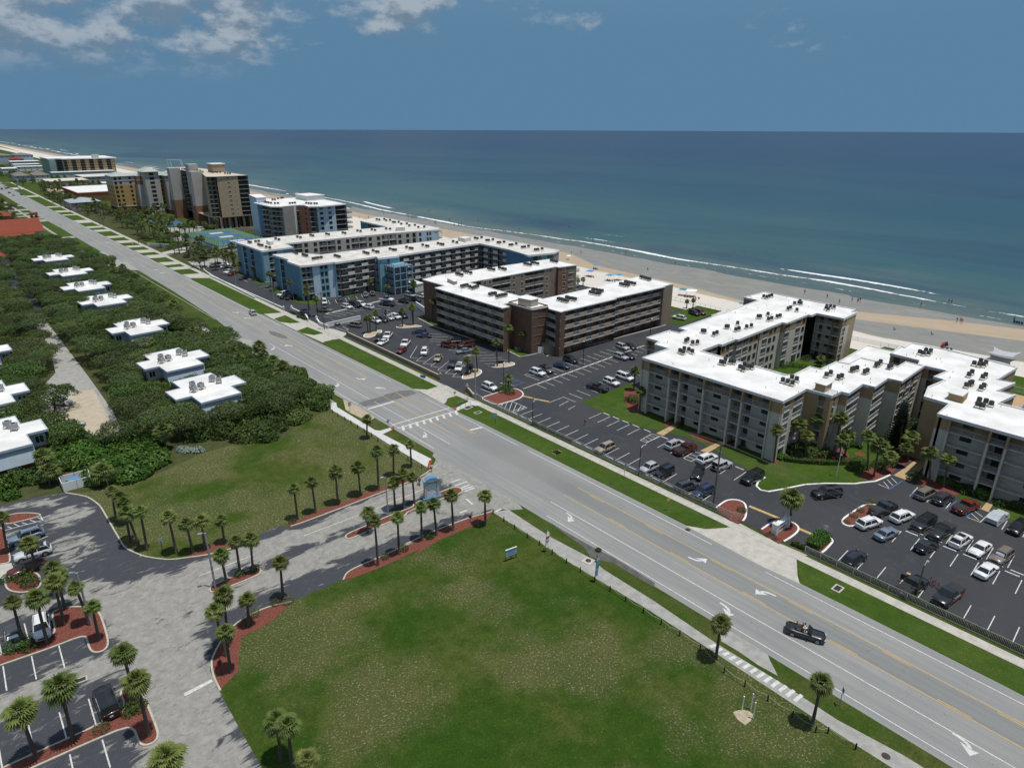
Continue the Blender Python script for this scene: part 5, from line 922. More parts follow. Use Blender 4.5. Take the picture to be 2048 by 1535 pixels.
Bl.facade(LOT(127.7,222.4), LOT(136.2,221.3),0, FBl, 5,[(0,3.2, 'S', dict(m=AQUA)),(3.2,4.4, 'O', dict(r=.8, back=GREYST)),(4.4,-1, 'S', dict(m=AQUA))], AQUA)
gallery(Bl, LOT(136.4,222.8), LOT(178.2,222.6),0, FBl, 5, GREYST, rm=RAILD, pm=WHITEST, unit=5.3, solid=2.6)
gallery(Bl, LOT(178.2,222.4), LOT(178.0,201.8),0, FBl, 5, GREYST, rm=RAILD, pm=WHITEST, unit=6.5, solid=3.1)
Bl.facade(LOT(176.6,201.8), LOT(175.6,187.7),0, FBl, 5,[(0,-1, 'S', dict(m=BLUE))], BLUE)
Bl.facade(LOT(175.6,187.7), LOT(187,185),0, FBl, 5,[(0,2.2, 'S', dict(m=BLUE)),(2.2,4.4, 'O', dict(VB, m=AQUA)),(4.4,8.5, 'S', dict(m=AQUA, win=[(1.0,1.1,1.5,.7)])),(8.5,-1, 'S', dict(m=AQUA, win=[(.9,1.0,1.5,.7),(2.1,1.0,1.5,.7)]))], AQUA)
Bl.plain(lots((187,184.8),(192.7,187),(192.8,236.3),(180.8,239.8),(114,243.8),(108.4,254.4),(99.9,256.8)),0,13, GREYST); Bl.plain(lots((178,201.8),(176.6,201.8),(176.6,202.4),(178,202.4)),0,13, BLUE)
for q, zz in (([(175.8,238.9),(179.9,239.2),(180.3,235.2),(175.7,233.7)],1.6),):
 b = MB(); b.prism(q, ZL, ZL + zz); o = Bl.mesh('stair_house', b, WHITEST)
# glazed lift tower standing in front of the gallery
b = MB(); X0, X1, Y0, Y1 = 129.2,137.6,214.6,221.2
for x in (X0, X0 + 2.8, X0 + 5.6, X1):
 for y in (Y0, Y1 - .2): b.box((*LOT(x, y),5.2),(.35,.35,10.4),0,.056)
for f in range(1,5): b.box((*LOT((X0 + X1) / 2,(Y0 + Y1) / 2), f * FBl),(X1 - X0 + .3, Y1 - Y0 + .3,.22),0,.056)
Bl.mesh('lift_tower_frame', b, M('sky_blue_steel', (0.20,0.36,0.47),(0.18,0.33,0.43),1,0.6))
b = MB(); b.prism(lots((X0 + .9, Y0 + 1.6),(X1 - .9, Y0 + 1.6),(X1 - .9, Y1),(X0 + .9, Y1)),0,10.2); Bl.mesh('lift_core', b, GREYST)
for f in range(1,5):
 Bl.part('railing', rail_mesh(X1 - X0, RAILD),(*LOT((X0 + X1) / 2, Y0), f * FBl + .1),.056); Bl.part('railing', rail_mesh(Y1 - Y0, RAILD),(*LOT(X0,(Y0 + Y1) / 2), f * FBl + .1), radians(93))
b = MB(); b.prism(lots((136.8,212.5),(141.5,212.6),(141.5,219),(136.8,219)),2.8,3.2); b.prism(lots((137,212.7),(141.3,212.7),(141.3,213),(137,213)),0,2.8); Bl.mesh('entrance_canopy', b, WHITEST)
Bl.finish(); rv(Bl, 10, Blp, ZL, 13)
LG = 'condensers on the roof of the nearer blue block'
for nm, pts in (('northwest end', [(107.4,256.1),(107,253.5),(106.6,250.9)]),('west corner', [(107.3,246.8),(107.4,245.3),(107.5,243.8)]),('southwest row', [(106.6,236.5),(107.6,236.6),(108.7,236.7),(110.1,236.9)]),('west of the lift tower', [(115.9,237.2),(115.9,235.4),(115.9,233.7)]),('near the lift tower, west', [(128,236.7),(127.8,234.6),(127.9,233.1)]),('near the lift tower, east', [(132.7,237.6),(132.2,234.3),(132.6,233.6)]),('east of the lift tower', [(139.8,236.5),(139.8,234.2),(140.3,233.1)]),('middle of the long bar', [(147.2,235.8),(147,232.9),(147.4,231.8)]),('long bar, further east', [(155.4,236.2),(155.2,233.2),(155.4,232.2)]),('before the corner', [(162.6,235.3),(162.4,232.9),(162.7,231.8)]),('by the stair house', [(170.6,235.4),(170.3,232.3)]),
 ('beach wing, first pair', [(183.6,236.8),(183.8,235.2),(187,236.3)]),('beach wing, second', [(183.9,228.9),(184.6,228.2),(187.1,228.4)]),('beach wing, third', [(183.8,221),(184.5,220.4),(186.7,220.3)]),('beach wing, fourth', [(183.5,212.8),(184.7,212.7),(187.7,213.5)]),('beach wing, fifth', [(183.8,205.3),(185,205.1),(187.5,205.5)]),('beach wing, last', [(183.9,197.5),(185.1,197.2),(187.6,197.4)])):
 cluster(0, pts, ZL, 'dark condenser on the nearer blue block roof, ' + nm, LG, True)
# ------------------------------------------------------------------ blue block: rear
Bk = Bld('blue_condominium', 'blue and beige five-storey block with grey-white roof, behind the nearer blue one', LOT(99,268), 'apartment block', None, False)
Bkp = lots((99.3,296.5),(99.8,287),(99.6,267.8),(112.9,267.8),(114.2,278.5),(164.2,272.6),(188,266.8),(192.2,271.2),(191.5,326),(187.4,326),(175,320),(174.2,291),(130,297),(112,298))
Bk.roof(Bkp, ZL, ROOFG, WHITEP, 0.18,0.55)
Bk.facade(LOT(99.6,296.5), LOT(99.9,268),0, FBl, 5,[(0,5.4, 'S', dict(m=BLUE)),(5.4,7.0, 'S', dict(m=AQUA)),(7.0,10.4, 'O', dict(VB, m=BLUE)),(10.4,15.2, 'S', dict(m=BLUE)),(15.2,18.4, 'O', dict(VB, m=BLUE)),(18.4,26, 'S', dict(m=BLUE)),(26,-1, 'S', dict(m=AQUA))], BLUE)
Bk.facade(LOT(99.9,268), LOT(112.8,267.9),0, FBl, 5,[(0,2.4, 'S', dict(m=AQUA)),(2.4,6.0, 'O', dict(r=1.6, rm=RAILG, back=AQUA, m=AQUA, door=[(1.2,1.2,2)])),(6.0,8.6, 'S', dict(m=PALEB)),(8.6,-1, 'S', dict(m=AQUA))], AQUA, AQUA, 1)
Bk.facade(LOT(112.8,267.9), LOT(114.1,278.6),0, FBl, 5,[(0,-1, 'S', dict(m=BEIGE))], BEIGE)
BK2 = dict(r=1.5, rm=RAILG, back=GREYST, door=[(1.2,1.3,2.0)], m=BEIGE)
seg = []; t = 0.0
for k in range(5):
 seg += [(t, t + 3.6, 'O', BK2),(t + 3.6, t + 3.8, 'S', {}),(t + 3.8, t + 7.4, 'O', BK2),(t + 7.4, t + 11.0, 'S', dict(win=[(1.7,1.5,1.5,.6)])),(t + 11.0, t + 15.0, 'S', dict(win=[(2.2,1.5,1.5,.6)]))]; t += 15.0
seg = [q for q in seg if q[1] < 62] + [(60,63.4, 'S', dict(win=[(1.6,1.6,2.0,.3)], nm=2)),(63.4,-1, 'S', dict(m=PALEB, win=[(1.5,1.2,1.5,.6),(5.5,1.0,1.5,.6),(7.0,1.0,1.5,.6)]))]
Bk.facade(LOT(114.1,278.6), LOT(188,266.9),0, FBl, 5, seg, BEIGE)
Bk.plain(lots((188,266.9),(192,271.2),(191.4,326),(187.4,326),(175,320)),0,13, AQUA); Bk.facade(LOT(175,320), LOT(174.2,291),0, FBl, 5,[(0,8, 'S', dict(m=BLUE)),(8,-1, 'O', dict(r=1.5, rm=RAILG, back=GREYST))], BLUE)
Bk.plain(lots((174.2,291),(130,297),(112,298),(105,297),(99.6,296.5)),0,13, BEIGE)
for z in range(1,5):
 b = MB(); b.box((*LOT(193.4,274), z * FBl),(2.4,4.5,.18),0,.056); Bk.mesh('balcony_slab', b, CONC); Bk.part('railing', rail_mesh(4.5, RAILG),(*LOT(194.5,274), z * FBl), radians(93))
b = MB(); b.prism([(173.9,287.3),(177.1,284.7),(173.9,279.1),(170.2,281.1)], ZL, ZL + 1.8); Bk.mesh('stair_house', b, WHITEST); b = MB(); b.prism([(108.3,285.5),(107.6,279.7),(109.7,280.9),(110.6,287)], ZL, ZL + 1.5); Bk.mesh('stair_house', b, WHITEST); Bk.finish()
KG = 'condensers on the roof of the rear blue block'
for nm, pts in (('west end', [(102.5,289.9),(102.8,288.5),(105.4,289.7),(106.7,289.5)]),('southwest corner', [(103.1,280.6),(103.2,278.9),(103.6,277.8),(103.3,272.8),(103.8,270.5)]),('first along the bar', [(115,291.5),(115.1,288.2)]),('second along the bar', [(124.6,290.5),(124.9,287.9)]),('third along the bar', [(131.2,291.2),(131.4,289.1)]),('fourth along the bar', [(138.4,290.2),(138.6,288)]),('fifth along the bar', [(146.1,288.9),(146.2,286.7)]),('sixth along the bar', [(154.5,290.2),(154.8,287.8)]),('seventh along the bar', [(161.4,288.8),(161.7,286.3)]),('eighth along the bar', [(168.4,287.3),(169.4,285.4)]),
 ('beach wing', [(182.7,320.8),(183,318.7),(186.1,318.8),(184.2,313.7),(186.3,313.3),(183.6,305.9),(184.1,304.8),(186.1,304.4),(183.1,297.1),(185.8,296.1),(183,289.4),(185.9,288.8),(183.3,281.7),(186.5,281.3)])):
 cluster(0, pts, ZL, 'small dark condenser on the rear blue block roof, ' + nm, KG, True)
# ------------------------------------------------------------------ curved-balcony tower
FT = 2.6; ZT = 20.8
T = Bld('blue_tower', 'eight-storey blue, white and salmon tower with curved grey balconies', LOT(140,350), 'apartment block', None, False)
Tp = lots((138.2,372),(138,358),(138,348),(142,344.4),(150.7,346),(154.3,343.4),(153,335),(158,332.3),(174.4,333.6),(176,362),(171,381),(150,388))
T.roof(Tp, ZT, ROOFW, WHITEP, .2,.4)
b = MB(); b.prism(lots((150.9,413),(143,376),(147,374.5),(152.5,376),(157.5,407)),0,23.5); b.prism(lots((144.5,377.5),(142.8,372),(145.6,371.5),(147,376)),0,20)
T.plain(lots((143.5,392),(140.2,373),(145.2,371.6),(149.4,390)),0,23.2, PALEB); T.plain(lots((140.6,372.9),(139.6,366),(142.4,365),(144.2,371.5)),0,21.0, MIDB)
b = MB(); b.prism(lots((143.3,392.2),(140,372.9),(145.4,371.4),(149.6,390.2)),23.2,23.5); T.mesh('roof', b, WHITEP)
def curved(p0, p1, bulge, n, fl):
 p0, p1 = Vector(p0), Vector(p1); d = p1 - p0; nr = Vector((d.y, -d.x)).normalized(); pts = [tuple(p0 + d * (i / 8) + nr * (bulge * sin(pi * i / 8))) for i in range(9)]
 back = [tuple(p1 - nr * 1.6), tuple(p0 - nr * 1.6)]
 T.wall(GREYST).prism([tuple(p0 - nr * .3), tuple(p1 - nr * .3), tuple(p1 - nr * 3), tuple(p0 - nr * 3)],0, ZT - .1,0, None, False)
 for f in range(fl):
  b = MB(); b.prism(pts + back, f * FT - .1, f * FT + .1); o = T.mesh('balcony_slab', b, WHITEST)
  b = MB(); b.strip(pts, .08, f * FT + .12, f * FT + 1.1); obj('railing', b.mesh('railing', M('tinted_panel', (0.12,0.125,0.13),(0.10,0.105,0.11),1,0.4) if 'tinted_panel' not in bpy.data.materials else bpy.data.materials['tinted_panel']), o)
  q = p0 + d * .62 - nr * .28; T.window((q.x, q.y, f * FT + 1.4), atan2(d.y, d.x),1.9,1.5, DFR)
  q = p0 + d * .25 - nr * .28; T.part('door', door_mesh(2.4,2.1, GLASS),(q.x, q.y, f * FT + .1), atan2(d.y, d.x))
curved(LOT(139.2,365), LOT(140.0,355.5),1.5,8,8); curved(LOT(140.0,355), LOT(142.6,345.2),1.5,8,8)
T.plain(lots((142.4,345.4),(142.6,344.0),(150.7,345.8),(150.7,347)),0, ZT, GREYST)
T.facade(LOT(142.5,346.0), LOT(150.6,345.4),0, FT, 8,[(0,2.6, 'S', dict(m=DEEPB)),(2.6,2.9, 'S', dict(m=WHITEST)),(2.9,6.0, 'O', dict(r=1.4, rm=RAILD, back=DEEPB, m=PALEB)),(6.0,-1, 'S', dict(m=WHITEST))], DEEPB)
T.facade(LOT(150.6,345.4), LOT(153.2,335),0, FT, 8,[(0,2.4, 'O', dict(r=1.2, rm=RAILD, m=SALMON, back=GREYST)),(2.4,5, 'S', dict(m=SALMON)),(5,-1, 'S', dict(m=SALMON, win=[(2.6,1.1,1.0,.9)], nm=0))], SALMON)
T.facade(LOT(153.2,335), LOT(174.3,333.2),0, FT, 8,[(0,4.2, 'O', dict(r=1.4, rm=RAILD, back=GREYST, m=PALEB, door=[(2.0,1.6,2.1)])),(4.2,14.6, 'S', dict(m=PALEB, win=[(2.4,1.8,1.4,.7),(7.2,1.8,1.4,.7)])),(14.6,-1, 'O', dict(r=2.5, rm=RAILD, back=DOORD, m=PALEB))], PALEB)
T.plain(lots((174.3,333.4),(176,362),(171,381),(150,388),(148,376)),0, ZT - .1, PALEB)
b = MB(); b.prism(lots((165,362),(176,362),(174,377),(165,377)), ZT, ZT + 2.6); T.mesh('penthouse', b, WHITEST); b = MB(); b.prism(lots((164.6,361.6),(176.4,361.6),(174.4,377.4),(164.6,377.4)), ZT + 2.6, ZT + 2.8); T.mesh('roof', b, ROOFW)
for f in range(1,8):
 b = MB(); b.box((*LOT(176.5,338), f * FT),(2.2,8,.18),0,.056); T.mesh('balcony_slab', b, WHITEST); T.part('railing', rail_mesh(8, RAILD),(*LOT(177.6,338), f * FT), radians(93))
T.finish()
for nm, pts in (('left end', [(142.8,370.6),(142.6,367.5),(142.6,365),(142.9,362.4),(144,359.9),(145.3,358.9)]),('by the penthouse', [(150.7,379.6),(151.8,378.8),(155.4,383),(157.9,384.6),(159.3,385.3)]),('middle', [(150.1,354.9),(151.7,355.2),(153.3,355.6)]),('right half', [(157.4,350.6),(157.9,348.6),(158.4,346.6),(159.7,345.5),(160.7,344.7)])):
 cluster(0, pts, ZT, 'dark condenser on the tower roof, ' + nm, 'condensers on the curved-balcony tower', True)
# ------------------------------------------------------------------ sand-coloured high-rise with fins
FHr = 2.75; ZH = 31.8
H1 = Bld('tan_high_rise', 'tall sand-coloured high-rise on stilts with pale fins and dark balconies', LOT(133,428), 'apartment block', None, False)
H1.roof(lots((140,459),(132.6,428.6),(137,426),(150.5,426),(156,424.5),(158,500),(157,541),(140.6,541),(140.6,460)), ZH, M('tan_roof', (0.55,0.47,0.38),(0.42,0.36,0.29),0.3,.85), None)
def fin(x0, x1, y0, y1, zt, zs, m2=HRGREY):
 H1.plain(lots((x0, y0),(x1, y0),(x1, y1),(x0, y1)),0, zs, HRBRN); H1.plain(lots((x0, y0),(x1, y0),(x1, y1),(x0, y1)), zs, zt, m2)
 b = MB(); b.flat(lots((x0, y0),(x1, y0),(x1, y1),(x0, y1)), zt); H1.mesh('roof', b, HRGREY)
fin(133.2,140.4,459,465,33.2,12.2); fin(133.2,140.4,506,512,33.2,12.2); fin(138.4,144.5,480,487,36.5,17.5)
H1.facade(LOT(141,506), LOT(141,488),2.75 * 2, FHr, 10,[(0,-1, 'O', dict(r=2, rm=RAILD, back=DOORD, m=HRTAN, gslab=1))], HRTAN); H1.facade(LOT(141,480), LOT(141,465),2.75 * 2, FHr, 10,[(0,-1, 'O', dict(r=2, rm=RAILD, back=DOORD, m=HRTAN, gslab=1))], HRTAN)
H1.facade(LOT(140.4,459), LOT(133.1,429.6),8.2,2.6,9,[(0,-1, 'S', {})], HRTAN, None, 0)
H1.facade(LOT(133.0,429.2), LOT(138.0,428.2),8.2,2.6,9,[(0,-1, 'O', dict(r=1.8, rm=RAILD, back=HRTAN, m=HRTAN, gslab=1, door=[(3.6,1.6,2.1)], win=[(1.2,1.0,1.2,.8)]))], HRTAN)
H1.facade(LOT(138.0,426.6), LOT(150.6,426.4),8.2,2.6,9,[(0,-1, 'S', dict(win=[(6.8,1.8,1.1,1.0),(10.2,.9,.9,1.1)], fr=WFR))], HRTAN)
H1.facade(LOT(150.6,426.4), LOT(156.5,425),8.2,2.6,9,[(0,-1, 'O', dict(r=2.2, rm=RAILD, back=DOORD, m=HRTAN, gslab=1))], HRTAN)
H1.plain(lots((156.5,425),(158,500),(157,541),(141,541),(141,512),(141,506)),0, ZH, HRTAN)
b = MB(); b.prism(lots((133,430),(138,428),(138,426.6),(150.6,426.4),(156.5,425),(157,470),(134,470)),7.7,8.2); H1.mesh('podium_slab', b, HRTAN)
for x in (137.5,142.5,146.5,151.5,155.5):
 for y in (428.2,436): 
  b = MB(); b.box((*LOT(x, y),3.9),(1.1,1.1,7.8),0,.056); H1.mesh('column', b, HRTAN)
H1.plain(lots((136,446),(156,446),(156,448),(136,448)),0,7.8, GREYST)
b = MB(); b.prism(lots((148,462),(156,462),(156,472),(148,472)), ZH, ZH + 5); o = H1.mesh('lift_house', b, HRTAN); b = MB(); b.prism(lots((147.6,461.6),(156.4,461.6),(156.4,472.4),(147.6,472.4)), ZH + 5, ZH + 5.5); obj('lift_roof', b.mesh('lift_roof', WHITEP), o)
b = MB()
for x, y in ((137,520),(139,520),(141,500),(141,503)): b.tube([(*LOT(x, y), ZH),(*LOT(x - .6, y), ZH + 6.5)],.16,6)
b.tube([(*LOT(136.4,520), ZH + 6.4),(*LOT(141,503), ZH + 6.4)],.12,6); H1.mesh('antenna', b, WHITEP); H1.finish()
for nm, pts in (('west edge', [(142.6,489),(146.1,495.3),(145.1,487),(145.1,481.8)]),('before the lift house', [(145.6,461.3),(145.7,458),(148.4,462.5),(147.6,456.6),(150,457.9)]),('south edge', [(149,446),(149.4,442.6),(150.6,441.7)])): cluster(0, pts, ZH, 'dark condenser on the sand-coloured high-rise, ' + nm, 'condensers on the high-rise roof', True)
# ------------------------------------------------------------------ ochre and grey hotel block with hipped roofs
H2 = Bld('ochre_high_rise', 'nine-storey ochre, grey and brick-red block with grey-green hipped roofs', LOT(106,551), 'apartment block', None, False)
F2 = 2.95
def wing(x0, x1, y0, y1, n, low, mid, top_, wins, fl0=2):
 for (a, c), ws in ((((x0, y1),(x0, y0)), wins[0]),(((x0, y0),(x1, y0)), wins[1])):
  H2.facade(LOT(*a), LOT(*c),0, F2, n, [(0,-1, 'S', dict(win=ws))], low, None, 0, floors=range(0, fl0)); H2.facade(LOT(*a), LOT(*c),0, F2, n, [(0,-1, 'S', dict(win=ws))], mid, None, 0, floors=range(fl0, n - 2)); H2.facade(LOT(*a), LOT(*c),0, F2, n, [(0,-1, 'S', dict(win=ws))], top_, None, 0, floors=range(n - 2, n))
 H2.plain(lots((x1, y0),(x1, y1),(x0, y1)),0, n * F2, HRGREY)
 b = MB()
 for z in (fl0, n - 1): b.strip(lots((x0 - .1, y1),(x0 - .1, y0 - .1),(x1, y0 - .1)),.3, z * F2 - .15, z * F2 + .15)
 H2.mesh('cornice', b, WHITEST)
wing(106.5,121,551.5,574,9, HRBRN, OCHRE, HRGREY, ([(3,1.2,1.6,.7),(9,1.2,1.6,.7),(15,1.2,1.6,.7),(20,1.2,1.6,.7)],[(1.7,1.8,1.9,.4),(4.8,1.6,1.5,.7),(11.2,1.6,1.5,.7)]))
wing(121,124.5,546,560,9, HRBRN, HRGREY, HRBRN, ([],[]))
wing(124.5,134,538,556,10, HRGREY, HRGREY, HRGREY, ([(9,1.2,1.6,.7)],[(4.6,3.0,1.7,.6)]),2)
wing(134,137.5,545,558,9, HRBRN, OCHRE, HRGREY, ([],[(1.2,1.0,1.6,.6),(2.6,1.0,1.6,.6)]))
wing(137.5,148,536,556,9, HRBRN, HRGREY, HRGREY, ([(3,1.0,1.6,.7),(9,1.0,1.6,.7)],[(5.0,1.1,1.6,.7),(8.0,1.0,1.6,.7),(9.6,1.0,1.6,.7)]),1)
b = MB(); hip(b, 106.5,121,551.5,574,26.6,2.4); hip(b, 124.5,134,538,556,29.6,3.0,1.0); hip(b, 134,137.5,545,558,26.6,1.6); hip(b, 137.5,148,536,556,26.6,2.6); b.flat(lots((121,546),(124.5,546),(124.5,560),(121,560)),26.6); b.flat(lots((121,560),(150,556),(150,590),(121,590)),26.4); H2.mesh('roof', b, MGREEN); H2.plain(lots((121,560),(150,556),(150,590),(121,590)),0,26.4, HRGREY); H2.finish()
# ------------------------------------------------------------------ pavilion with rooftop tennis courts
Gy = Bld('court_building', 'low white pavilion carrying two blue and green fenced ball courts', LOT(105.5,341), 'pavilion', None, False)
Gp = lots((104.6,398),(106.0,341),(133,343),(133,399))
Gy.plain(Gp, 0,4.3, WHITEST); b = MB(); b.prism(Gp, 4.3,5.0); Gy.mesh('parapet', b, AQUA); b = MB(); b.flat(Gp, 5.01); Gy.mesh('court_surface', b, CGREEN)
b = MB()
for y in (346,362,378): b.flat(lots((111, y + 2),(128, y + 2),(128, y + 11),(111, y + 11)),5.02)
Gy.mesh('court_surface', b, CBLUE)
b = MB()
for y in (346,362,378): b.flat(lots((116, y + 4),(123, y + 4),(123, y + 9),(116, y + 9)),5.03)
Gy.mesh('court_surface', b, M('pale_court', (0.42,0.44,0.55),(0.38,0.4,0.5),.5,.9))
for i in range(4): q = LOT(109 + i * 6,341.3); Gy.window((q[0], q[1] - .06,3.4),.13,4.2,.9, DFR, 0)
for y in (352,372): b = MB(); b.box((*LOT(105.3, y),1.6),(.3,3.0,2.6),0,.056); Gy.mesh('door', b, DOORD)
Gy.finish()
def fence(name, label, pts, h, sp, postm, railm, picket=0.0, z=0.0, cat='fence', mesh=None, rails=(0.1,1.0), pw=.06):
 """posts and rails are parts; pickets too thin to pick apart are one part"""
 o = thing(name, label, cat, (pts[0][0], pts[0][1], z)); O = Vector((pts[0][0], pts[0][1],0))
 pm = cached(('post', h, postm.name, pw), lambda: (lambda b: (b.box((0,0, h / 2),(pw, pw, h)), b.mesh('post', postm))[1])(MB()))
 rb, pb = MB(), MB()
 for a, c in zip(pts, pts[1:]):
  a, c = Vector((a[0], a[1],0)), Vector((c[0], c[1],0)); L = (c - a).length; n = max(1, int(round(L / sp)))
  for i in range(n + 1): q = a + (c - a) * (i / n) - O; obj('post', pm, o, q)
  for r in rails: rb.bar(a - O + Vector((0,0, h * r)), c - O + Vector((0,0, h * r)),.05,.05)
  if picket:
   k = int(L / picket); u = (c - a) / k
   for i in range(k): q = a + u * (i + .5) - O; pb.face([(q.x - u.x * .14, q.y - u.y * .14,.08),(q.x + u.x * .14, q.y + u.y * .14,.08),(q.x + u.x * .14, q.y + u.y * .14, h - .04),(q.x - u.x * .14, q.y - u.y * .14, h - .04)])
 obj('rail', rb.mesh('rail', railm), o)
 if picket: tagit(obj('picket_panel', pb.mesh('picket_panel', railm), o), kind='stuff')
 return o
fence('court_fence', 'tall black fence round the rooftop ball courts', Gp + Gp[:1],3.0,2.4, BLACK, BLACK, 0.0,5.0, 'fence', None, (.35,.7,1.0),.11)
# ------------------------------------------------------------------ white plus-shaped villas in the woods
def villa(cx_, cy_, rz, label):
 V = thing('villa', label, 'house', (*LOT(cx_, cy_),0), rz + radians(3.2), 'white-roofed villas in the woods')
 P = [(-7.5,-3.2),(-4.3,-3.2),(-4.3,-8.6),(4.2,-8.6),(4.2,-3.2),(7.6,-3.2),(7.6,3.2),(4.3,3.2),(4.3,8.6),(-4.3,8.6),(-4.3,3.2),(-7.5,3.2)]
 c = lambda p, s: [(x - s * (1 if x > 0 else -1), y - s * (1 if y > 0 else -1)) for x, y in p]
 b = MB(); b.prism(P, 5.75,6.0); R = obj('roof', b.mesh('roof', ROOFW), V); b = MB(); b.strip(P, .22,5.62,6.08,0, True); obj('fascia', b.mesh('fascia', SIDING), R)
 b = MB(); b.prism(c(P, .5),2.9,5.8,0, None, False); obj('upper_wall', b.mesh('upper_wall', SIDING), V); b = MB(); b.prism(c(P, .7),0,2.9,0, None, False); obj('lower_wall', b.mesh('lower_wall', REDBRICK), V)
 b = MB()
 for x0, x1, y, s in ((-4.4,4.3,-8.1,-1),(-4.4,4.3,8.1,1)): b.face([(x0, y, 5.7),(x1, y, 5.7),(x1, y + s * 1.1,2.7),(x0, y + s * 1.1,2.7)][::s]); 
 obj('siding_skirt', b.mesh('siding_skirt', SIDING), V)
 for x, y, r in ((-7.0,1.2,-pi / 2),(-7.0,-1.2,-pi / 2),(7.1,1.2, pi / 2),(7.1,-1.2, pi / 2),(-6.0,-2.72,0),(6.0,-2.72,0),(-1.8,-8.12,0),(1.8,-8.12,0),(6.0,2.72, pi),(-6,2.72, pi)):
  w = obj('window', win_mesh(1.5,1.6, WFR), V, (x, y, 4.3), r); obj('pane', pane_mesh(1.5,1.6), w)
 for i, (x, y) in enumerate(((-2.4,1.4),(-1.2,-.6),(-3.0,-1.2),(2.2,2.4),(3.0,.4))):
  m = Matrix.Rotation(rz, 2) @ Vector((x, y)); q = LOT(cx_ + m.x, cy_ + m.y)
  ac(q, 6.0, 'rooftop unit on the ' + label.split(',')[0], 'rooftop units of the villas', True, 2,.3 * i, 1.25)
for i, (x, y, rz, l) in enumerate(((38.5,150.6,0, 'nearest white plus-shaped villa roof right of the woodland lane'),(38.5,175.4,0, 'second white plus-shaped villa roof right of the woodland lane'),(39.3,213,0, 'third white plus-shaped villa roof right of the woodland lane'),(39.2,254.7,0, 'fourth white plus-shaped villa roof right of the lane'),(38.5,282.5,0, 'half-hidden fifth villa roof right of the woodland lane'),(38.7,315,0, 'sixth villa roof right of the lane, grey-blue skirt showing'),(38.5,354,0, 'farthest villa roof, next to the church'),(.6,152.4,0, 'nearest villa at the left edge, blue-framed window'),(.8,178.4,0, 'second villa at the left edge, cut by the frame'),(1.4,215,0, 'third villa at the left edge, only a roof corner in view'))): villa(x, y, rz, l)
# ------------------------------------------------------------------ church and other inland houses
Ch = Bld('church', 'church with red tiled gable roof and small square bell tower', (45,480), 'church', None, False)
def gable(b, x0, x1, y0, y1, z, h, over=.6, axis='y'):
 x0 -= over; x1 += over; y0 -= over; y1 += over
 if axis == 'y': m = (x0 + x1) / 2; F = [((x0, y0, z),(m, y0, z + h),(m, y1, z + h),(x0, y1, z)),((x1, y1, z),(m, y1, z + h),(m, y0, z + h),(x1, y0, z))]
 else: m = (y0 + y1) / 2; F = [((x0, y0, z),(x1, y0, z),(x1, m, z + h),(x0, m, z + h)),((x1, y1, z),(x0, y1, z),(x0, m, z + h),(x1, m, z + h))]
 for f in F: b.face(f)
Ch.plain([(10,456),(49,456),(49,490),(10,490)],0,5, BEIGE); Ch.plain([(20,448),(44,448),(44,456),(20,456)],0,3.4, BEIGE)
Ch.wall(BEIGE).face([(49,456,5),(49,490,5),(49,473,10.5)])
b = MB(); gable(b, 10,49,456,490,5,5.6,.5, 'x'); b.face([(19.5,447.5,3.3),(44.5,447.5,3.3),(44.5,456,5),(19.5,456,5)]); Ch.mesh('roof', b, TILE)
b = MB(); b.prism([(51,520),(54.5,520),(54.5,523.5),(51,523.5)],0,3); 
for x, y in ((51.5,520.5),(54,520.5),(54,523),(51.5,523)): b.box((x, y, 5),(1.0,1.0,4))
b.box((52.75,521.75,8),(4,4,1.6)); Ch.mesh('bell_tower', b, REDBRICK)
for i in range(6): Ch.window((12 + i * 5.2 + 8,447.95,1.8),0,1.1,1.6, DFR, 0)
Ch.finish()
def house(name, label, x0, x1, y0, y1, h, roofm, wallm, rh=2.5, kind='hip', nw=3, cat='house', fl=1, near=False):
 B_ = Bld(name, label, LOT(x0, y0), cat, None, near); B_.plain(lots((x0, y0),(x1, y0),(x1, y1),(x0, y1)),0, h, wallm); b = MB()
 if kind == 'hip': hip(b, x0, x1, y0, y1, h, rh); B_.mesh('roof', b, roofm)
 else: B_.roof(lots((x0 - .4, y0 - .4),(x1 + .4, y0 - .4),(x1 + .4, y1 + .4),(x0 - .4, y1 + .4)), h + .1, roofm, WHITEP)
 for f in range(fl):
  z = (f + .55) * h / fl
  for i in range(nw): q = LOT(x0 + (i + .5) * (x1 - x0) / nw, y0 - .02); B_.window((q[0], q[1], z),.056,1.6,1.3, WFR); q = LOT(x0 - .02, y0 + (i + .5) * (y1 - y0) / nw); B_.window((q[0], q[1], z), radians(-86.8),1.6,1.3, WFR)
 B_.finish(); return B_
house('parish_hall', 'red-tiled hall in the lawn below the church at the left edge', 2,25,385,404,3.6, TILE, WHITEST, 3.6)
house('orange_house', 'small orange house with a tiled roof at the left edge by the road', 34,46,556,572,4.5, TILE, M('orange_stucco', (0.42,0.17,0.07), None, .5),2.4)
house('inland_house', 'house with terracotta roof beyond the side street at the left edge', 20,36,610,628,4, TILE, BEIGE, 2.2)
house('motel', 'white flat-roofed motel with red tile eaves across the beach road', 102,137,668,742,7.6, ROOFW, OCHRE, 0, 'flat', 5, 'motel', 2)
b = MB(); b.strip(lots((101.4,742),(101.4,667.4),(137,667.4)),1.6,5.9,7.6); Mo = bpy.data.objects['motel']; obj('tile_eave', b.mesh('tile_eave', TILE), Mo, -Mo.location)
house('beach_house', 'grey house with hipped metal roof beside the motel', 86,106,606,634,5.6, M('blue_grey_roof', (0.33,0.36,0.39), None, .5), GREYST, 2.4, 'hip', 3, 'house', 2)
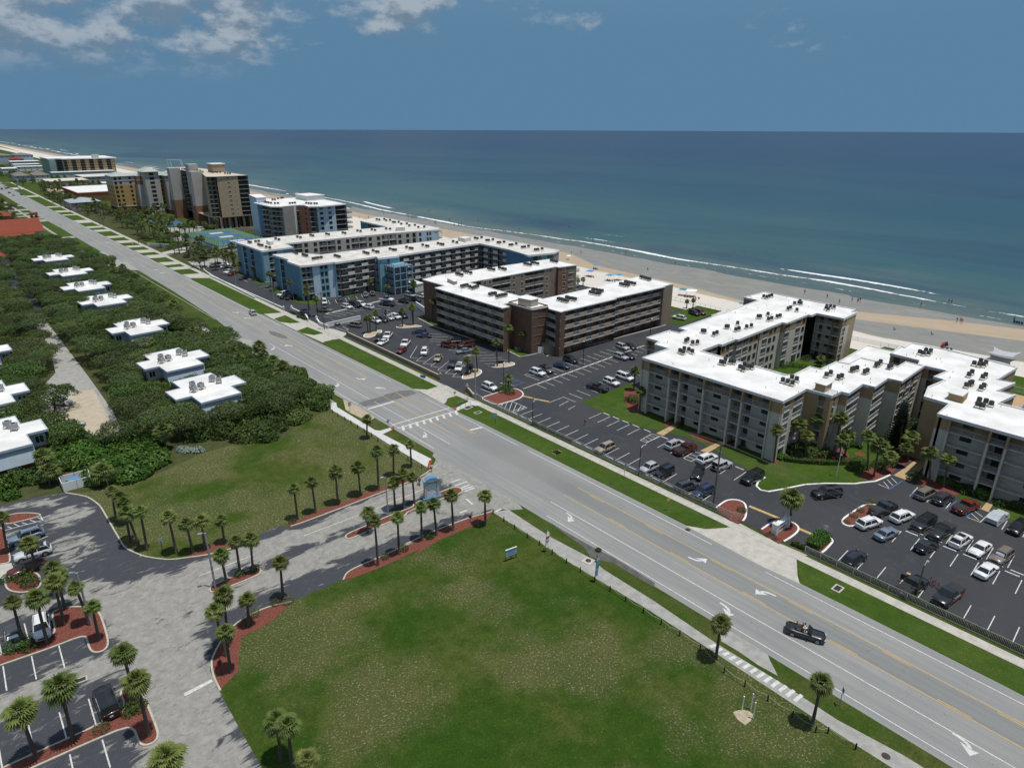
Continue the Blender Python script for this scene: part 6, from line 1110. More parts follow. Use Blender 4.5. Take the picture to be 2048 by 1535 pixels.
house('beach_house', 'brown-roofed house, left of two alike at the bend', 88,102,950,990,7, SHINGLE, SIDING, 3.2, 'hip', 3, 'house', 2); house('beach_house', 'brown-roofed house, right of two alike at the bend', 106,121,950,990,7, SHINGLE, WHITEST, 3.4, 'hip', 3, 'house', 2)
house('motel', 'low motel with cream roofs and dark eaves, front row', 104,140,842,880,6.6, M('cream_roof', (0.60,0.55,0.44), None, .3), GREYST, 0, 'flat', 7, 'motel', 2); house('motel', 'low motel with cream roofs, back row under the ochre hotel', 142,186,880,925,7.2, bpy.data.materials['cream_roof'], GREYST, 0, 'flat', 7, 'motel', 2)
house('motel', 'white flat-roofed pool wing right of the cream motel', 146,164,800,818,5.2, ROOFW, WHITEST, 0, 'flat', 4, 'motel', 1); house('beach_pavilion', 'long white-roofed hotel arcade with open piers', 128,196,985,1000,7.2, ROOFW, SIDING, 0, 'flat', 9, 'hotel', 1)
Ho = Bld('ochre_hotel', 'long ochre hotel slab with green end wall and white roof, far down the beach', LOT(132,1010), 'hotel', None, False)
Ho.plain(lots((131,1075),(131,1012),(138,1012)),0,22, M('sea_green_stucco', (0.23,0.33,0.31), None, .3)); Ho.facade(LOT(138,1012), LOT(144,1004),0,3.1,7,[(0,-1, 'O', dict(r=2, rm=RAILD, back=DOORD))], GREYST)
sg = []; t = 0.0
while t < 52: sg += [(t, t + 5, 'O', dict(r=1.6, rm=RAILD, back=DOORD, m=OCHRE)),(t + 5, t + 9.5, 'S', dict(win=[(1.2,1.6,1.4,.8),(3.4,1.6,1.4,.8)], fr=WFR))]; t += 9.5
Ho.facade(LOT(144,1004), LOT(201,1000),0,3.1,7, sg, OCHRE); Ho.plain(lots((201,1000),(203,1014),(203,1075),(131,1075)),0,21.7, OCHRE)
Ho.roof(lots((144,1002),(203,998),(204,1076),(130,1076),(130.5,1012),(138,1012)),21.9, ROOFW, WHITEP, .4,.8); b = MB(); b.box((*LOT(182,1012),24),(7,6,4)); Ho.mesh('lift_house', b, BEIGE); Ho.finish()
for i, (x0, x1, y0, y1, h, rm, wm, k, l) in enumerate(((112,148,1180,1200,6, ROOFW, WHITEST, 'flat', 'white terrace row nearest the hotel'),(118,150,1250,1275,6, ROOFW, AQUA, 'flat', 'white terrace row second from the hotel'),(122,160,1330,1360,7, ROOFW, SIDING, 'flat', 'white terrace row third from the hotel'),(128,146,1385,1410,9, TILE, BEIGE, 'hip', 'ochre tile-roofed house far up the beach'),(108,136,1430,1480,13, SHINGLE, SIDING, 'hip', 'dark-roofed blue hotel far up the beach, left'),(140,166,1440,1490,13, SHINGLE, PALEB, 'hip', 'dark-roofed pale hotel far up the beach, right'),(98,130,1560,1600,31, ROOFG, TAUPE, 'flat', 'grey-brown tower at the far left edge'),(92,108,1120,1150,7, ROOFW, PALEB, 'flat', 'small pale blue building left of the terrace rows'))):
 house('beach_building', l, x0, x1, y0, y1, h, rm, wm, 3, k, 5, 'building', 4 if h > 20 else 2)
# ------------------------------------------------------------------ vegetation
def mk_leaf(name, c1, c2, c3, trans=0.28, rough=0.55):
 m = NT(name); oi = m.n('ShaderNodeObjectInfo'); n = m.noise(1.1,3,0.6); n2 = m.noise(9.0,2,0.5)
 c = m.mix(m.ramp(n, 0.3,0.7), c1, c2); c = m.mix(m.ramp(n2,0.45,0.75,0,0.6), c, c3)
 hs = m.n('ShaderNodeHueSaturation'); m.l(c, hs.inputs['Color']); m.l(m.ramp(oi.outputs['Random'],0,1,0.72,1.28, False), hs.inputs['Value']); m.l(m.ramp(m.math('FRACT', m.math('MULTIPLY', oi.outputs['Random'],7.31)),0,1,0.485,0.515, False), hs.inputs['Hue'])
 m.done(hs.outputs[0], rough, 0.25); tr = m.n('ShaderNodeBsdfTranslucent'); m.l(hs.outputs[0], tr.inputs[0]); mx_ = m.n('ShaderNodeMixShader'); mx_.inputs[0].default_value = trans
 m.l(m.b.outputs[0], mx_.inputs[1]); m.l(tr.outputs[0], mx_.inputs[2]); m.l(mx_.outputs[0], m.out.inputs[0]); return m.mat
LPALM = mk_leaf('palm_leaf', (0.085,0.130,0.024),(0.13,0.165,0.040),(0.22,0.215,0.085))
LDEAD = mk_leaf('dry_palm_leaf', (0.19,0.145,0.065),(0.14,0.10,0.045),(0.12,0.13,0.04),0.15)
LOAK = mk_leaf('oak_leaf', (0.046,0.092,0.016),(0.076,0.122,0.027),(0.12,0.145,0.05))
LOAK2 = mk_leaf('grey_oak_leaf', (0.062,0.105,0.026),(0.096,0.132,0.042),(0.16,0.18,0.085))
LGRAPE = mk_leaf('broad_leaf', (0.045,0.115,0.014),(0.075,0.150,0.022),(0.11,0.17,0.035),0.3,0.4)
LSHRUB = mk_leaf('shrub_leaf', (0.035,0.085,0.014),(0.060,0.115,0.022),(0.09,0.13,0.03))
LOLIVE = mk_leaf('olive_leaf', (0.085,0.105,0.035),(0.12,0.13,0.05),(0.17,0.16,0.075))
LPINE = mk_leaf('pine_needle', (0.022,0.050,0.018),(0.034,0.062,0.022),(0.06,0.07,0.03),0.1)
BARK = M('palm_bark', (0.125,0.105,0.085),(0.075,0.06,0.048),3.0,0.95,0.1, bump=0.5, ob=True)
OBARK = M('oak_bark', (0.13,0.115,0.10),(0.08,0.07,0.06),2.0,0.95,0.1, bump=0.5, ob=True)
def palm_crown(seed, nf=34, R=1.0):
 r = random.Random(seed); b = MB()
 for i in range(nf):
  az = i * 2.39996 + r.uniform(-.25,.25); el = radians(86 - 132 * (i / nf) ** 0.95 + r.uniform(-8,8)); dead = el < radians(-26) and r.random() < .8
  d = Vector((cos(az) * cos(el), sin(az) * cos(el), sin(el))); s = Vector((-sin(az), cos(az),0)); u = s.cross(d) * -1
  if u.z < 0 and el > -1.0: u = -u
  pl = R * r.uniform(.45,.75) * (.55 if el > .9 else 1); hub = d * pl + Vector((0,0,-.10 * pl * (1 if el < .9 else 0))); fr = R * r.uniform(.72,.95); mi = 1 if dead else 0
  b.face([tuple(s * .025), tuple(hub + s * .018), tuple(hub - s * .018), tuple(-s * .025)], mi)
  d2 = (d + Vector((0,0,-.35))).normalized(); k = 11
  for j in range(k):
   a = radians(-82 + 164 * j / (k - 1)); ray = (d2 * cos(a) + s * sin(a)).normalized(); f = fr * (1 - .28 * abs(sin(a)) ** 2) * r.uniform(.9,1.08); side = ray.cross(u).normalized() * (.055 * R + .02)
   m_ = hub + ray * (f * .58) + u * .03; t = hub + ray * f - Vector((0,0,(.20 if not dead else .3) * f * r.uniform(.6,1.3)))
   b.face([tuple(hub), tuple(m_ + side), tuple(t), tuple(m_ - side)], mi)
 return b.mesh('crown', [LPALM, LDEAD])
PCR = [palm_crown(20 + i, 36 + 3 * i) for i in range(5)]
def palm_trunk(seed):
 r = random.Random(seed); P = []; R_ = []
 ax, ay = r.uniform(-.03,.03), r.uniform(-.03,.03)
 for i in range(9): t = i / 8; P.append((ax * sin(t * pi), ay * sin(t * pi), t)); R_.append(.20 * (1 - .30 * t) + (.05 if i == 0 else 0) + (.05 if i == 8 else 0) + r.uniform(-.012,.012))
 b = MB(); b.tube(P, R_, 8); return b.mesh('trunk', BARK, True)
PTR = [palm_trunk(i) for i in range(4)]
NP = [0]
def palm(x, y, cx_, cy_, h, label, group, scale=None, z=0.0):
 i = NP[0]; NP[0] += 1; r = random.Random(i * 7 + 1); o = thing('palm_tree', label, 'palm tree', (x, y, z),0, group)
 v = Vector((cx_ - x, cy_ - y, h - z)); t = obj('trunk', PTR[i % 4], o); t.rotation_mode = 'QUATERNION'; t.rotation_quaternion = v.to_track_quat('Z', 'Y'); t.scale = (1,1, v.length)
 s = (scale or 1) * r.uniform(.84,1.16); c = obj('crown', PCR[(i * 3) % 5], o, v, r.uniform(0,6.28)); c.scale = (s, s, s * r.uniform(.9,1.05)); return o
def row(L, where, group, s=None):
 for i, q in enumerate(L): palm(*q, ('fan palm, %s from the left %s' % (ORD[i], where)) if len(L) > 1 else 'fan palm ' + where, group, s)
row([(34.7,93.4,34.7,93.3,5.8),(37.8,93.2,37.7,93.3,6.0),(41.9,93.3,42.0,93.2,6.5),(46.2,93.4,46.2,93.4,5.7)] + [(49.6,93.0,49.8,92.9,7.8),(54.4,95.8,54.6,95.6,5.4),(58.6,96.3,58.6,96.3,4.9)], 'in the row north of the entrance drive', 'palms north of the entrance drive')
row([(58.4,112.8,58.7,112.6,4.4)], 'alone by the new white footpath', 'lone palms')
row([(12.1,112.0,12.4,111.8,5.7),(12.6,110.4,13.1,110.0,5.1),(12.4,104.2,12.7,104.0,7.1),(13.1,102.0,12.6,102.5,6.1),(13.8,100.2,14.0,100.0,6.9),(16.9,96.3,16.8,96.4,6.5),(18.8,94.8,18.7,94.9,5.3),(20.5,94.7,20.7,94.5,5.1),(23.3,94.4,23.4,94.3,4.3)], 'along the curved kerb of the north field', 'palms along the curved kerb')
row([(20.1,84.1,20.0,84.1,5.0),(22.3,84.9,22.4,84.8,5.8),(23.9,84.3,24.2,84.0,5.8)], 'on the smaller mulch median', 'palms on the smaller median')
row([(41.4,82.4,41.7,82.2,3.7),(48.3,85.4,48.3,85.4,5.4),(49.6,84.6,49.7,84.6,6.7),(51.8,84.8,51.7,84.9,5.3)], 'on the sign median', 'palms on the sign median')
row([(24.8,75.9,25.0,75.6,6.1),(38.4,74.0,38.4,74.0,7.7),(42.2,74.3,42.3,74.2,6.6),(46.8,75.1,46.9,75.0,6.1),(49.3,74.7,49.1,74.9,5.9)] + [(52.1,74.1,52.0,74.2,6.6),(56.9,71.9,56.9,71.9,5.6)], 'south of the entrance drive', 'palms south of the entrance drive')
row([(15.3,70.3,15.0,70.5,6.9),(16.1,71.8,16.5,71.5,7.8),(14.8,67.4,15.0,67.3,6.0),(19.3,73.7,19.6,73.5,4.3)], 'in the mulch at the corner of the south field', 'palms at the field corner')
row([(14.5,52.3,14.7,52.1,5.3),(14.9,50.3,15.0,50.1,6.3),(14.9,46.4,15.1,46.2,5.3)], 'in the bottom corner of the south field', 'palms at the bottom of the field')
row([(60.0,31.2,60.0,31.2,5.4),(59.6,19.0,59.6,19.0,6.0)], 'beside the cracked footpath', 'palms beside the footpath', 1.15)
row([(-3.1,88.5,-2.8,88.2,6.7),(-0.8,86.8,-0.5,86.5,7.1),(1.4,89.4,1.6,89.3,6.7),(2.0,92.8,2.1,92.8,5.3),(3.9,87.1,3.5,87.4,6.1),(4.2,83.3,4.4,83.1,5.3)], 'on the upper car-park island', 'palms on the upper island')
row([(-4.2,68.4,-4.2,68.4,6.6),(-1.0,68.6,-0.7,68.3,7.5),(5.2,69.4,5.2,69.4,7.3),(5.2,64.1,5.3,64.0,7.6)], 'on the lower car-park island', 'palms on the lower island', 1.18)
row([(5.1,54.7,5.2,54.6,5.6)], 'cut by the bottom edge of the car park', 'lone palms', 1.2)
row([(0.4,105.0,0.4,105.1,4.7),(1.0,97.3,2.0,96.5,4.5),(-2.3,113.0,-1.7,112.5,6.3)], 'on the island with the parked red car', 'palms on the left island')
row([(112.4,52.5,112.2,52.8,7.1),(119.5,51.3,119.0,51.7,6.5),(119.0,49.6,118.7,49.9,4.9),(122.8,49.2,122.1,49.8,7.3),(124.2,46.5,124.3,46.4,8.1),(122.4,44.7,122.4,44.6,4.8),(125.4,44.8,125.3,44.9,4.6),(123.1,39.4,122.0,40.3,7.3),(121.5,37.7,121.2,37.9,6.7),(124.5,37.3,125.1,36.8,3.3),(128.5,36.8,129.5,35.9,4.0),(133.0,36.2,132.9,36.3,5.1)], 'in the garden between the two cream blocks', 'palms in the cream garden', 1.2)
row([(126.7,30.1,125.8,30.9,6.3),(126.9,27.9,126.7,28.1,5.7)], 'before the southern cream block', 'palms before the southern cream block', 1.25)
row([(94.3,39.8,94.0,40.0,5.2)], 'with a stout trunk on the entrance sign island', 'lone palms', 1.55)
row([(112.2,85.1,112.2,85.1,5.2),(121.5,94.3,121.5,94.3,5.2)], 'at the northwest corner of the cream block', 'palms at the cream corner', 1.1)
row([(175.8,74.1,176.0,73.9,1.6),(183.7,69.4,183.8,69.4,1.3)] + [(173.5,72.7,173.3,72.9,2.1)], 'inside the cream court', 'palms inside the cream court')
row([(118.8,177.3,119.4,176.8,6.8),(111.4,129.3,111.1,129.5,10.0),(107.0,129.1,106.8,129.3,7.1),(121.0,133.9,120.7,134.1,5.5),(97.1,128.9,96.9,129.1,4.5),(100.3,129.2,100.0,129.5,6.0),(99.2,115.5,99.2,115.5,2.6)], 'round the brown block car park', 'palms round the brown lot')
row([(96.1,178.9,95.9,179.0,4.8),(96.8,178.8,96.9,178.7,5.3),(99.0,179.0,99.2,178.9,5.9),(108.2,178.2,108.2,178.2,5.3),(111.7,177.5,111.5,177.7,6.2)], 'on the gravel islands north of the brown lot', 'palms on the gravel islands')
row([(102.1,322.2,101.7,322.6,3.8),(100.6,308.1,100.6,308.0,7.0),(98.5,295.4,98.8,295.2,4.1),(105.7,300.1,105.6,300.2,3.9),(99.6,281.1,99.8,280.9,4.0),(98.2,258.7,97.7,259.1,5.9),(99.8,260.9,99.5,261.1,4.8),(96.7,235.0,96.1,235.6,6.7),(103.6,247.7,103.5,247.7,3.6),(92.4,213.1,92.6,212.9,9.0),(94.6,216.8,93.9,217.3,6.0),(105.9,237.6,105.6,237.8,4.4),(92.9,207.0,92.8,207.1,6.3),(117.7,228.5,117.6,228.5,5.7),(124.8,227.8,124.7,227.9,4.5),(121.9,209.5,121.8,209.6,5.7),(133.2,209.3,133.1,209.4,5.0),(148.4,228.4,148.4,228.4,5.2),(155.7,228.5,155.8,228.4,4.4)], 'round the nearer blue block', 'palms round the blue block')
row([(111.9,177.4,111.8,177.4,5.8),(133.5,209.9,133.2,210.1,5.4),(151.3,232.8,151.4,232.7,4.2),(160.2,235.1,160.3,235.0,3.2),(169.4,237.7,169.4,237.7,2.7),(176.7,236.9,176.8,236.8,3.0),(178.7,231.7,178.7,231.6,2.1),(183.3,231.3,183.4,231.3,1.9),(164.3,187.0,164.3,187.0,1.4),(179.6,179.4,179.6,179.5,1.5)], 'in the court before the blue gallery', 'palms in the blue court')
row([(191.8,180.4,191.7,180.5,3.0),(195.8,181.5,195.7,181.5,2.8)] + [(197.8,132.9,197.8,132.9,2.7),(198.7,130.9,198.7,130.9,3.2)], 'by the dune fence', 'palms by the dune fence', .8)
# taller trees of the far gardens on the sea side and the palms in the wood, placed at random with a fixed seed
RND = random.Random(77)
def scatter(poly, d, n, avoid=(), r=RND, far=None):
 xs = [p[0] for p in poly]; ys = [p[1] for p in poly]; out = []; tries = 0
 while len(out) < n and tries < 40000:
  tries += 1; p = (r.uniform(min(xs), max(xs)), r.uniform(min(ys), max(ys)))
  if not inside(p, poly) or any(inside(p, q) for q in avoid): continue
  dd = d * (1 if far is None else max(1, p[1] / far))
  if any((p[0] - q[0]) ** 2 + (p[1] - q[1]) ** 2 < dd * dd for q in out): continue
  out.append(p)
 return out
def leafball(b, r, c, rad, n, size, low=-.25, lump=.3, mi=0, seedv=0.0, fill=.55):
 cx_, cy_, cz_ = c
 for i in range(n):
  u = r.uniform(low, 1); a = r.uniform(0,2 * pi); q = sqrt(max(0,1 - u * u)); d = Vector((q * cos(a), q * sin(a), u))
  k = 1 + lump * noise.noise((d.x * 2.1 + seedv, d.y * 2.1, d.z * 2.1 + seedv)) + .14 * noise.noise((d.x * 6 + seedv, d.y * 6, d.z * 6)); k *= fill + (1 - fill) * r.random() ** .35
  p = Vector((cx_ + d.x * rad[0] * k, cy_ + d.y * rad[1] * k, cz_ + d.z * rad[2] * k)); nrm = (d * .7 + Vector((r.uniform(-1,1), r.uniform(-1,1), r.uniform(-.3,1.1)))).normalized()
  t = nrm.cross(Vector((r.uniform(-1,1), r.uniform(-1,1), r.uniform(-1,1)))).normalized(); w = nrm.cross(t); s = size * r.uniform(.6,1.35)
  b.face([tuple(p - t * s * .5), tuple(p - w * s * .28 + t * s * .05), tuple(p + t * s * .5), tuple(p + w * s * .28 - t * s * .05)], mi)
def oak_crown(seed, mat, n=4400, size=.34):
 r = random.Random(seed); b = MB(); leafball(b, r, (0,0,0),(1.0 * 4,1.0 * 4,2.0), int(n * .55), size, -.2,.45,0, seed * 3.1,.7)
 for k in range(7):
  a = k * .9 + r.uniform(-.3,.3); q = r.uniform(1.6,3.0); leafball(b, r, (q * cos(a), q * sin(a), r.uniform(.1,.9)),(1.6,1.6,1.15), int(n * .45 / 7), size, -.3,.35,0, seed + k * 1.7,.6)
 return b.mesh('crown', mat)
OCR = [oak_crown(i, LOAK if i % 2 else LOAK2) for i in range(5)]
def oak_trunk(seed):
 r = random.Random(seed); b = MB(); b.tube([(0,0,0),(.1,.05,.9),(.0,.2,1.8),(.1,.1,2.6)],[.28,.22,.18,.10],7)
 for k in range(6): a = k * 1.05 + r.uniform(-.3,.3); b.tube([(.03,.1,1.1 + .15 * k),(cos(a) * 1.2, sin(a) * 1.2,2.5),(cos(a) * 2.8, sin(a) * 2.8,3.3 + r.uniform(-.2,.5))],[.13,.09,.03],5,0, False)
 return b.mesh('trunk', OBARK, True)
OTR = [oak_trunk(i) for i in range(3)]
def tree(name, label, cat, x, y, crown, h, s, group, i, mats=None):
 r = random.Random(i * 13 + 5); o = thing(name, label, cat, (x, y, 0),0, group); t = obj('trunk', OTR[i % 3], o, (0,0,0), r.uniform(0,6)); t.scale = (s, s, h / 4.2)
 c = obj('crown', crown, o, (0,0, h - 1.7 * s), r.uniform(0,6.28)); c.scale = (s * r.uniform(.9,1.1), s, s * r.uniform(.85,1.15)); return o
VIL = [(38.5,150.6),(38.5,175.4),(39.3,213),(39.2,254.7),(38.5,282.5),(38.7,315),(38.5,354),(.6,152.4),(.8,178.4),(1.4,215)]
def rect(x0, x1, y0, y1): return lots((x0, y0),(x1, y0),(x1, y1),(x0, y1))
AV = [rect(x - 8.6, x + 8.6, y - 4.6, y + 4.6) for x, y in VIL] + [rect(x - 5.6, x + 5.6, y - 10.2, y + 9.6) for x, y in VIL]
AV += [[(22.5,500),(26,368),(24.4,340),(24.0,301),(23.6,240),(23.8,190),(23.4,164),(23,147),(16,144.5),(8.5,156),(9,186),(15,200),(17.4,223),(18.4,277),(19.4,342),(21,500)]]
WOOD = [(57.0,150),(58.2,182),(54.5,202),(55.0,240),(56.0,300),(56.0,352),(52,380),(54.5,420),(50,436),(22,446),(8,330),(3,250),(-6,190),(-10,160),(0,150),(16,143),(22,139),(34,136),(39.5,134),(48,135),(58.5,137.5)]
TL = [('dark oak with a dense domed crown in the inland wood', LOAK),('greyish oak with a wind-clipped crown in the inland wood', LOAK2)]
pts = scatter(WOOD, 4.25,296, AV, RND, 330)
for i, (x, y) in enumerate(pts):
 h = RND.uniform(4.6,6.6) if y < 300 else RND.uniform(5,7); s = RND.uniform(.72,1.05)
 if any(abs(x - vx) < 12 and -16 < y - vy < 0 for vx, vy in VIL): h = min(h, 5.3)
 k = (i * 2) % 5; vi = min(range(7), key=lambda j: abs(VIL[j][1] - y) + .2 * abs(VIL[j][0] - x)); side = 'left of the lane' if x < 19 else 'between the lane and the %s villa' % ORD[vi] if x < 31 else 'among the villas, by the %s' % ORD[vi] if x < 46 else 'between the %s villa and the road' % ORD[vi]
 tree('oak_tree', ('dark domed oak ' if k % 2 else 'greyish wind-clipped oak ') + side, 'tree', x, y, OCR[k], h, s, 'oaks of the inland wood', i)
tree('oak_tree', 'yellow-green broad-crowned tree at the bend of the woodland lane', 'tree', 11.5,213, oak_crown(40, LOLIVE),6.0,1.0, None, 991)
tree('oak_tree', 'spreading oak over the edge of the tan parking court', 'tree', 9.5,191, OCR[1],6.2,1.15, None, 992); tree('oak_tree', 'oak leaning over the white car under the trees at left', 'tree', 12.2,171, OCR[3],5.6,1.1, None, 993)
for i, (x, y) in enumerate(scatter([(52,190),(58,205),(57,240),(57.5,300),(57.5,350),(53,380),(50,300),(50,200)],5,16, AV) + scatter([(56,140),(59,160),(57.5,182),(53,182),(50,150)],4,8, AV)):
 palm(x, y, x + RND.uniform(-.5,.5), y, RND.uniform(4.2,6.2), 'fan palm rising from the roadside edge of the inland wood', 'palms along the wood edge', 1.35)
row([(25.5,133.9,25.6,133.8,4.4),(28.9,136.9,29.2,136.7,4.5),(5.4,136.5,6.1,135.9,4.6),(5.8,132.6,6.2,132.3,3.0),(13.1,126.4,13.3,126.2,2.8),(22.8,143.6,23.0,143.5,2.0)], 'poking out of the shrubs above the north field', 'palms in the shrub edge', 1.5)
# bright broad-leaved shrubs along the field and mixed bushes
def bush(seed, mat, n, size, rad=(1,1,.8)):
 r = random.Random(seed); b = MB(); leafball(b, r, (0,0,.25), rad, n, size, -.15,.35,0, seed * 1.3,.7); return b.mesh('foliage', mat)
BGR = [bush(i, LGRAPE, 620,.30) for i in range(3)]; BSH = [bush(10 + i, LSHRUB, 420,.20) for i in range(3)]; BOL = [bush(20 + i, LOLIVE, 420,.18) for i in range(2)]; BOK = [bush(30 + i, LOAK, 800,.22) for i in range(3)]
b = MB(); b.tube([(0,0,0),(0,0,.5)],.05,5)
for k in range(4): b.tube([(0,0,.1),(.3 * cos(k * 1.6),.3 * sin(k * 1.6),.6)],[.03,.015],4,0, False)
BST = b.mesh('stem', OBARK)
def shrub(x, y, s, me, label, group=None, sz=None, z=0.0):
 o = thing('shrub', label, 'shrub', (x, y, z), RND.uniform(0,6), group); c = obj('foliage', me, o); c.scale = (s, s, sz or s); t = obj('stem', BST, o); t.scale = (s * .8, s * .8,(sz or s) * .8); return o
for i, (x, y) in enumerate(scatter([(7.2,153.2),(13.1,150.5),(14.9,143.6),(18.2,144.5),(22,145.9),(24.3,140.9),(24.1,129.5),(21.9,126.1),(17.9,125.2),(14.5,126.3),(11.4,126.7),(12.1,131.4),(10.5,137.8),(8,136.8),(8.5,145.6)],2.0,58)): shrub(x, y, RND.uniform(1.7,2.4), BGR[i % 3], 'bright green broad-leaved shrub in the thicket above the north field', 'broad-leaved thicket')
for i, (x, y) in enumerate(scatter([(-3.9,147.6),(1.1,140.2),(1.9,133.7),(0.2,131.8),(-1.6,131.2),(-6.5,133.8)],2.1,9)): shrub(x, y, RND.uniform(1.3,2.0), BGR[i % 3], 'bright green shrub at the left edge above the car park', 'shrubs at the left edge')
for i, (x, y) in enumerate(scatter([(1.1,160.7),(7.8,154.9),(8.8,142.6),(7.5,136),(4.1,134),(1.5,135.2),(-0.3,145.2)],2.6,14)): shrub(x, y, RND.uniform(1.8,2.6), BOK[i % 3], 'dark bush between the shrub thicket and the left villa', 'dark bushes at left', 2.4)
for i, (x, y) in enumerate(scatter([(38.9,156.4),(43.4,152.6),(47.9,157.1),(58.8,164),(62.5,158.4),(62.6,140.3),(59.9,133.5),(56.4,131.9),(51.8,130.4),(44.9,124.7),(39.6,127),(37.5,131.1),(31.7,133)],2.6,50)): shrub(x, y, RND.uniform(1.9,2.9), BOK[i % 3], 'dark scrubby bush at the tip of the inland wood', 'scrub at the tip of the wood', RND.uniform(2.0,3.4))
for i, (x, y) in enumerate(scatter([(52.9,201.3),(59.2,204.1),(57.5,195.8),(60.4,188.7),(58.8,164),(59.5,151.6),(60.5,136),(61.4,139.2),(60.8,162.3),(55.3,167),(50.5,173.5),(48.8,188.3)],2.6,32, AV)): shrub(x, y, RND.uniform(1.5,2.4), BOK[i % 3] if i % 3 else BOL[0], 'low bush between the wood and the roadside path', 'bushes along the path', RND.uniform(1.6,2.6))
for i, (x, y) in enumerate(scatter([(51,205),(56,215),(56.0,300),(57.3,380),(52,430),(50,380),(48,300),(47.5,215)],3.4,42, AV)): shrub(x, y, RND.uniform(1.7,2.6), BOK[i % 3] if i % 4 else BOL[1], 'low bush along the roadside of the inland wood', 'bushes along the wood edge', RND.uniform(2.0,3.2))
def shrubs(L, s, me, label, group=None, z=.03):
 for i, (x, y) in enumerate(L): shrub(x, y, s * RND.uniform(.85,1.15), me[i % len(me)],(label % ORD[i]) if '%s' in label else label, group, None, z)
shrubs([(4.4,68.8),(5.2,68.7)],1.15, BSH, 'dark green shrub on the lower island beside the black car, %s', 'island shrubs'); shrubs([(1.5,68.1)],.8, BOL, 'small olive shrub between the kerbs of the lower island')
shrubs([(-4.1,88.4),(-3.2,88.4),(-2.6,87.4)],1.0, BSH, 'dark shrub behind the parked white car on the island, %s from the left', 'island shrubs'); shrubs([(-3.1,105),(-1.2,103.7),(-0.7,101.8)],1.1, BSH, 'bushy plant round the palms on the top-left island, %s', 'island shrubs')
shrubs([(24.3,84.6),(22.2,84.8)],.8, BSH, 'round bush at the palm feet on the smaller median, %s from the right', 'median bushes'); shrubs([(40.1,74.9),(43.3,74.8),(48.1,74.9)] + [(48.2,75),(43.4,75)][:1],.8, BSH, 'round green bush in the mulch south of the drive, %s from the left', 'bushes south of the drive')
shrubs([(25,74.9),(23.7,75.6),(19.3,74.7),(20.5,75.3)],.85, BOL, 'low olive bush at the field corner mulch, %s', 'bushes at the field corner'); shrubs([(33.6,92.9)],.7, BOL, 'dry olive bush at the end of the north mulch strip')
shrubs([(102,34.1),(104.8,34.2),(107.2,34.1),(110.3,34.1),(111.6,34)],.62, BOL, 'tufted olive bush on the lozenge island, %s from the near end', 'bushes on the lozenge island', .1); shrubs([(92.1,47.1)],.7, BSH, 'single green shrub at the right edge of the gate bed', None, .1)
shrubs([(88.8,39.3),(88.8,40.5)],.5, BOL, 'small plant in front of the entrance sign, %s from the right', 'plants at the entrance sign', .1); shrubs([(96.5,114.5),(98,114.9),(96.8,112.1)],1.5, BSH, 'dark bush on the red mulch point between the lots, %s from the left', 'bushes on the mulch point', .1)
shrubs([(115.6,89.4),(115.6,90.4)],1.5, BSH, 'clipped round shrub at the northwest corner of the cream block, %s from the right', 'shrubs at the cream corner'); shrubs([(112.4,74.8),(112.4,71.9),(113,61.2),(113.6,59.9),(112.6,65.3)],.8, BSH + BOL, 'small shrub at the foot of the cream front, %s', 'shrubs along the cream front')
shrubs([(118.4,53.7),(119,52.8),(115.1,52.9),(115.2,52.2)],1.1, BGR, 'light green hedge clump at the south corner of the cream block, %s', 'clumps at the cream corner'); shrubs([(117.9,53.3),(118.7,52.7),(115.2,52.9),(122.9,44.2),(123,42.8),(126,32.6),(127.3,32.4)],1.0, BSH, 'garden shrub before the cream court, %s from the left', 'shrubs before the cream court')
shrubs([(121.8,52.2),(122.6,50.8),(122.5,49.4),(124.5,49.2),(120.9,49.4),(119.7,50.4),(122.4,47.4),(118.3,50.9)],1.5, BOK, 'dark large-leaved plant massed by the tan stair tower', 'dark plants by the stair tower'); shrubs([(124.3,41.7),(123.4,40.4),(121.8,41.2),(126.1,38.8),(127.7,38.1),(132.5,40.9),(136.5,38.2),(136.8,37.1),(152.7,41.6),(150.7,41.6)],1.3, BSH, 'bush under the palms of the cream garden', 'bushes under the garden palms')
shrubs([(128.9,24.2),(127.6,24.8),(128.8,23.2),(128.8,22.6)],1.3, BSH + BGR[:1], 'rounded shrub by the stair of the southern cream block, %s from the left', 'shrubs by the southern stair'); shrubs([(128.8,28.9),(129,28.2),(129.2,27.4),(128.9,26.5),(128.5,25.6)],.9, BGR, 'light green shrub in the bed before the southern cream block, %s from the left', 'light shrubs before the southern block')
shrubs([(127.4,19.4),(128.2,18.2),(128.6,17.4),(128.6,16.3)],1.0, BSH, 'low green shrub under the southern cream front, %s from the left', 'shrubs under the southern front'); shrubs([(175.5,77.8),(178.6,77.9),(179.2,76),(164.9,78.7),(167.1,78.2),(167.9,76.8),(169,75.2),(177.9,73),(177.9,71.6)],1.2, BSH, 'garden bush inside the cream court', 'bushes inside the cream court')
shrubs([(98.6,236),(98,232.6),(100.3,233.3),(97.5,254.2),(99.1,255.7),(95.9,252.8),(98,277.6),(98.8,275.4),(112.6,234.6),(112.7,233.2),(103.4,235.7),(105.6,233.9),(128.4,229.6)],1.0, BSH + BOL, 'small shrub at the foot of the nearer blue block', 'shrubs at the blue block'); shrubs([(65.6,55.3)],.5, BGR, 'tuft of bright weeds growing at the road edge')
b = MB(); leafball(b, random.Random(5),(0,0,.1),(.9,.9,.5),260,.35,0,.2,0,4,.8); AGV = b.mesh('foliage', mk_leaf('agave_leaf', (0.15,0.20,0.17),(0.20,0.25,0.21),(0.26,0.3,0.26),.1))
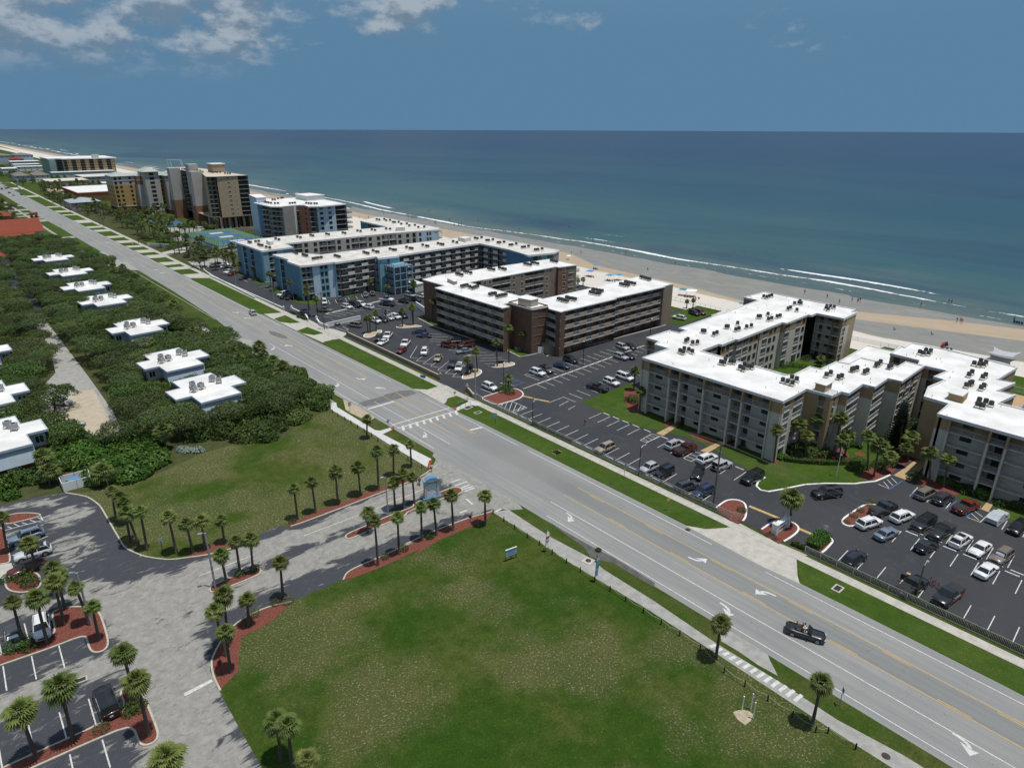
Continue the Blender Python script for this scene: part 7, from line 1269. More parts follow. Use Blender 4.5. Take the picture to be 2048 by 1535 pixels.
shrubs([(27.8,131.9),(28.5,130.6),(29.6,130.3),(30.2,129.1)] + [(45,137.1),(45.6,135.7)],1.1,[AGV], 'blue-grey spiky clump at the edge of the north field, %s', 'spiky clumps')
def hedge(name, label, pts, w, h, mat, dens=42, size=.22, z=0.0, group=None):
 b = MB(); r = random.Random(len(pts) * 7 + int(pts[0][0])); P = [Vector((p[0], p[1])) for p in pts]
 b.strip(pts, w * .7, z, z + h * .85,1)
 for a, c in zip(P, P[1:]):
  d = (c - a); L = d.length; d.normalize(); q = Vector((-d.y, d.x))
  for i in range(int(L * dens)):
   s_ = r.uniform(-.5,.5) * w; zz = z + h * (1 - .08 * r.random()) if r.random() < .6 else z + r.random() * h
   if zz < z + h * .9: s_ = w * .5 * r.choice((-1,1))
   p = a + d * (r.random() * L) + q * s_; nr = Vector((r.uniform(-1,1), r.uniform(-1,1), r.uniform(0,1.2))).normalized(); t = nr.cross(Vector((r.uniform(-1,1), r.uniform(-1,1),.3))).normalized(); u = nr.cross(t); k = size * r.uniform(.6,1.4); p = Vector((p.x, p.y, zz + r.uniform(-.08,.1)))
   b.face([tuple(p - t * k * .5), tuple(p - u * k * .3), tuple(p + t * k * .5), tuple(p + u * k * .3)])
 return tagit(obj(name, b.mesh(name, [mat, LITTER])), label, 'hedge', group)
hedge('hedge', 'long clipped hedge behind the near stretch of the picket fence', [(89.55,37.0),(89.6,4),(89.6,-20)],.55,.75, LSHRUB, 85,.22)
hedge('hedge', 'sparse low planting behind the fence opposite the crosswalk', [(89.3,96),(89.2,84)],.5,.6, LSHRUB, 45,.2); hedge('hedge', 'sparse low planting behind the fence by the power pole', [(89.2,62),(89.2,50)],.5,.45, LOLIVE, 30,.2)
hedge('hedge', 'chunky clipped hedge block beside the exit gate', [(90.3,34.2),(93.1,34.5),(95,34.3)],2.2,1.3, LGRAPE, 260,.24,.1)
hedge('hedge', 'dark curved hedge round the cream lawn', [(114.7,51.6),(116.2,49.3),(118.4,46.7),(120.4,44.7),(122.2,43.4)],1.0,.9, LSHRUB, 120); hedge('hedge', 'curved hedge round the small garden circle', [(128.7,46.3),(130.5,45.9),(131.3,44.7),(131,44)],.8,.8, LSHRUB, 110)
hedge('hedge', 'clipped green hedge along the west foot of the brown block', [(118.1,171.1),(117.9,160.4),(117.4,149.8),(117.4,145)],1.0,.9, LSHRUB, 110)
for i, (a, c) in enumerate([((152.8,128.1),(156.9,127.8)),((158,128.1),(161.2,128.1)),((161.1,127.3),(167.8,127.1)),((169.4,127.6),(173.8,127.2)),((174.3,127.4),(177.3,127.4))]): hedge('hedge', 'clipped hedge piece along the south foot of the brown block, %s from the road' % ORD[i],[a, c],1.1,1.0, LSHRUB, 120,.22,0, 'hedges south of the brown block')
for i, (a, c) in enumerate([((87.8,217),(88.1,213.6)),((87.4,211),(87.4,209)),((87.7,208.7),(87.9,205.5))]): hedge('hedge', 'small clipped bush by the blue gate wall, %s from the left' % ORD[i],[a, c],.9,.8, LSHRUB, 110,.22,0, 'bushes by the blue gate')
# araucaria in the cream garden
def araucaria(x, y, h, label):
 o = thing('araucaria_tree', label, 'tree', (x, y, 0)); b = MB(); b.tube([(0,0,0),(0,0, h)],[.28,.03],8); obj('trunk', b.mesh('trunk', OBARK), o); b = MB(); r = random.Random(4); z = 1.6
 while z < h - .2:
  R_ = 2.9 * (1 - z / h) ** .8 + .2
  for k in range(7):
   a = k * .9 + z * 1.7; L = R_ * r.uniform(.8,1.1); d = Vector((cos(a), sin(a),.12)); s = Vector((-sin(a), cos(a),0)); n = max(3, int(L / .17))
   for j in range(n):
    t = (j + .7) / n; p = Vector((0,0, z)) + d * (L * t)
    for sd in (-1,1): w = (.55 * (1 - t) + .16); e = p + s * sd * w + d * w * .7 + Vector((0,0,.10 + r.uniform(-.05,.1))); q = d * .11; b.face([tuple(p - q), tuple(p + q), tuple(e + q * .6), tuple(e - q * .6)])
    b.face([tuple(p - s * .1), tuple(p + d * .3 + Vector((0,0,.14))), tuple(p + s * .1)])
  z += .52
 obj('crown', b.mesh('crown', LPINE), o)
araucaria(*[(134.6,39.1,132.3,41.0,11.3)][0][:2],[(134.6,39.1,132.3,41.0,11.3)][0][4], 'tall dark layered conifer in the garden between the cream blocks')
# gardens along the far sea side: palms and rounded trees, placed between the buildings
PG = 'palms of the far sea-side gardens'
def fargarden(poly, npalm, ntree, where, hp=(5,8), sp=4.5):
 A_ = [rect(104,134,338,402), rect(131,160,423,545), rect(104,151,532,592), rect(101,138,665,744)]
 for x, y in scatter(poly, sp, npalm, A_): h = RND.uniform(*hp); palm(x, y, x + RND.uniform(-.6,.6), y, h, 'fan palm ' + where, PG + ' ' + where, 1.5)
 for i, (x, y) in enumerate(scatter(poly, sp * 1.2, ntree, A_)): tree('garden_tree', 'rounded dark green tree ' + where, 'tree', x, y, OCR[(i * 2) % 5], RND.uniform(3.6,5.6), RND.uniform(.6,.95), 'trees of the far gardens ' + where, 300 + i)
fargarden([(90,306),(104,306),(104,336),(102,345),(90,345)],12,3, 'in the bed north of the rear blue block', (5,9),2.6)
fargarden([(90,346),(103,346),(103,400),(90,400)],12,4, 'before the court pavilion', (6,10),3.2); fargarden([(92,402),(128,402),(130,424),(106,440),(92,440)],20,9, 'in the park below the high-rise', (6,9),3.6)
fargarden([(92,442),(108,442),(112,470),(128,500),(128,530),(100,532),(92,500)],22,16, 'in the grove before the ochre block', (6,9.5),3.8); fargarden([(89,532),(104,532),(104,604),(108,640),(100,655),(86,600)],14,14, 'beside the grey beach house', (5,8),4.6)
fargarden([(84,640),(100,650),(100,745),(86,740)],8,16, 'in front of the red-eaved motel', (5,8),5); fargarden([(86,745),(104,750),(140,770),(140,838),(100,838),(84,800)],42,10, 'in the palm court beyond the motel', (6,9),4.4)
fargarden([(84,870),(130,890),(128,980),(100,1100),(78,1000)],10,26, 'round the houses at the bend', (5,8),7); fargarden([(74,1000),(110,1130),(100,1400),(60,1400)],0,40, 'along the far end of the road', (5,8),10)
fargarden([(140,440),(158,560),(156,600),(150,600)],0,0, 'x'); fargarden([(30,530),(50,530),(52,556),(30,556)],3,4, 'by the orange house', (5,7),5); fargarden([(24,574),(52,574),(52,650),(30,660)],4,14, 'beyond the side street', (5,7),6)
fargarden([(36,404),(50,406),(54,440),(48,446),(28,410)],4,4, 'on the church lawn', (4.5,6),5); fargarden([(30,660),(52,660),(50,1000),(35,900)],0,40, 'on the inland side of the far road', (5,7),8)
LAWNF = flatobj('garden_ground', [(89,300),(131,300),(131,424),(105,440),(105,500),(128,532),(104,540),(100,660),(138,660),(138,760),(86,760),(85,560),(87,400)],0.0055, LITTER)
flatobj('parking_lot', [(89.5,318),(104,318),(104,338),(89.5,338)],0.0095, CONC2); flatobj('forecourt', lots((104,400),(131,400),(131,458),(112,462),(104,430)),0.0095, CONC2); flatobj('ball_court', lots((111,468),(128,468),(130,500),(114,512)),0.0135, CBLUE); flatobj('ball_court', lots((114,476),(123,476),(124,496),(116,500)),0.0175, CGREEN)
flatobj('palm_court', [(96,752),(138,752),(138,838),(100,838)],0.0095, BEDSAND); flatobj('lawn', [(91,402),(104,402),(104,418),(91,422)],0.0095, LAWN); flatobj('ramp', [(86.8,371.7),(108.8,385.9),(106.5,377.4),(95.5,364.5),(86.7,360.4)],0.0135, CONC)
b = MB(); b.strip(lots((132,424.5),(134,418),(158,416)),.4,0,2.2); tagit(obj('retaining_wall', b.mesh('retaining_wall', HRTAN)), 'tan retaining wall in front of the stilted high-rise', 'wall')
# ------------------------------------------------------------------ vehicles
PAINT = MO('car_paint', 0.28,0.5,0.7); TYRE = M('tyre_rubber', (0.016,0.016,0.017),(0.026,0.026,0.026),4,.85,.2, ob=True); RIM = M('alloy_rim', (0.40,0.41,0.42),(0.30,0.31,0.32),4,.35,.5,.7, ob=True)
CGLASS = M('car_glass', (0.012,0.015,0.018),(0.02,0.025,0.03),.5,.05,.6, ob=True); HLAMP = M('headlamp', (0.62,0.64,0.66),(0.5,0.52,0.55),4,.15,.6, ob=True); TLAMP = M('tail_lamp', (0.25,0.012,0.012),(0.18,0.01,0.01),4,.25,.5, ob=True)
TRIM = M('black_trim', (0.02,0.02,0.021),(0.03,0.03,0.03),3,.6,.3, ob=True); PLATE = M('number_plate', (0.62,0.64,0.66),(0.5,0.53,0.56),8,.5,.3, ob=True); SHADE = M('sunshade_foil', (0.75,0.77,0.8),(0.6,0.62,0.66),6,.3,.6,.3, ob=True)
#            L    W     H    belt hood deck  x1   x2   x3   x4  boxy
SPEC = {'sedan': (4.75,1.83,1.45,.93,.84,.98,.30,.43,.70,.86,0), 'suv': (4.7,1.88,1.70,1.04,.99,1.04,.27,.40,.88,.965,.3), 'large suv': (5.25,2.02,1.90,1.14,1.10,1.14,.27,.37,.93,.975,.7), 'minivan': (5.1,1.98,1.76,1.02,.95,1.02,.19,.36,.92,.98,.3),
  'pickup': (5.75,2.02,1.90,1.16,1.10,1.18,.28,.38,.575,.61,.6), 'jeep': (4.4,1.86,1.84,1.10,1.06,1.10,.36,.405,.94,.965,1), 'hatchback': (4.2,1.80,1.52,.95,.90,.95,.26,.41,.82,.95,.1), 'convertible': (4.75,1.86,1.38,.90,.86,.95,.33,.44,.70,.8,0)}
PROTO = {}
def car_proto(kind):
 L, Wd, Hh, belt, hood, deck, x1, x2, x3, x4, bx = SPEC[kind]; w = Wd / 2; X = lambda f: L / 2 - f * L; ro = thing('car', 'x', kind)
 b = MB(); st = [0,.015,.06,.15,.24, x1,.5,.68, min(x4,.86),.93,.985,1.0]; st = sorted(set(round(v, 3) for v in st)); rings = []
 for f in st:
  e = min(f, 1 - f); pw = w * (1 - (.26 - .14 * bx) * max(0,1 - e / .10) ** 2); zt = hood + (belt - hood) * sm(f, .05, x1) if f <= x1 else belt + (deck - belt) * sm(f, x3, x4)
  if f < .06: zt -= (.20 - .08 * bx) * (1 - f / .06) ** 1.5
  if f > .95: zt -= .12 * ((f - .95) / .05) ** 2
  zb = .24 + .10 * max(0,1 - e / .05)
  rings.append([(X(f), y, z) for y, z in ((-pw * .84, zb),(-pw, zb + .14),(-pw, zt * .62),(-pw * .965, zt - .09),(-pw * .86, zt),(0, zt + .03),(pw * .86, zt),(pw * .965, zt - .09),(pw, zt * .62),(pw, zb + .14),(pw * .84, zb))])
 n0 = len(b.v); k = 11
 for r_ in rings: b.v += r_
 for i in range(len(rings) - 1):
  for j in range(k - 1): a = n0 + i * k + j; b.f.append((a, a + k, a + k + 1, a + 1)); b.m.append(0)
  b.f.append((n0 + i * k, n0 + i * k + k - 1, n0 + (i + 1) * k + k - 1, n0 + (i + 1) * k)); b.m.append(1)
 b.f.append(tuple(range(n0, n0 + k))); b.m.append(0); b.f.append(tuple(reversed(range(n0 + (len(rings) - 1) * k, n0 + len(rings) * k)))); b.m.append(0)
 wb, wr = w * .90, w * (.70 + .14 * bx); q = lambda f, y, z: (X(f), y, z); zc = belt - .02; hr = Hh - .06
 glass = {}
 if kind != 'convertible':
  B = {}
  for s in (-1,1): B[s] = (q(x1, s * wb, zc), q(x2, s * wr, hr), q(x3, s * wr, hr - .02), q(x4, s * wb, zc))
  l, r = B[-1], B[1]; m2, m3 = q(x2 + .02,0, Hh), q(x3 - .01,0, Hh - .015)
  for F in ((l[0], r[0], r[1], l[1]),(l[3], l[2], r[2], r[3]),(l[1], m2, m3, l[2]),(r[1], r[2], m3, m2),(l[1], r[1], m2),(l[2], m3, r[2]), l[::-1], r): b.face(F, 0)
  def inset(P, a, off):
   P = [Vector(p) for p in P]; c = sum(P, Vector()) / len(P); n = (P[1] - P[0]).cross(P[2] - P[0]).normalized()
   if n.dot(c - Vector((0,0, Hh * .6))) < 0: n = -n
   return [tuple(p + (c - p) * a + n * off) for p in P]
  glass['windscreen'] = [inset((l[0], r[0], r[1], l[1]),.07,.012)]; glass['rear_window'] = [inset((l[3], l[2], r[2], r[3]),.10,.012)]
  for s, P in ((0, l),(1, r)):
   a, c, d, e = (Vector(p) for p in P); mt = c + (d - c) * .48; mb_ = a + (e - a) * .50; glass['side_window%d' % s] = [inset((a, c, mt, mb_),.10,.012), inset((mb_, mt, d, e),.10,.012)]
 body = obj('body', b.mesh('body', [PAINT, TRIM], False), ro)
 for p in body.data.polygons: p.use_smooth = len(p.vertices) == 4 and kind not in ('jeep',)
 for nm, Q in glass.items():
  g = MB(); [g.face(p) for p in Q]; obj(nm.rstrip('01'), g.mesh(nm.rstrip('01'), CGLASS), ro)
 R = .33 if kind in ('sedan', 'hatchback', 'convertible') else .38
 tb = MB(); rb = MB()
 for bb, prof in ((tb, ((R * .6,-.11),(R * .96,-.11),(R, -.07),(R, .07),(R * .96,.11),(R * .6,.11))),(rb, ((.06,.0),(R * .62,.03),(R * .66,.115),(R * .60,.118),(R * .5,.10),(.07,.105)))):
  n = len(bb.v); kk = 14
  for r_, z in prof:
   for j in range(kk): t = 2 * pi * j / kk; bb.v.append((r_ * cos(t), z, r_ * sin(t)))
  for i in range(len(prof) - 1):
   for j in range(kk): a = n + i * kk + j; c = n + i * kk + (j + 1) % kk; bb.f.append((a, c, c + kk, a + kk)); bb.m.append(0)
 tm, rm = tb.mesh('wheel', TYRE, True), rb.mesh('rim', RIM)
 for fx in (.185,.80):
  for s in (-1,1): wl_ = obj('wheel', tm, ro, (X(fx), s * (w - .09), R)); wl_.rotation_euler = (0,0,0 if s > 0 else pi); obj('rim', rm, wl_)
 arch = MB()
 for fx in (.185,.80):
  for s in (-1,1): arch.face([(X(fx) + (R + .07) * cos(t), s * (w + .004), max(.22, R + (R + .07) * sin(t))) for t in [2 * pi * j / 14 for j in range(14)]])
 obj('wheel_arch', arch.mesh('wheel_arch', TRIM), ro)
 for nm, f, z, d, mt in (('headlight', .012, hood - .22,(.16,.38,.14), HLAMP),('taillight', .992, deck - .22,(.10,.22 if bx < .5 else .16,.20 if bx < .5 else .38), TLAMP)):
  lb = MB(); lb.box((0,0,0), d); lm = lb.mesh(nm, mt)
  for s in (-1,1): obj(nm, lm, ro, (X(f) + (-.02 if f < .5 else .02), s * w * .62, z))
 mb_ = MB(); mb_.box((0,0,0),(.14,.20,.14)); mm = mb_.mesh('mirror', TRIM)
 for s in (-1,1): obj('mirror', mm, ro, (X(x1) - .35, s * (w + .06), belt + .06))
 g = MB(); g.box((0,0,0),(.03,.34,.16)); obj('number_plate', g.mesh('number_plate', PLATE), ro, (X(1.0) - .005,0, deck - .42)); g = MB(); g.box((0,0,0),(.05, w * 1.1,.20)); obj('grille', g.mesh('grille', TRIM), ro, (X(0) + .01,0, hood - .42))
 if kind in ('suv', 'large suv', 'minivan'):
  g = MB()
  for s in (-1,1): g.bar((X(x2 + .04), s * wr * .86, Hh + .0),(X(x3 - .03), s * wr * .86, Hh - .01),.05,.06)
  obj('roof_rails', g.mesh('roof_rails', TRIM), ro)
 if kind == 'pickup':
  g = MB(); g.box(((X(.63) + X(.975)) / 2,0, deck + .01),(X(.63) - X(.975), w * 1.62,.06)); 
  for s in (-1,1): g.box(((X(.625) + X(.98)) / 2, s * w * .86, deck + .02),(X(.625) - X(.98),.10,.07))
  obj('bed_cover', g.mesh('bed_cover', TRIM), ro)
 if kind == 'jeep': g = MB(); g.lathe([(.36,-.11),(.38,-.05),(.38,.05),(.3,.11)],14); o = obj('spare_wheel', g.mesh('spare_wheel', TYRE), ro, (X(1.0) - .12,0,.98)); o.rotation_euler = (0, pi / 2,0)
 if kind == 'convertible':
  g = MB(); g.box((X(.585),0,.88),(L * .30, w * 1.55,.20)); obj('cabin_floor', g.mesh('cabin_floor', TRIM), ro)
  g = MB(); g.face([q(.34,-wb, .90), q(.34, wb, .90), q(.44, wr * 1.1,1.36), q(.44,-wr * 1.1,1.36)]); obj('windscreen', g.mesh('windscreen', CGLASS), ro)
  g = MB()
  for a, c in (((.34,-wb, .9),(.44,-wr * 1.1,1.36)),((.34, wb, .9),(.44, wr * 1.1,1.36)),((.44,-wr * 1.1,1.36),(.44, wr * 1.1,1.36))): g.bar(q(*a), q(*c),.06,.06)
  obj('windscreen_frame', g.mesh('windscreen_frame', TRIM), ro); g = MB()
  for xx in (.53,.68):
   for s in (-.42,.42): g.box((X(xx), s, 1.0),(.42,.5,.16)); g.box((X(xx) - .24, s, 1.2),(.13,.48,.5))
  obj('seat', g.mesh('seat', M('leather', (0.05,0.045,0.045), None, 2,.6, ob=True)), ro)
 ro.hide_render = False; return ro
COLR = {'white': (.66,.67,.67), 'black': (.010,.011,.013), 'grey': (.10,.105,.11), 'silver': (.36,.375,.39), 'navy': (.018,.032,.075), 'dark red': (.075,.012,.009), 'red': (.15,.022,.014), 'beige': (.29,.24,.175), 'blue-grey': (.14,.18,.24), 'taupe': (.165,.14,.115), 'dark grey': (.04,.043,.048), 'silver-white': (.50,.53,.54)}
CARS = []
def car(kind, colr, where, F, R, z=0.013, shade=False):
 d = Vector((F[0] - R[0], F[1] - R[1])); a = atan2(d.y, d.x); CARS.append((kind, colr, where, (F[0] + R[0]) / 2,(F[1] + R[1]) / 2, a, z, shade))
def lot(kind, colr, where, x, bb, face, z=0.0165): CARS.append((kind, colr, where, *LOT(x, bb), radians(3.2) + (0 if face == 'e' else pi), z, False))
RL_ = 'in the right-hand lot'
for t, c, p, f, s in (('large suv', 'black', [(105.4,41.4),(110.1,38.8)], 'rolling past the lawn kerb near the lozenge island', 0),('pickup', 'black', [(112.3,31),(107.4,32.1)], 'parked at the end of the lozenge island', 0),('suv', 'white', [(105.9,30.7),(101.5,32)], 'with rails, below the lozenge island', 0),('suv', 'white', [(112,28.1),(107.7,29.1)], 'nose to the lawn', 0),('sedan', 'blue-grey', [(104.9,27.9),(100.5,28.7)], RL_, 0),('large suv', 'black', [(107.3,25.9),(113.1,25.1)], 'in the middle row, nose to the road', 0),('pickup', 'black', [(106.7,23.2),(113.2,22.4)], 'beside the large black SUV in the middle row', 0),('hatchback', 'black', [(105.8,22.4),(101.7,23.4)], RL_, 0),('suv', 'white', [(112.3,19.7),(106.7,20.3)], 'with a dark sunroof in the middle row', 0),('sedan', 'white', [(106.8,17.6),(111.8,17.1)], 'nose to the road beside the taupe car', 0),('suv', 'taupe', [(106.8,15),(112.3,14.3)], 'with a white sunshade in the windscreen', 1),('sedan', 'white', [(106.3,14.8),(101.6,15.3)], 'showing its tail in the front middle row', 0),('suv', 'black', [(94.8,28.5),(89.6,28.9)], 'with silver rails by the near hedge', 0),('pickup', 'black', [(94.4,20.3),(89.4,21)], 'with an open door by the near hedge', 0),('pickup', 'black', [(90.3,17.1),(96.7,16.3)], 'with orange lettering by the near hedge', 0),('minivan', 'taupe', [(123.5,28.4),(118.3,29.2)], 'by the blue stall line under the southern cream block', 0),('suv', 'dark grey', [(123.6,25.8),(118.9,26.6)], 'beside the red pickup', 0),('pickup', 'red', [(123.8,22.1),(118.5,23.3)], 'before the southern cream block', 0),('suv', 'black', [(118,15.5),(123.1,14.9)], 'cut by the right edge', 0),('sedan', 'silver', [(124,18.1),(119.3,18.6)], 'under a grey cover beside the hatched bay', 0)): car(t, c, f, *p, shade=bool(s))
for t, c, p, f in (('suv', 'beige', [(89.8,77.1),(93.3,77)], 'in the long row by the fence'),('hatchback', 'silver', [(89.4,66.4),(94.1,66.2)], 'beside the black jeep at the fence'),('jeep', 'black', [(90,63.4),(94.6,63.2)], 'at the fence'),('suv', 'black', [(94.9,58.2),(98.8,59.9)], 'driving down the aisle of the cream lot'),('suv', 'dark grey', [(93.5,57.1),(89.1,58)], 'tail to the fence near the power pole'),('suv', 'navy', [(89.5,54.8),(94.3,54.3)], 'nose to the fence near the power pole'),('suv', 'silver', [(105.5,68.8),(101.3,69.1)], 'beside the dark red pickup'),('pickup', 'dark red', [(105.3,66),(101,66.5)], 'before the cream front'),('suv', 'white', [(105.4,61),(100.8,61.5)], 'before the cream front'),('jeep', 'silver', [(105.1,57.5),(100.5,58.1)], 'at the lawn before the cream front'),('large suv', 'black', [(100.1,51.7),(105.7,51.4)], 'at the tip of the curved white kerb')): car(t, c, f, *p)
for t, c, p, f in (('suv', 'white', [(95.2,115.1),(95.1,120.3)], 'beside the red mulch point'),('suv', 'white', [(111.2,115.3),(110.9,119.9)], 'against the kerb between the two lots'),('suv', 'grey', [(114.1,115.2),(114.3,120.2)], 'with a black roof next to the white one at the dividing kerb'),('sedan', 'navy', [(120,115.3),(119.2,119.3)], 'against the kerb between the two lots'),('suv', 'black', [(124.7,116.6),(124.6,121.5)], 'against the kerb between the two lots'),('suv', 'white', [(96.2,148.5),(100.2,153.2)], 'in the slanted front row of the brown lot'),('pickup', 'white', [(96.5,169.1),(100.3,172.7)], 'at the gravel island of the brown lot'),('sedan', 'white', [(92.2,165.4),(95.7,167.3)], 'at the gravel island of the brown lot'),('suv', 'dark grey', [(93.1,168.7),(97,172.9)], 'at the gravel island of the brown lot'),('pickup', 'white', [(96.2,158.9),(100.3,162.6)], 'in the slanted front row of the brown lot'),('hatchback', 'red', [(92.3,155.2),(95.6,157.1)], 'in the slanted front row of the brown lot'),('sedan', 'beige', [(96.2,142.2),(100,146)], 'in the slanted front row of the brown lot'),('pickup', 'dark grey', [(96.2,135.5),(100.7,139.7)], 'in the slanted front row of the brown lot'),('suv', 'white', [(95.9,132),(99.5,135.6)], 'with a sunroof at the end of the slanted front row'),('suv', 'black', [(96.7,129.1),(100.9,132.9)], 'under the palms of the brown lot'),('suv', 'navy', [(106.8,169.8),(109,166.2)], 'in the slanted back row of the brown lot'),('sedan', 'navy', [(105.8,166),(108.1,162.1)], 'in the slanted back row of the brown lot'),('suv', 'black', [(108.8,153.7),(112,152.3)], 'in the slanted back row of the brown lot'),('jeep', 'dark red', [(108,149.6),(105.8,152.8)], 'in the slanted back row of the brown lot'),('large suv', 'dark red', [(108.5,148.4),(113,147.3)], 'in the slanted back row of the brown lot'),('sedan', 'blue-grey', [(105.3,144.7),(109.2,143.7)], 'in the slanted back row of the brown lot')): car(t, c, f, *p)
for t, c, p, f in (('suv', 'silver', [(144,114.4),(144.6,120.1)], 'north of the long kerb'),('sedan', 'black', [(146.2,114.1),(147.2,118.7)], 'north of the long kerb'),('suv', 'silver', [(137.2,109.4),(137.3,114.3)], 'south of the long kerb'),('sedan', 'black', [(139,108.5),(139.9,113.5)], 'south of the long kerb'),('minivan', 'white', [(125.7,98.1),(125.8,103.4)], 'facing the lawn at the northwest cream corner'),('suv', 'white', [(120.2,98.1),(120.4,102.9)], 'facing the lawn at the northwest cream corner'),('pickup', 'black', [(114.5,102.8),(115.1,97.6)], 'facing the road beside the north lawn'),('suv', 'white', [(183.1,127.7),(183.7,123.6)], 'by the dune lawn'),('suv', 'black', [(191.5,123.3),(192.9,128.5)], 'by the dune lawn'),('suv', 'red', [(194,122.6),(195.3,127.6)], 'by the dune lawn')): car(t, c, f, *p)
BLo = 'in the blue block car park'
for t, c, p in (('minivan', 'white', [(93.6,242.3),(98.9,244.4)]),('suv', 'black', [(92.9,238.3),(97.6,240.2)]),('suv', 'black', [(93.9,235.6),(98.6,236.8)]),('minivan', 'white', [(101.1,218.6),(104.2,225.7)]),('suv', 'grey', [(111,226.3),(107.4,219.3)]),('suv', 'grey', [(118,219.1),(120.7,224.7)]),('suv', 'black', [(121.1,219.1),(123.8,225.4)]),('suv', 'white', [(106.3,207.8),(105,213.5)]),('large suv', 'black', [(109.7,207.9),(108.3,213.8)]),('suv', 'white', [(111.5,207.5),(110.9,214)]),('suv', 'white', [(110.7,208.2),(111.9,203)]),('pickup', 'white', [(123.1,208.5),(120.5,213.2)]),('pickup', 'black', [(117.5,206.6),(119.4,202.7)]),('suv', 'black', [(124.8,207.1),(126,202.4)]),('suv', 'black', [(130.5,201),(128.9,206.1)]),('large suv', 'silver', [(132.4,208.2),(131.8,213.2)]),('pickup', 'white', [(134.7,203),(134,208.2)]),('pickup', 'grey', [(98.7,209.3),(96.1,213.2)]),('pickup', 'black', [(89.9,208.1),(88.7,213)]),('sedan', 'grey', [(93,193.5),(92.3,196.1)]),('minivan', 'taupe', [(95.5,189.9),(97.3,186.1)]),('suv', 'white', [(104.3,186),(104.1,190.5)]),('suv', 'black', [(106.7,185.4),(106.6,189.9)]),('sedan', 'silver', [(109.4,185.9),(109.5,191.2)]),('suv', 'white', [(111.8,185.5),(111.8,190.7)]),('suv', 'black', [(114.2,185.6),(114.5,189.9)]),('suv', 'grey', [(111.8,191.8),(112.7,195.3)]),('pickup', 'white', [(93,296.7),(97.2,299.5)]),('suv', 'red', [(92.6,292),(96.9,295.2)]),('sedan', 'black', [(93,280.8),(98.2,283)]),('suv', 'dark grey', [(93.1,312.9),(95,321.6)]),('pickup', 'grey', [(95.6,312.6),(99.2,322)]),('suv', 'white', [(95.5,308.2),(98.9,315.6)]),('suv', 'silver', [(99.5,309.3),(100.5,315.4)])): car(t, c, BLo, *p, z=.018)
for t, c, p, f in (('sedan', 'silver', [(15.6,157.7),(11.4,159.1)], 'low and sporty in the tan court'),('suv', 'black', [(15.9,147),(12.8,149.1)], 'at the near end of the tan court'),('sedan', 'white', [(14.1,145.2),(11.6,144.4)], 'half under the shrubs below the tan court'),('suv', 'white', [(15.1,172.7),(12.9,175.5)], 'under the oak at the edge of the tan court'),('suv', 'blue-grey', [(-1.8,115.1),(2.6,115.3)], 'at the upper left parking bays'),('suv', 'silver-white', [(-1.4,109.5),(2.6,109.2)], 'with a black roof beside the blue-grey one'),('suv', 'dark red', [(-2.4,105.3),(1.2,105.9)], 'below a palm at the left edge'),('large suv', 'black', [(2.7,74),(2.7,68.5)], 'alone in the lower bay with tail to the mulch'),('suv', 'white', [(-1.1,87.3),(-0.7,92.3)], 'on the upper island at left'),('sedan', 'dark grey', [(-3.9,88.4),(-3.8,91.9)], 'with a white sunshade at the left edge'),('suv', 'silver', [(77.9,228),(76.5,220)], 'driving up the road past the blue gate'),('convertible', 'black', [(72.7,24.2),(71.2,27.9)], 'with its top down on the near carriageway')): car(t, c, f, *p, shade='sunshade' in f)
for t, c, p in (('suv', 'silver', (110,945)),('suv', 'dark grey', (40,1010)),('suv', 'grey', (130,1000)),('sedan', 'dark grey', (175,985)),('sedan', 'white', (240,1010)),('sedan', 'black', (195,1090)),('sedan', 'silver', (280,1140)),('sedan', 'black', (440,1125)),('suv', 'white', (20,890))):
 pass
for t, c, q in zip(('suv', 'suv', 'suv', 'sedan', 'sedan', 'sedan', 'sedan', 'suv', 'suv', 'sedan', 'sedan', 'sedan'),('silver', 'dark grey', 'grey', 'dark grey', 'white', 'black', 'silver', 'black', 'white', 'blue-grey', 'white', 'silver'),[(72.7,900.4),(65.7,856.7),(69.7,860.9),(72.4,870),(73.2,850.7),(66.5,802.2),(66.6,771.3),(72.9,774.8),(73,945.1),(82.3,895.2),(80.7,864.9),(79.2,843.6)]):
 car(t, c, 'on the far stretch of the road', (q[0], q[1] + 2),(q[0], q[1] - 2))
car('pickup', 'silver', 'under the stilted high-rise', LOT(150,422), LOT(144,422)); car('suv', 'black', 'at the fins of the high-rise', LOT(126,458), LOT(131,458)); car('pickup', 'white', 'in the forecourt of the high-rise', LOT(126,448), LOT(131,446)); car('sedan', 'silver', 'in the forecourt of the high-rise', LOT(122,420), LOT(126,420)); car('suv', 'grey', 'in the forecourt of the high-rise', LOT(128,416), LOT(132,416))
def scr(x, y, z=.8): v = Vector((x, y, z - 60)); dd = v.dot(fwd); return v.dot(r2) / dd
TN = {'suv': 'SUV', 'large suv': 'large SUV'}; KN = {'pickup': 'pickup', 'jeep': 'jeep', 'minivan': 'minivan'}
byl = {}
for c in sorted(CARS, key=lambda c: scr(c[3], c[4])): byl.setdefault('%s %s %s' % (c[1], TN.get(c[0], c[0]), c[2]),[]).append(c)
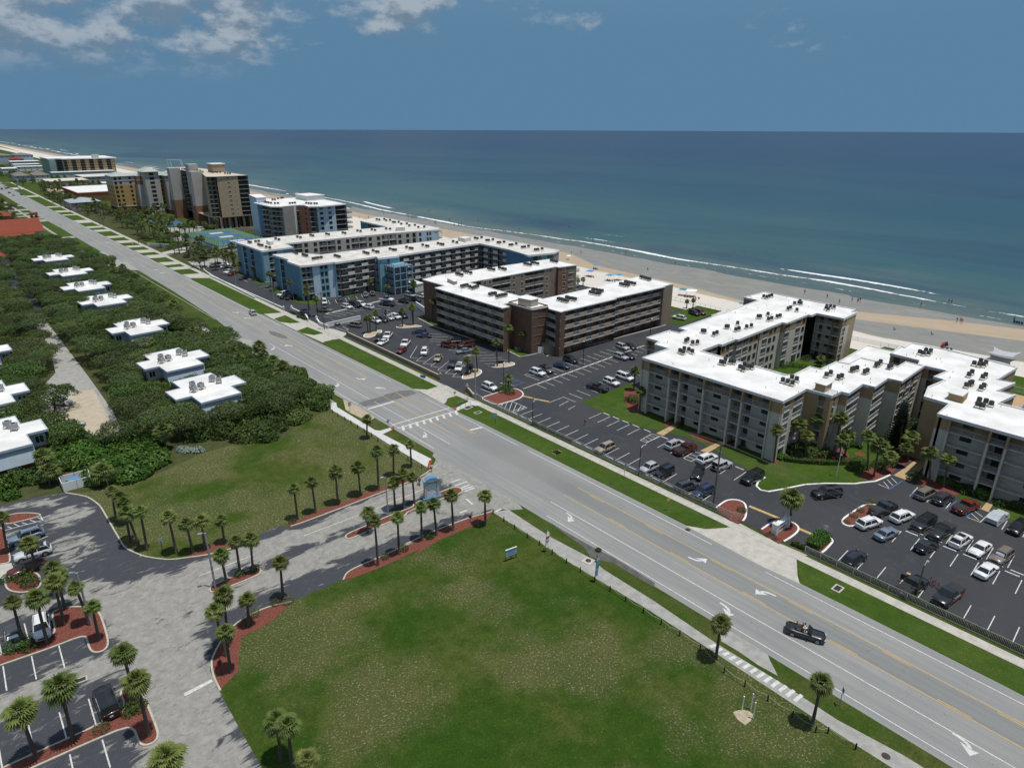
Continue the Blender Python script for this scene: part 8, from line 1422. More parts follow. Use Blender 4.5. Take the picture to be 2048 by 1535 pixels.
for lab, cs in byl.items():
 for i, (kind, colr, where, x, y, a, z, shade) in enumerate(cs):
  lb = lab if len(cs) == 1 else lab + ', ' + ORD[i] + ' from left'; nm = {'suv': 'suv', 'large suv': 'suv'}.get(kind, kind); key = kind
  if key not in PROTO: PROTO[key] = car_proto(kind); o = PROTO[key]
  else: o = dup(PROTO[key])
  o.name = nm; o.location = (x, y, z); o.rotation_euler = (0,0, a); tagit(o, lb, 'pickup truck' if kind == 'pickup' else 'minivan' if kind == 'minivan' else 'car', 'cars ' + where if len(cs) > 1 else 'parked and moving cars')
  for k in o.children: k.color = (*COLR[colr],1)
  L = SPEC[kind][0]
  if shade: b = MB(); s = SPEC[kind]; f0, f1 = s[6], s[7]; b.face([(L / 2 - L * (f0 + .02) + .02,-.6, s[3] + .06),(L / 2 - L * (f0 + .02) + .02,.6, s[3] + .06),(L / 2 - L * (f1 - .04) + .06,.5, s[2] - .22),(L / 2 - L * (f1 - .04) + .06,-.5, s[2] - .22)]); obj('sunshade', b.mesh('sunshade', SHADE), o)
  if 'open door' in where: b = MB(); b.box((0,.5,0),(.08,1.0,.9)); q = obj('open_door', b.mesh('open_door', PAINT), o, (.75,1.0,.85),.15); q.color = (*COLR['black'],1)
  if 'lettering' in where:
   b = MB()
   for k in range(7): b.box((-.9 + k * .30,1.02,.95 + .05 * (k % 2)),(.2,.02,.26),0)
   obj('side_lettering', b.mesh('side_lettering', PLATE), o); b = MB(); b.face([(-2.5,1.025,.5),(1.2,1.025,.45),(.6,1.025,.75),(-2.5,1.025,1.0)]); obj('side_graphic', b.mesh('side_graphic', M('orange_print', (.36,.07,.03),(.28,.05,.02),4,.4)), o)
  if 'sunroof' in where or 'black roof' in where: b = MB(); s = SPEC[kind]; xa, xb = L / 2 - L * (s[7] + .05), L / 2 - L * (s[8] - .06 if 'black' in where else s[7] + .25); b.box(((xa + xb) / 2,0, s[2] + .01),(xa - xb, 1.0,.03)); obj('sunroof', b.mesh('sunroof', CGLASS), o)
  if 'grey cover' in where:
   b = MB(); s = SPEC[kind]; leaf = [(-L / 2 - .05,.3),(-L / 2,1.0),(-L * .36,1.08),(-L * .2,1.52),(L * .07,1.52),(L * .22,1.05),(L / 2,.9),(L / 2 + .05,.3)]
   for (xa, za),(xb, zb) in zip(leaf, leaf[1:]):
    for y0, y1 in ((-.8,.8),): b.face([(xa, y0, za),(xb, y0, zb),(xb, y1, zb),(xa, y1, za)])
    for sg in (-1,1): b.face([(xa, sg * .8, za),(xb, sg * .8, zb),(xb, sg * 1.0,.12),(xa, sg * 1.0,.12)])
   tagit(obj('car_cover', b.mesh('car_cover', M('silver_cover', (.42,.44,.47),(.33,.35,.38),2,.6, bump=.5)), None, o.location, a), 'silver-grey fabric cover over a car beside the hatched bay', 'car cover')
# ------------------------------------------------------------------ fences, walls, poles, wires
fence('picket_fence', 'pale picket fence between the pavement and the cream car park', [(88.75,114.6),(88.75,47.2)],1.25,2.4, STEEL, STEEL, .17)
fence('picket_fence', 'pale picket fence in front of the clipped hedge, toward the right edge', [(88.95,34.6),(88.95,-18)],1.25,2.4, STEEL, STEEL, .17)
fence('picket_fence', 'short fence return beside the gate bed', [(88.75,47.2),[(88.3,47.1)][0],[(89.3,45.8)][0]],1.5,2.2, STEEL, STEEL, .2)
fence('handrail', 'metal handrail north of the short new ramp at the crosswalk', [(83.1,114.7),(86.3,115.2)],1.05,1.5, STEEL, STEEL, 0,0, 'handrail', None, (.5,1)); fence('handrail', 'metal handrail south of the short new ramp at the crosswalk', [(82,112.3),(85.4,112.8)],1.05,1.5, STEEL, STEEL, 0,0, 'handrail', None, (.5,1))
DECK = M('weathered_timber', (0.22,0.18,0.13),(0.15,0.12,0.09),3,.9,.1)
fence('dune_fence', 'beach fence behind the brown block', lots((203,116),(204,140),(203,166)),1.2,2.2, DECK, DECK); fence('dune_fence', 'beach fence beside the northern cream block', lots((203.5,114),(203.5,98)),1.2,2.2, DECK, DECK); fence('dune_fence', 'white beach fence behind the gap between the cream blocks', lots((204.5,72),(205.5,30)),1.3,2.2, WHITEP, WHITEP, .25); fence('dune_fence', 'white pool fence beyond the southern cream block', lots((192,28),(192,0)),1.3,2.2, WHITEP, WHITEP, .25)
fence('garden_fence', 'black fence between the dune lawn and the lane end', lots((179,113),(196,113.5)),1.5,2.2, BLACK, BLACK, .25)
def lowwall(label, pts, h, mat, cap=WHITEP, pill=(), w=.25):
 o = thing('low_wall', label, 'wall', (pts[0][0], pts[0][1],0)); O = -o.location; b = MB(); b.strip(chaikin(pts, False), w, 0, h); obj('wall', b.mesh('wall', mat), o, O); b = MB(); b.strip(chaikin(pts, False), w + .12, h, h + .08); obj('coping', b.mesh('coping', cap), o, O)
 for i in pill:
  b = MB(); p = pts[i]; b.box((p[0], p[1], h * .65),(.6,.6, h * 1.3)); b.box((p[0], p[1], h * 1.3 + .05),(.75,.75,.1)); q = obj('pillar', b.mesh('pillar', mat), o, O); b = MB(); b.lathe([(.02,0),(.2,.1),(.24,.25),(.16,.42),(.02,.48)],10,0,(p[0], p[1], h * 1.3 + .1)); obj('ball', b.mesh('ball', cap), q)
lowwall('long taupe wall along the front of the brown lot', [(90.1,181),(89.95,155),(89.7,131)],1.1, TAUPE, BANDT, (0,-1)); lowwall('short curving taupe wall with a pillar, beside the tall grey pole', [(90.2,120.4),(89.7,118.7),(88.5,115.6)],1.0, TAUPE, BANDT, (0,))
lowwall('white wall along the front of the blue block', [(86.6,296.9),(87.3,255.9),(87.9,223.5)],.6, WHITEST, WHITEP, (-1,)); lowwall('curving white gate wall of the blue block', [(89.4,220),(89.4,215.6),(89.3,208.4),(87.8,203.6)],1.1, WHITEST, WHITEP, (0,)); lowwall('curving white wall right of the blue gate', [(90,201.8),(88.4,196.3),(88.9,191.2)],1.1, WHITEST, WHITEP, (0,)); lowwall('white screen wall between the blue and brown car parks', [(89.1,193.3),(102.1,194.5)],1.3, WHITEP); lowwall('white gate panel at the corner of the brown block', [(125.3,196.4),(123.1,187.8)],1.9, WHITEP); lowwall('white wall north of the rear blue block', [(88.2,327.9),(88.1,314.9)],.7, WHITEST, WHITEP, (0,)); lowwall('curving white wall at the north gate of the blue block', [(88.2,309.4),(87,295),(86.1,245.2)],.7, WHITEST, WHITEP, (0,)); lowwall('white ramp wall beside the court pavilion', [(86.6,396.6),(96.1,383.5),(104.9,394.6)],1.6, WHITEST)
TIMB = M('pole_timber', (0.16,0.135,0.11),(0.10,0.085,0.07),2,.95,.1); GPOLE = M('grey_pole', (0.30,0.30,0.29),(0.24,0.24,0.235),2,.7,.3)
def pole(label, p, h, r=.13, mat=TIMB, arm=None, name='street_lamp', cat='lamp post'):
 o = thing(name, label, cat, (p[0], p[1],0)); b = MB(); b.tube([(0,0,0),(0,0, h)],[r, r * .7],8); obj('pole', b.mesh('pole', mat), o)
 if arm: b = MB(); b.tube([(0,0, h - .2),(arm[0] * .5, arm[1] * .5, h + .15),(arm[0], arm[1], h + .1)],.05,6); a = obj('arm', b.mesh('arm', STEEL), o); b = MB(); b.box((arm[0], arm[1], h + .02),(.55,.3,.16),0, atan2(arm[1], arm[0])); obj('lamp_head', b.mesh('lamp_head', STEEL), a)
 return o
L1 = (1.2,0)
for l, p, h, r, m, a in (('tall grey pole with a lamp at the corner of the brown and cream lots', [(88.1,114.4)],11.2,.2, GPOLE, (-1.6,.6)),('short black lamp post at the fence beside the silver hatchback', [(88.8,66.3)],5.8,.1, BLACK, L1),('green lamp post at the hedge between two black pickups', [(90.8,19.7)],5.2,.13, M('green_timber', (.12,.13,.07), None, 2), L1),('dark lamp post by the red mulch point', [(99.9,118.1)],5.5,.1, BLACK, (.8,.5)),('dark lamp post on the long dividing kerb', [(125.4,115)],6.5,.11, BLACK, (.6,.6)),('dark lamp post near the fence opposite the crosswalk', [(88.4,94.9)],5.8,.1, BLACK, L1),('lamp post by the hedge south of the brown block', [(160.5,119.9)],5.5,.1, BLACK, L1),('grey lamp post on the sign median', [(46.5,84.6)],7.2,.12, GPOLE, (-.6,.2)),('grey lamp post at the end of the smaller median', [(18.6,84.2)],9.0,.15, GPOLE, (-.6,.2)),('lamp post on the upper car-park island', [(4,86.9)],8.2,.14, GPOLE, (-.5,.4)),('small lamp post by the shrub thicket', [(13.6,125.2)],2.5,.1, GPOLE, (-.4,0)),
 ('curved street lamp before the nearer blue block', [(87.8,231.6)],8.5,.12, GPOLE, (-1.8,.5)),('slim street lamp before the rear blue block', [(87.2,267.2)],8.5,.12, GPOLE, (-1.4,.4)),('lamp post in the middle of the blue lot', [(109.1,210.8)],5.5,.1, BLACK, L1)): pole(l, p[0], h, r, m, a)
PP = [((90.3,51.4),11.8, 'wooden power pole at the fence before the cream front'),([(87.6,191.5)][0],12.0, 'power pole between the blue and brown lots'),([(85.3,409.3)][0],11.5, 'tall power pole by the park below the high-rise'),([(84.7,503.3)][0],11.5, 'pair of far power poles, left one'),([(85,493.3)][0],10, 'pair of far power poles, right one'),([(85.7,632.9)][0],11, 'far power pole beside the beach house'),((90.6,-14),11.8, 'power pole beyond the right edge')]
for p, h, l in PP:
 o = pole(l, p, h, .17, TIMB, None, 'power_pole', 'power pole'); b = MB(); b.bar((-1.1,0, h - .5),(1.1,0, h - .5),.1,.12); obj('crossarm', b.mesh('crossarm', TIMB), o); b = MB(); b.lathe([(.22,0),(.22,.8),(.1,.85)],8,0,(.3,.2, h - 2.6)); obj('transformer', b.mesh('transformer', GPOLE), o)
CABLE = M('cable', (.07,.07,.07),(.12,.12,.12),2,.7)
tops = [(90.6,-14,11.8),(90.3,51.4,11.8),(88.1,114.5,11.0),(*PP[1][0],12),(*LOT(89.5,276),11),(*PP[2][0],11.5),(*PP[3][0],11.5)]
for dx, dz, l in ((-1.0,-.4, 'power line on the road side'),(0,0, 'power line at the pole tops'),(1.0,-.4, 'power line on the lot side'),(.1,-2.6, 'lower cable below the power lines')):
 b = MB()
 for a, c in zip(tops, tops[1:]): b.tube([(a[0] + (c[0] - a[0]) * t + dx, a[1] + (c[1] - a[1]) * t, a[2] + (c[2] - a[2]) * t + dz - 3.2 * t * (1 - t)) for t in (0,.125,.25,.375,.5,.625,.75,.875,1)],.022,4,0, False)
 tagit(obj('cable', b.mesh('cable', CABLE)), l + ', running along the lots', 'cable')
# bollards and rope round the fields
b = MB(); b.lathe([(.085,0),(.085,.85),(.06,.9)],8); BOL_ = b.mesh('bollard', M('dark_timber', (.025,.022,.02),(.045,.04,.035),3,.9)); ROPE = M('rope', (.40,.36,.27),(.3,.27,.2),5,.95)
def bollards(L, where):
 b = MB()
 for i, p in enumerate(L): tagit(obj('bollard', BOL_, None, (p[0], p[1],0)), '%s dark bollard %s' % (ORD[i] if i < 20 else 'twenty-' + ORD[i - 20], where), 'bollard', 'bollards ' + where)
 for a, c in zip(L, L[1:]): b.tube([(a[0], a[1],.78),((a[0] + c[0]) / 2,(a[1] + c[1]) / 2,.5),(c[0], c[1],.78)],.028,4,0, False)
 tagit(obj('rope', b.mesh('rope', ROPE)), 'sagging rope on the bollards ' + where, 'rope')
bollards([(60,73.7),(59.9,70.8),(59.8,68),(59.7,64.9),(59.8,62.2),(59.7,59.3),(59.7,56.3),(59.7,53.5),(59.7,50.7),(59.8,47.9),(59.8,45.1),(59.8,42.1)] + [(59.8,39.2),(59.9,36.4),(59.8,33.3),(58.8,29.3),(58.8,26.6),(58.9,23.8),(58.9,20.9),(58.9,18.3),(59.8,17.4),(60,14.6)], 'along the south field, from the drive')
bollards([(59.1,132.2),(59.1,129.5),(59.1,126.8),(59.3,124),(59.4,121.3),(59.4,118.4),(59.5,115.8),(59.6,112.9),(59.4,110),(59.7,102.5),(59.5,98.9),(59.8,94.6)], 'along the new footpath, from the wood')
# signs
BLUES = M('blue_sign', (.10,.24,.42),(.085,.21,.37),2,.5); LTBL = M('pale_blue_sign', (.30,.44,.56),(.26,.39,.5),1.5,.6); REDS = M('red_sign', (.32,.035,.02),(.26,.03,.02),3,.5); GREENS = M('lime_sign', (.20,.36,.02),(.17,.31,.02),2,.5); YELS = M('yellow_sign', (.62,.48,.03),(.55,.42,.03),3,.5)
def sign(label, p, h, w, hh, mat, rz=0.0, post=STEEL, shape='rect', marks=None):
 o = thing('road_sign', label, 'sign', (p[0], p[1],0), rz); b = MB(); b.box((0,.03, h / 2),(.07,.05, h)); obj('post', b.mesh('post', post), o); b = MB(); n = {'rect': 4, 'diamond': 4, 'stop': 8}[shape]
 if shape == 'rect': P = [(-w / 2,-hh / 2),(w / 2,-hh / 2),(w / 2, hh / 2),(-w / 2, hh / 2)]
 elif shape == 'diamond': P = [(0,-hh / 2),(w / 2,0),(0, hh / 2),(-w / 2,0)]
 else: P = [(w / 2 * 1.08 * cos(pi / 8 + k * pi / 4), w / 2 * 1.08 * sin(pi / 8 + k * pi / 4)) for k in range(8)]
 for y in (-.03,0.0): b.face([(x, y, h - hh / 2 + z) for x, z in (P if y < 0 else P[::-1])])
 for k in range(len(P)): a, c = P[k], P[(k + 1) % len(P)]; b.face([(a[0],-.03, h - hh / 2 + a[1]),(a[0],0, h - hh / 2 + a[1]),(c[0],0, h - hh / 2 + c[1]),(c[0],-.03, h - hh / 2 + c[1])])
 q = obj('plate', b.mesh('plate', mat), o)
 if marks: marks(q, h - hh / 2)
 return o
def text(s, size, mat, parent, loc, rot):
 cu = bpy.data.curves.new('lettering', 'FONT'); cu.body = s; cu.size = size; cu.align_x = 'CENTER'; cu.align_y = 'CENTER'; cu.extrude = .004; t = bpy.data.objects.new('lettering_tmp', cu); COL.link(t); dg = bpy.context.evaluated_depsgraph_get(); me = bpy.data.meshes.new_from_object(t.evaluated_get(dg)); bpy.data.objects.remove(t); me.materials.clear(); me.materials.append(mat); o = obj('lettering', me, parent, loc); o.rotation_euler = rot; return o
sign('red STOP sign in the mulch at the field corner', [(13.8,67.6)][0],2.2,.76,.76, REDS, radians(-150), BLACK, 'stop', lambda q, z: text('STOP', .26, WHITEP, q, (0,-.04, z),(pi / 2,0,0)))
sign('small red sign on the mulch near the drive mouth', [(55.6,74.2)][0],1.3,.5,.5, REDS, radians(120), BLACK); sign('thin white marker post at the tip of the sign median', [(39.7,83.5)][0],1.7,.12,.5, WHITEP, 0); sign('small pale sign on a black post in the north field', [(15.5,98.4)][0],2.2,.7,.5, LTBL, radians(-30), BLACK)
sign('blue sign on the grass verge opposite the crosswalk', [(83.1,101.1)][0],2.6,.8,1.3, LTBL, radians(-60), BLACK); sign('grey diamond back of a warning sign at the crosswalk', [(64.2,113.9)][0],2.3,1.0,1.0, GPOLE, pi, STEEL, 'diamond'); sign('beige sign on the gravel by the stop line', [(62.5,127.6)][0],2.3,.8,1.0, BANDT, pi); sign('grey diamond sign at the villa driveway', [(64.3,185.7)][0],2.2,1.0,1.0, GPOLE, pi, STEEL, 'diamond'); sign('grey oblong sign back on the left verge', [(64.4,156.1)][0],2.3,.75,.9, GPOLE, pi)
sign('yellow crossing sign at the ramp, nearer the road', [(84.3,117.4)][0],2.4,.8,.8, YELS, radians(-20), YELS, 'diamond'); sign('yellow crossing sign on the verge by the fence', [(82.9,55.4)][0],2.6,.8,.8, YELS, radians(-20), STEEL, 'diamond'); sign('thin post with a small plate on the verge', [(86,67.4)][0],1.9,.3,.4, STEEL, 0); sign('grey box sign on the verge beside the near palm', [(64.4,18.2)][0],2.6,.55,.65, GPOLE, radians(40), GPOLE); sign('small blue sign by the end of the long taupe wall', [(84.9,131.6)][0],2.2,1.6,.7, BLUES, radians(-70), BLACK); sign('small white sign board on the hedge block at the exit', [(94.9,34.4)][0],2.4,.5,.8, WHITEP, radians(-70), REDS); sign('yellow marker on the far verge', [(63.9,507.1)][0],2.2,.9,.9, YELS, 0, STEEL, 'diamond'); sign('yellow marker on a far grass island', [(80.4,399.2)][0],2.2,.9,.9, YELS, 0, STEEL, 'diamond')
p = [((53.1,62.4),(55,62.1))][0]; a = atan2(p[1][1] - p[0][1], p[1][0] - p[0][0]); o = thing('banner_sign', 'pale blue board on three black posts in the south field', 'sign', (*p[0],0), a); L_ = hypot(p[1][0] - p[0][0], p[1][1] - p[0][1])
for x in (.05, L_ / 2, L_ - .05): b = MB(); b.box((x, .06,1.0),(.09,.09,2.0)); obj('post', b.mesh('post', BLACK), o)
b = MB(); b.box((L_ / 2,0,1.42),(L_, .05,1.15)); q = obj('board', b.mesh('board', LTBL), o); b = MB(); b.box((L_ / 2,.0,2.02),(L_ + .05,.16,.08)); obj('top_rail', b.mesh('top_rail', WHITEP), o); b = MB()
for k in range(5): b.box((L_ / 2,-.03,1.8 - .17 * k),(L_ * (.75 - .08 * (k % 3)),.01,.06))
obj('print', b.mesh('print', BLUES), q)
def feather(label, p, h, cols, lean):
 o = thing('feather_flag', label, 'flag', (p[0], p[1],0)); b = MB(); b.tube([(0,0,0),(lean * .3,0, h * .6),(lean, 0, h)],.03,5); obj('pole', b.mesh('pole', BLACK), o); n = 8
 for k in range(n):
  b = MB(); z0, z1 = h * (.22 + .76 * k / n), h * (.22 + .76 * (k + 1) / n); f = lambda z: (lean * (z / h) ** 1.6); w = lambda z: .62 * min(1,(h - z) / (.25 * h) + .25); y = .05 * sin(k)
  for s in (0,.02): b.face([(f(z0), s + y, z0),(f(z0) + w(z0), s + .05 * sin(k + .5), z0),(f(z1) + w(z1), s + .05 * sin(k + 1.5), z1),(f(z1), s + .05 * sin(k + 1), z1)])
  obj('cloth', b.mesh('cloth', cols[k % len(cols)]), o)
feather('white and red feather flag at the rope line', [(59.1,60.2)][0],4.0,(WHITEP, WHITEP, LTBL, WHITEP, REDS),.25); feather('blue feather flag at the rope line nearer the road drain', [(59.5,50.5)][0],4.6,(BLUES, BLUES, LTBL, BLUES),.2)
# shopping-centre sign on the median, and the condominium's entrance sign
p = [((53.7,84.7),(56.4,84))][0]; a = atan2(p[1][1] - p[0][1], p[1][0] - p[0][0]); w = hypot(p[1][0] - p[0][0], p[1][1] - p[0][1]) * .92; H_ = 4.3
o = thing('monument_sign', 'tall blue and grey sign with arched blue top on the drive median', 'sign', ((p[0][0] + p[1][0]) / 2,(p[0][1] + p[1][1]) / 2,.1), a)
b = MB(); b.box((0,0,.2),(w + .7,1.1,.4)); obj('base', b.mesh('base', BLUES), o)
for s in (-1,1): b = MB(); b.box((s * w * .44,0,2.0),(.42,.6,3.4)); obj('pillar', b.mesh('pillar', HRGREY), o)
b = MB(); b.box((0,0,1.95),(w * .74,.32,3.1)); pn = obj('panel', b.mesh('panel', LTBL), o); b = MB(); b.box((0,-.17,3.2),(w * .72,.03,.55)); g = obj('lime_panel', b.mesh('lime_panel', GREENS), o)
b = MB(); arc = [(-w * .56 + w * 1.12 * k / 12,3.55 + .62 * sin(pi * k / 12)) for k in range(13)]
for (xa, za),(xb, zb) in zip(arc, arc[1:]):
 for y, f in ((-.45,1),(.45,-1)): b.face([(xa, y, 3.45),(xb, y, 3.45),(xb, y, zb),(xa, y, za)][::f])
 b.face([(xa, -.45, za),(xb, -.45, zb),(xb, .45, zb),(xa, .45, za)],1); b.face([(xb, -.5, zb + .0),(xa, -.5, za),(xa, -.5, za - .22),(xb, -.5, zb - .22)],1)
obj('arched_top', b.mesh('arched_top', [LTBL, BLUES]), o); r = random.Random(3); b = MB()
for k in range(9):
 x = -w * .33
 while x < w * .30: l = r.uniform(.12,.38); b.box((x + l / 2,-.17,2.75 - .27 * k),(l, .02,.12),0); x += l + .09
obj('print', b.mesh('print', WHITEP), pn); b = MB()
for k, (x, hh) in enumerate(((-.8,.3),(-.6,.18),(-.42,.16),(-.24,.16),(-.05,.3),(.12,.16),(.3,.28),(.48,.16))): b.box((x, -.19,3.1 + hh / 2),(.10,.02, hh))
obj('print', b.mesh('print', LTBL), g)
p = [((90.1,40.1),(93.4,40))][0]; a = atan2(p[1][1] - p[0][1], p[1][0] - p[0][0]); w = hypot(p[1][0] - p[0][0], p[1][1] - p[0][1]) * 1.05
o = thing('entrance_sign', 'white masonry entrance sign with a black wave emblem before the stout palm', 'sign', ((p[0][0] + p[1][0]) / 2,(p[0][1] + p[1][1]) / 2,.1), a)
for s in (-1,1): b = MB(); b.box((s * w / 2,0,.9),(.65,.9,1.8)); b.box((s * w / 2,0,1.84),(.8,1.05,.1)); obj('pillar', b.mesh('pillar', WHITEST), o)
b = MB(); b.box((0,0,.82),(w - .6,.55,1.64)); q = obj('panel', b.mesh('panel', WHITEST), o); b = MB(); b.box((0,0,1.70),(w - .6,.75,.1)); obj('coping', b.mesh('coping', WHITEP), o); n = 12; b = MB()
up_ = [(-w * .34 + w * .68 * k / n, .62 + .40 * sin(pi * k / n) ** .9 * (.35 + .65 * k / n)) for k in range(n + 1)]; dn = [(x, .58 - .04 * sin(pi * k / n)) for k, (x, z) in enumerate(up_)]
for k in range(n): b.face([(dn[k][0],-.29, dn[k][1]),(dn[k + 1][0],-.29, dn[k + 1][1]),(up_[k + 1][0],-.29, up_[k + 1][1]),(up_[k][0],-.29, up_[k][1])])
obj('emblem', b.mesh('emblem', BLACK), q); b = MB()
for k in range(9): b.box((-w * .3 + w * .6 * k / 8,-.285,1.36),(.16,.02,.16 + .05 * (k % 2)))
obj('lettering', b.mesh('lettering', BLUES), q); b = MB(); b.box((0,0,.75),(.08,.08,1.5)); b.box((0,0,1.6),(.5,.2,.3)); tagit(obj('intercom', b.mesh('intercom', STEEL), None, (*[(95,41.4)][0],.1)), 'small grey intercom box on a post behind the entrance sign', 'intercom')
# drains, manholes, bin yard, pipes
def drain(label, p, w, l, rz=0.0, z=.024):
 o = thing('drain', label, 'drain', (p[0], p[1], z), rz); b = MB(); b.box((0,0,.02),(w, l, .05)); obj('frame', b.mesh('frame', CONC), o); b = MB(); b.box((0,0,.045),(w * .72, l * .66,.02)); q = obj('pit', b.mesh('pit', BLACK), o); b = MB(); [b.box((-w * .3 + w * .1 * k, 0,.06),(.03, l * .62,.02)) for k in range(7)]; obj('grate', b.mesh('grate', IRON), q)
for l, q in (('square drain in the verge above the wide road', [(83.7,82.7)]),('drain in the verge before the clipped hedge', [(84.4,27.5)]),('square drain in the verge by the new ramp', [(84,108.3)]),('drain in the verge halfway along the fence', [(83.8,82.7)])): drain(l, q[0],1.7,1.2)
drain('concrete weir box beside the new ramp', [(84,112)][0],2.2,1.4,.2); drain('dark drain grate in the lower car-park aisle', [(1.2,77.5)][0],1.3,.9,-.1,.01)
b = MB(); b.lathe([(.42,0),(.42,.03),(.36,.04)],16); MH = b.mesh('manhole', IRON)
for l, q, z in (('manhole in the footpath near the bottom edge', [(61.6,12.2)],.02),('left manhole in the verge by the fence', [(82.5,67.5)],.024),('right manhole in the verge by the fence', [(82.4,64.4)],.024),('manhole at the road edge by the wide driveway', [(80.7,49.8)],.02),('manhole in the square slab on the footpath', [(62.6,54.6)],.06)): tagit(obj('manhole', MH, None, (*q[0], z)), l, 'manhole')
b = MB(); q = [(62.6,54.6)][0]; b.box((0,0,.02),(1.5,1.5,.05)); tagit(obj('concrete_slab', b.mesh('concrete_slab', CONC), None, (*q, .014),.2), 'square concrete slab round the manhole on the footpath', 'slab')
flatobj('bare_patch', [(54.6,25.5),(55.5,25.2),(56.1,24.4),(56,23.8),(55,23.6),(54.1,23.7),(54.1,24.6)],.008, DIRT)
for i, (p, h) in enumerate(zip([(55.6,25),(56.4,24.4),(55.5,23.6)],(2.0,2.3,2.3))): b = MB(); b.tube([(0,0,0),(0,0, h)],.075,8); tagit(obj('pipe', b.mesh('pipe', WHITEP), None, (*p, 0)), 'upright white pipe by the bare patch, %s from the left' % ORD[i], 'pipe', 'white pipes in the field')
o = thing('bin_enclosure', 'white panelled bin enclosure at the end of the old car park', 'enclosure', (*[(7.3,128.1)][0],0)); Q = [Vector((*q, 0)) - o.location for q in [(7.3,128.1),(11.6,128.1)]] + [Vector((*q, 0)) - o.location for q in [(11.8,131.2),(7.3,131.4)]]
for k in range(4):
 a, c = Q[k], Q[(k + 1) % 4]; n = max(2, int((c - a).length / 1.8))
 for j in range(n): u, v = a + (c - a) * (j / n), a + (c - a) * ((j + .97) / n); b = MB(); b.strip([u.xy, v.xy],.09,.05,1.75); obj('panel', b.mesh('panel', WHITEP), o)
b = MB(); c = sum(Q, Vector()) / 4; b.box((0,0,.7),(1.9,1.3,1.3)); b.box((0,0,1.42),(2.0,1.4,.12)); tagit(obj('rubbish_bin', b.mesh('rubbish_bin', BLUES), None, o.location + c * .85,.3), 'large blue lidded bin inside the white enclosure', 'bin'); b = MB(); b.box((0,0,.6),(1.6,1.2,1.2)); tagit(obj('utility_box', b.mesh('utility_box', M('green_box', (.12,.17,.12), None, 2)), None, (*[(119.8,135.2)][0],0)), 'green utility box at the foot of the brown stair tower', 'utility box')
o = thing('flagpole', 'flagpole with a limp flag on the cream lawn', 'flagpole', (*[(116.1,42.2)][0],0)); b = MB(); b.tube([(0,0,0),(0,0,6.0)],.05,6); obj('pole', b.mesh('pole', WHITEP), o)
for k in range(5): b = MB(); b.face([(.05,0,5.8 - .26 * k),(.05,0,5.56 - .26 * k),(.5,.15 * sin(k),5.35 - .3 * k),(.55,.15 * sin(k + 1),5.6 - .3 * k)]); obj('flag_stripe', b.mesh('flag_stripe', REDS if k % 2 else WHITEP), o)
# ------------------------------------------------------------------ people
def figure(name, J, R, E):
 me = bpy.data.meshes.new(name); me.from_pydata(J, E, []); o = bpy.data.objects.new(name, me); COL.link(o); m = o.modifiers.new('s', 'SKIN'); 
 for v, r in zip(me.skin_vertices[0].data, R): v.radius = (r, r)
 me.skin_vertices[0].data[0].use_root = True; o.modifiers.new('d', 'SUBSURF').levels = 1
 dg = bpy.context.evaluated_depsgraph_get(); out = bpy.data.meshes.new_from_object(o.evaluated_get(dg)); bpy.data.objects.remove(o); return out
SKIN = MO('skin', .6,.3); CLOTH = MO('cloth', .9,.1); HAIR = M('hair', (.04,.025,.015),(.08,.05,.03),3,.8, ob=True); STRAW = M('straw', (.55,.42,.2),(.45,.33,.15),6,.9, ob=True)
def body(pose):
 if pose == 'sit': hip_, kn, ft = .28,((.12,-.42,.42),(-.12,-.42,.42)),((.13,-.75,.06),(-.13,-.75,.06))
 elif pose == 'walk': hip_, kn, ft = .92,((.09,-.16,.50),(-.09,.06,.49)),((.09,-.22,.07),(-.09,.32,.10))
 else: hip_, kn, ft = .92,((.10,-.02,.49),(-.10,0,.49)),((.12,.02,.06),(-.12,.02,.06))
 h = hip_; J = [(0,0, h),(0,0, h + .25),(0,0, h + .48),(0,-.01, h + .58),(0,-.02, h + .70),(0,-.02, h + .80)]; R = [.15,.125,.15,.06,.10,.075]; E = [(0,1),(1,2),(2,3),(3,4),(4,5)]
 for s in (0,1):
  g = 1 - 2 * s; n = len(J); sw = (-.18 if s else .16) if pose == 'walk' else -.06 - .2 * (pose == 'sit'); J += [(g * .20,0, h + .47),(g * .27,.02, h + .20),(g * .27, sw, h - .03),(g * .27, sw - .05, h - .14)]; R += [.06,.045,.035,.032]; E += [(2, n),(n, n + 1),(n + 1, n + 2),(n + 2, n + 3)]
  n = len(J); J += [(g * .10,0, h - .06), kn[s], ft[s],(ft[s][0], ft[s][1] - .17, ft[s][2] - .02)]; R += [.10,.065,.045,.035]; E += [(0, n),(n, n + 1),(n + 1, n + 2),(n + 2, n + 3)]
 return figure('body', J, R, E), h
BOD = {k: body(k) for k in ('stand', 'walk', 'sit')}
def shell(me, z0, z1, amt, ymax=.30):
 b = MB(); vs = [tuple(v.co + v.normal * amt) for v in me.vertices]; us = {}
 for p in me.polygons:
  if all(z0 < me.vertices[i].co.z < z1 and abs(me.vertices[i].co.x) < ymax for i in p.vertices): b.face([vs[i] for i in p.vertices])
 return b.mesh('clothing', CLOTH, True)
CLO = {k: (shell(m, h + .08, h + .56,.015), shell(m, h - (.30 if k != 'sit' else .12), h + .12,.02)) for k, (m, h) in BOD.items()}
b = MB(); b.lathe([(.02,.10),(.085,.085),(.11,.02),(.108,-.06)],10); HM = b.mesh('hair', HAIR); b = MB(); b.lathe([(.26,0),(.25,.02),(.12,.03),(.11,.12),(.05,.14)],12); HT = b.mesh('hat', STRAW)
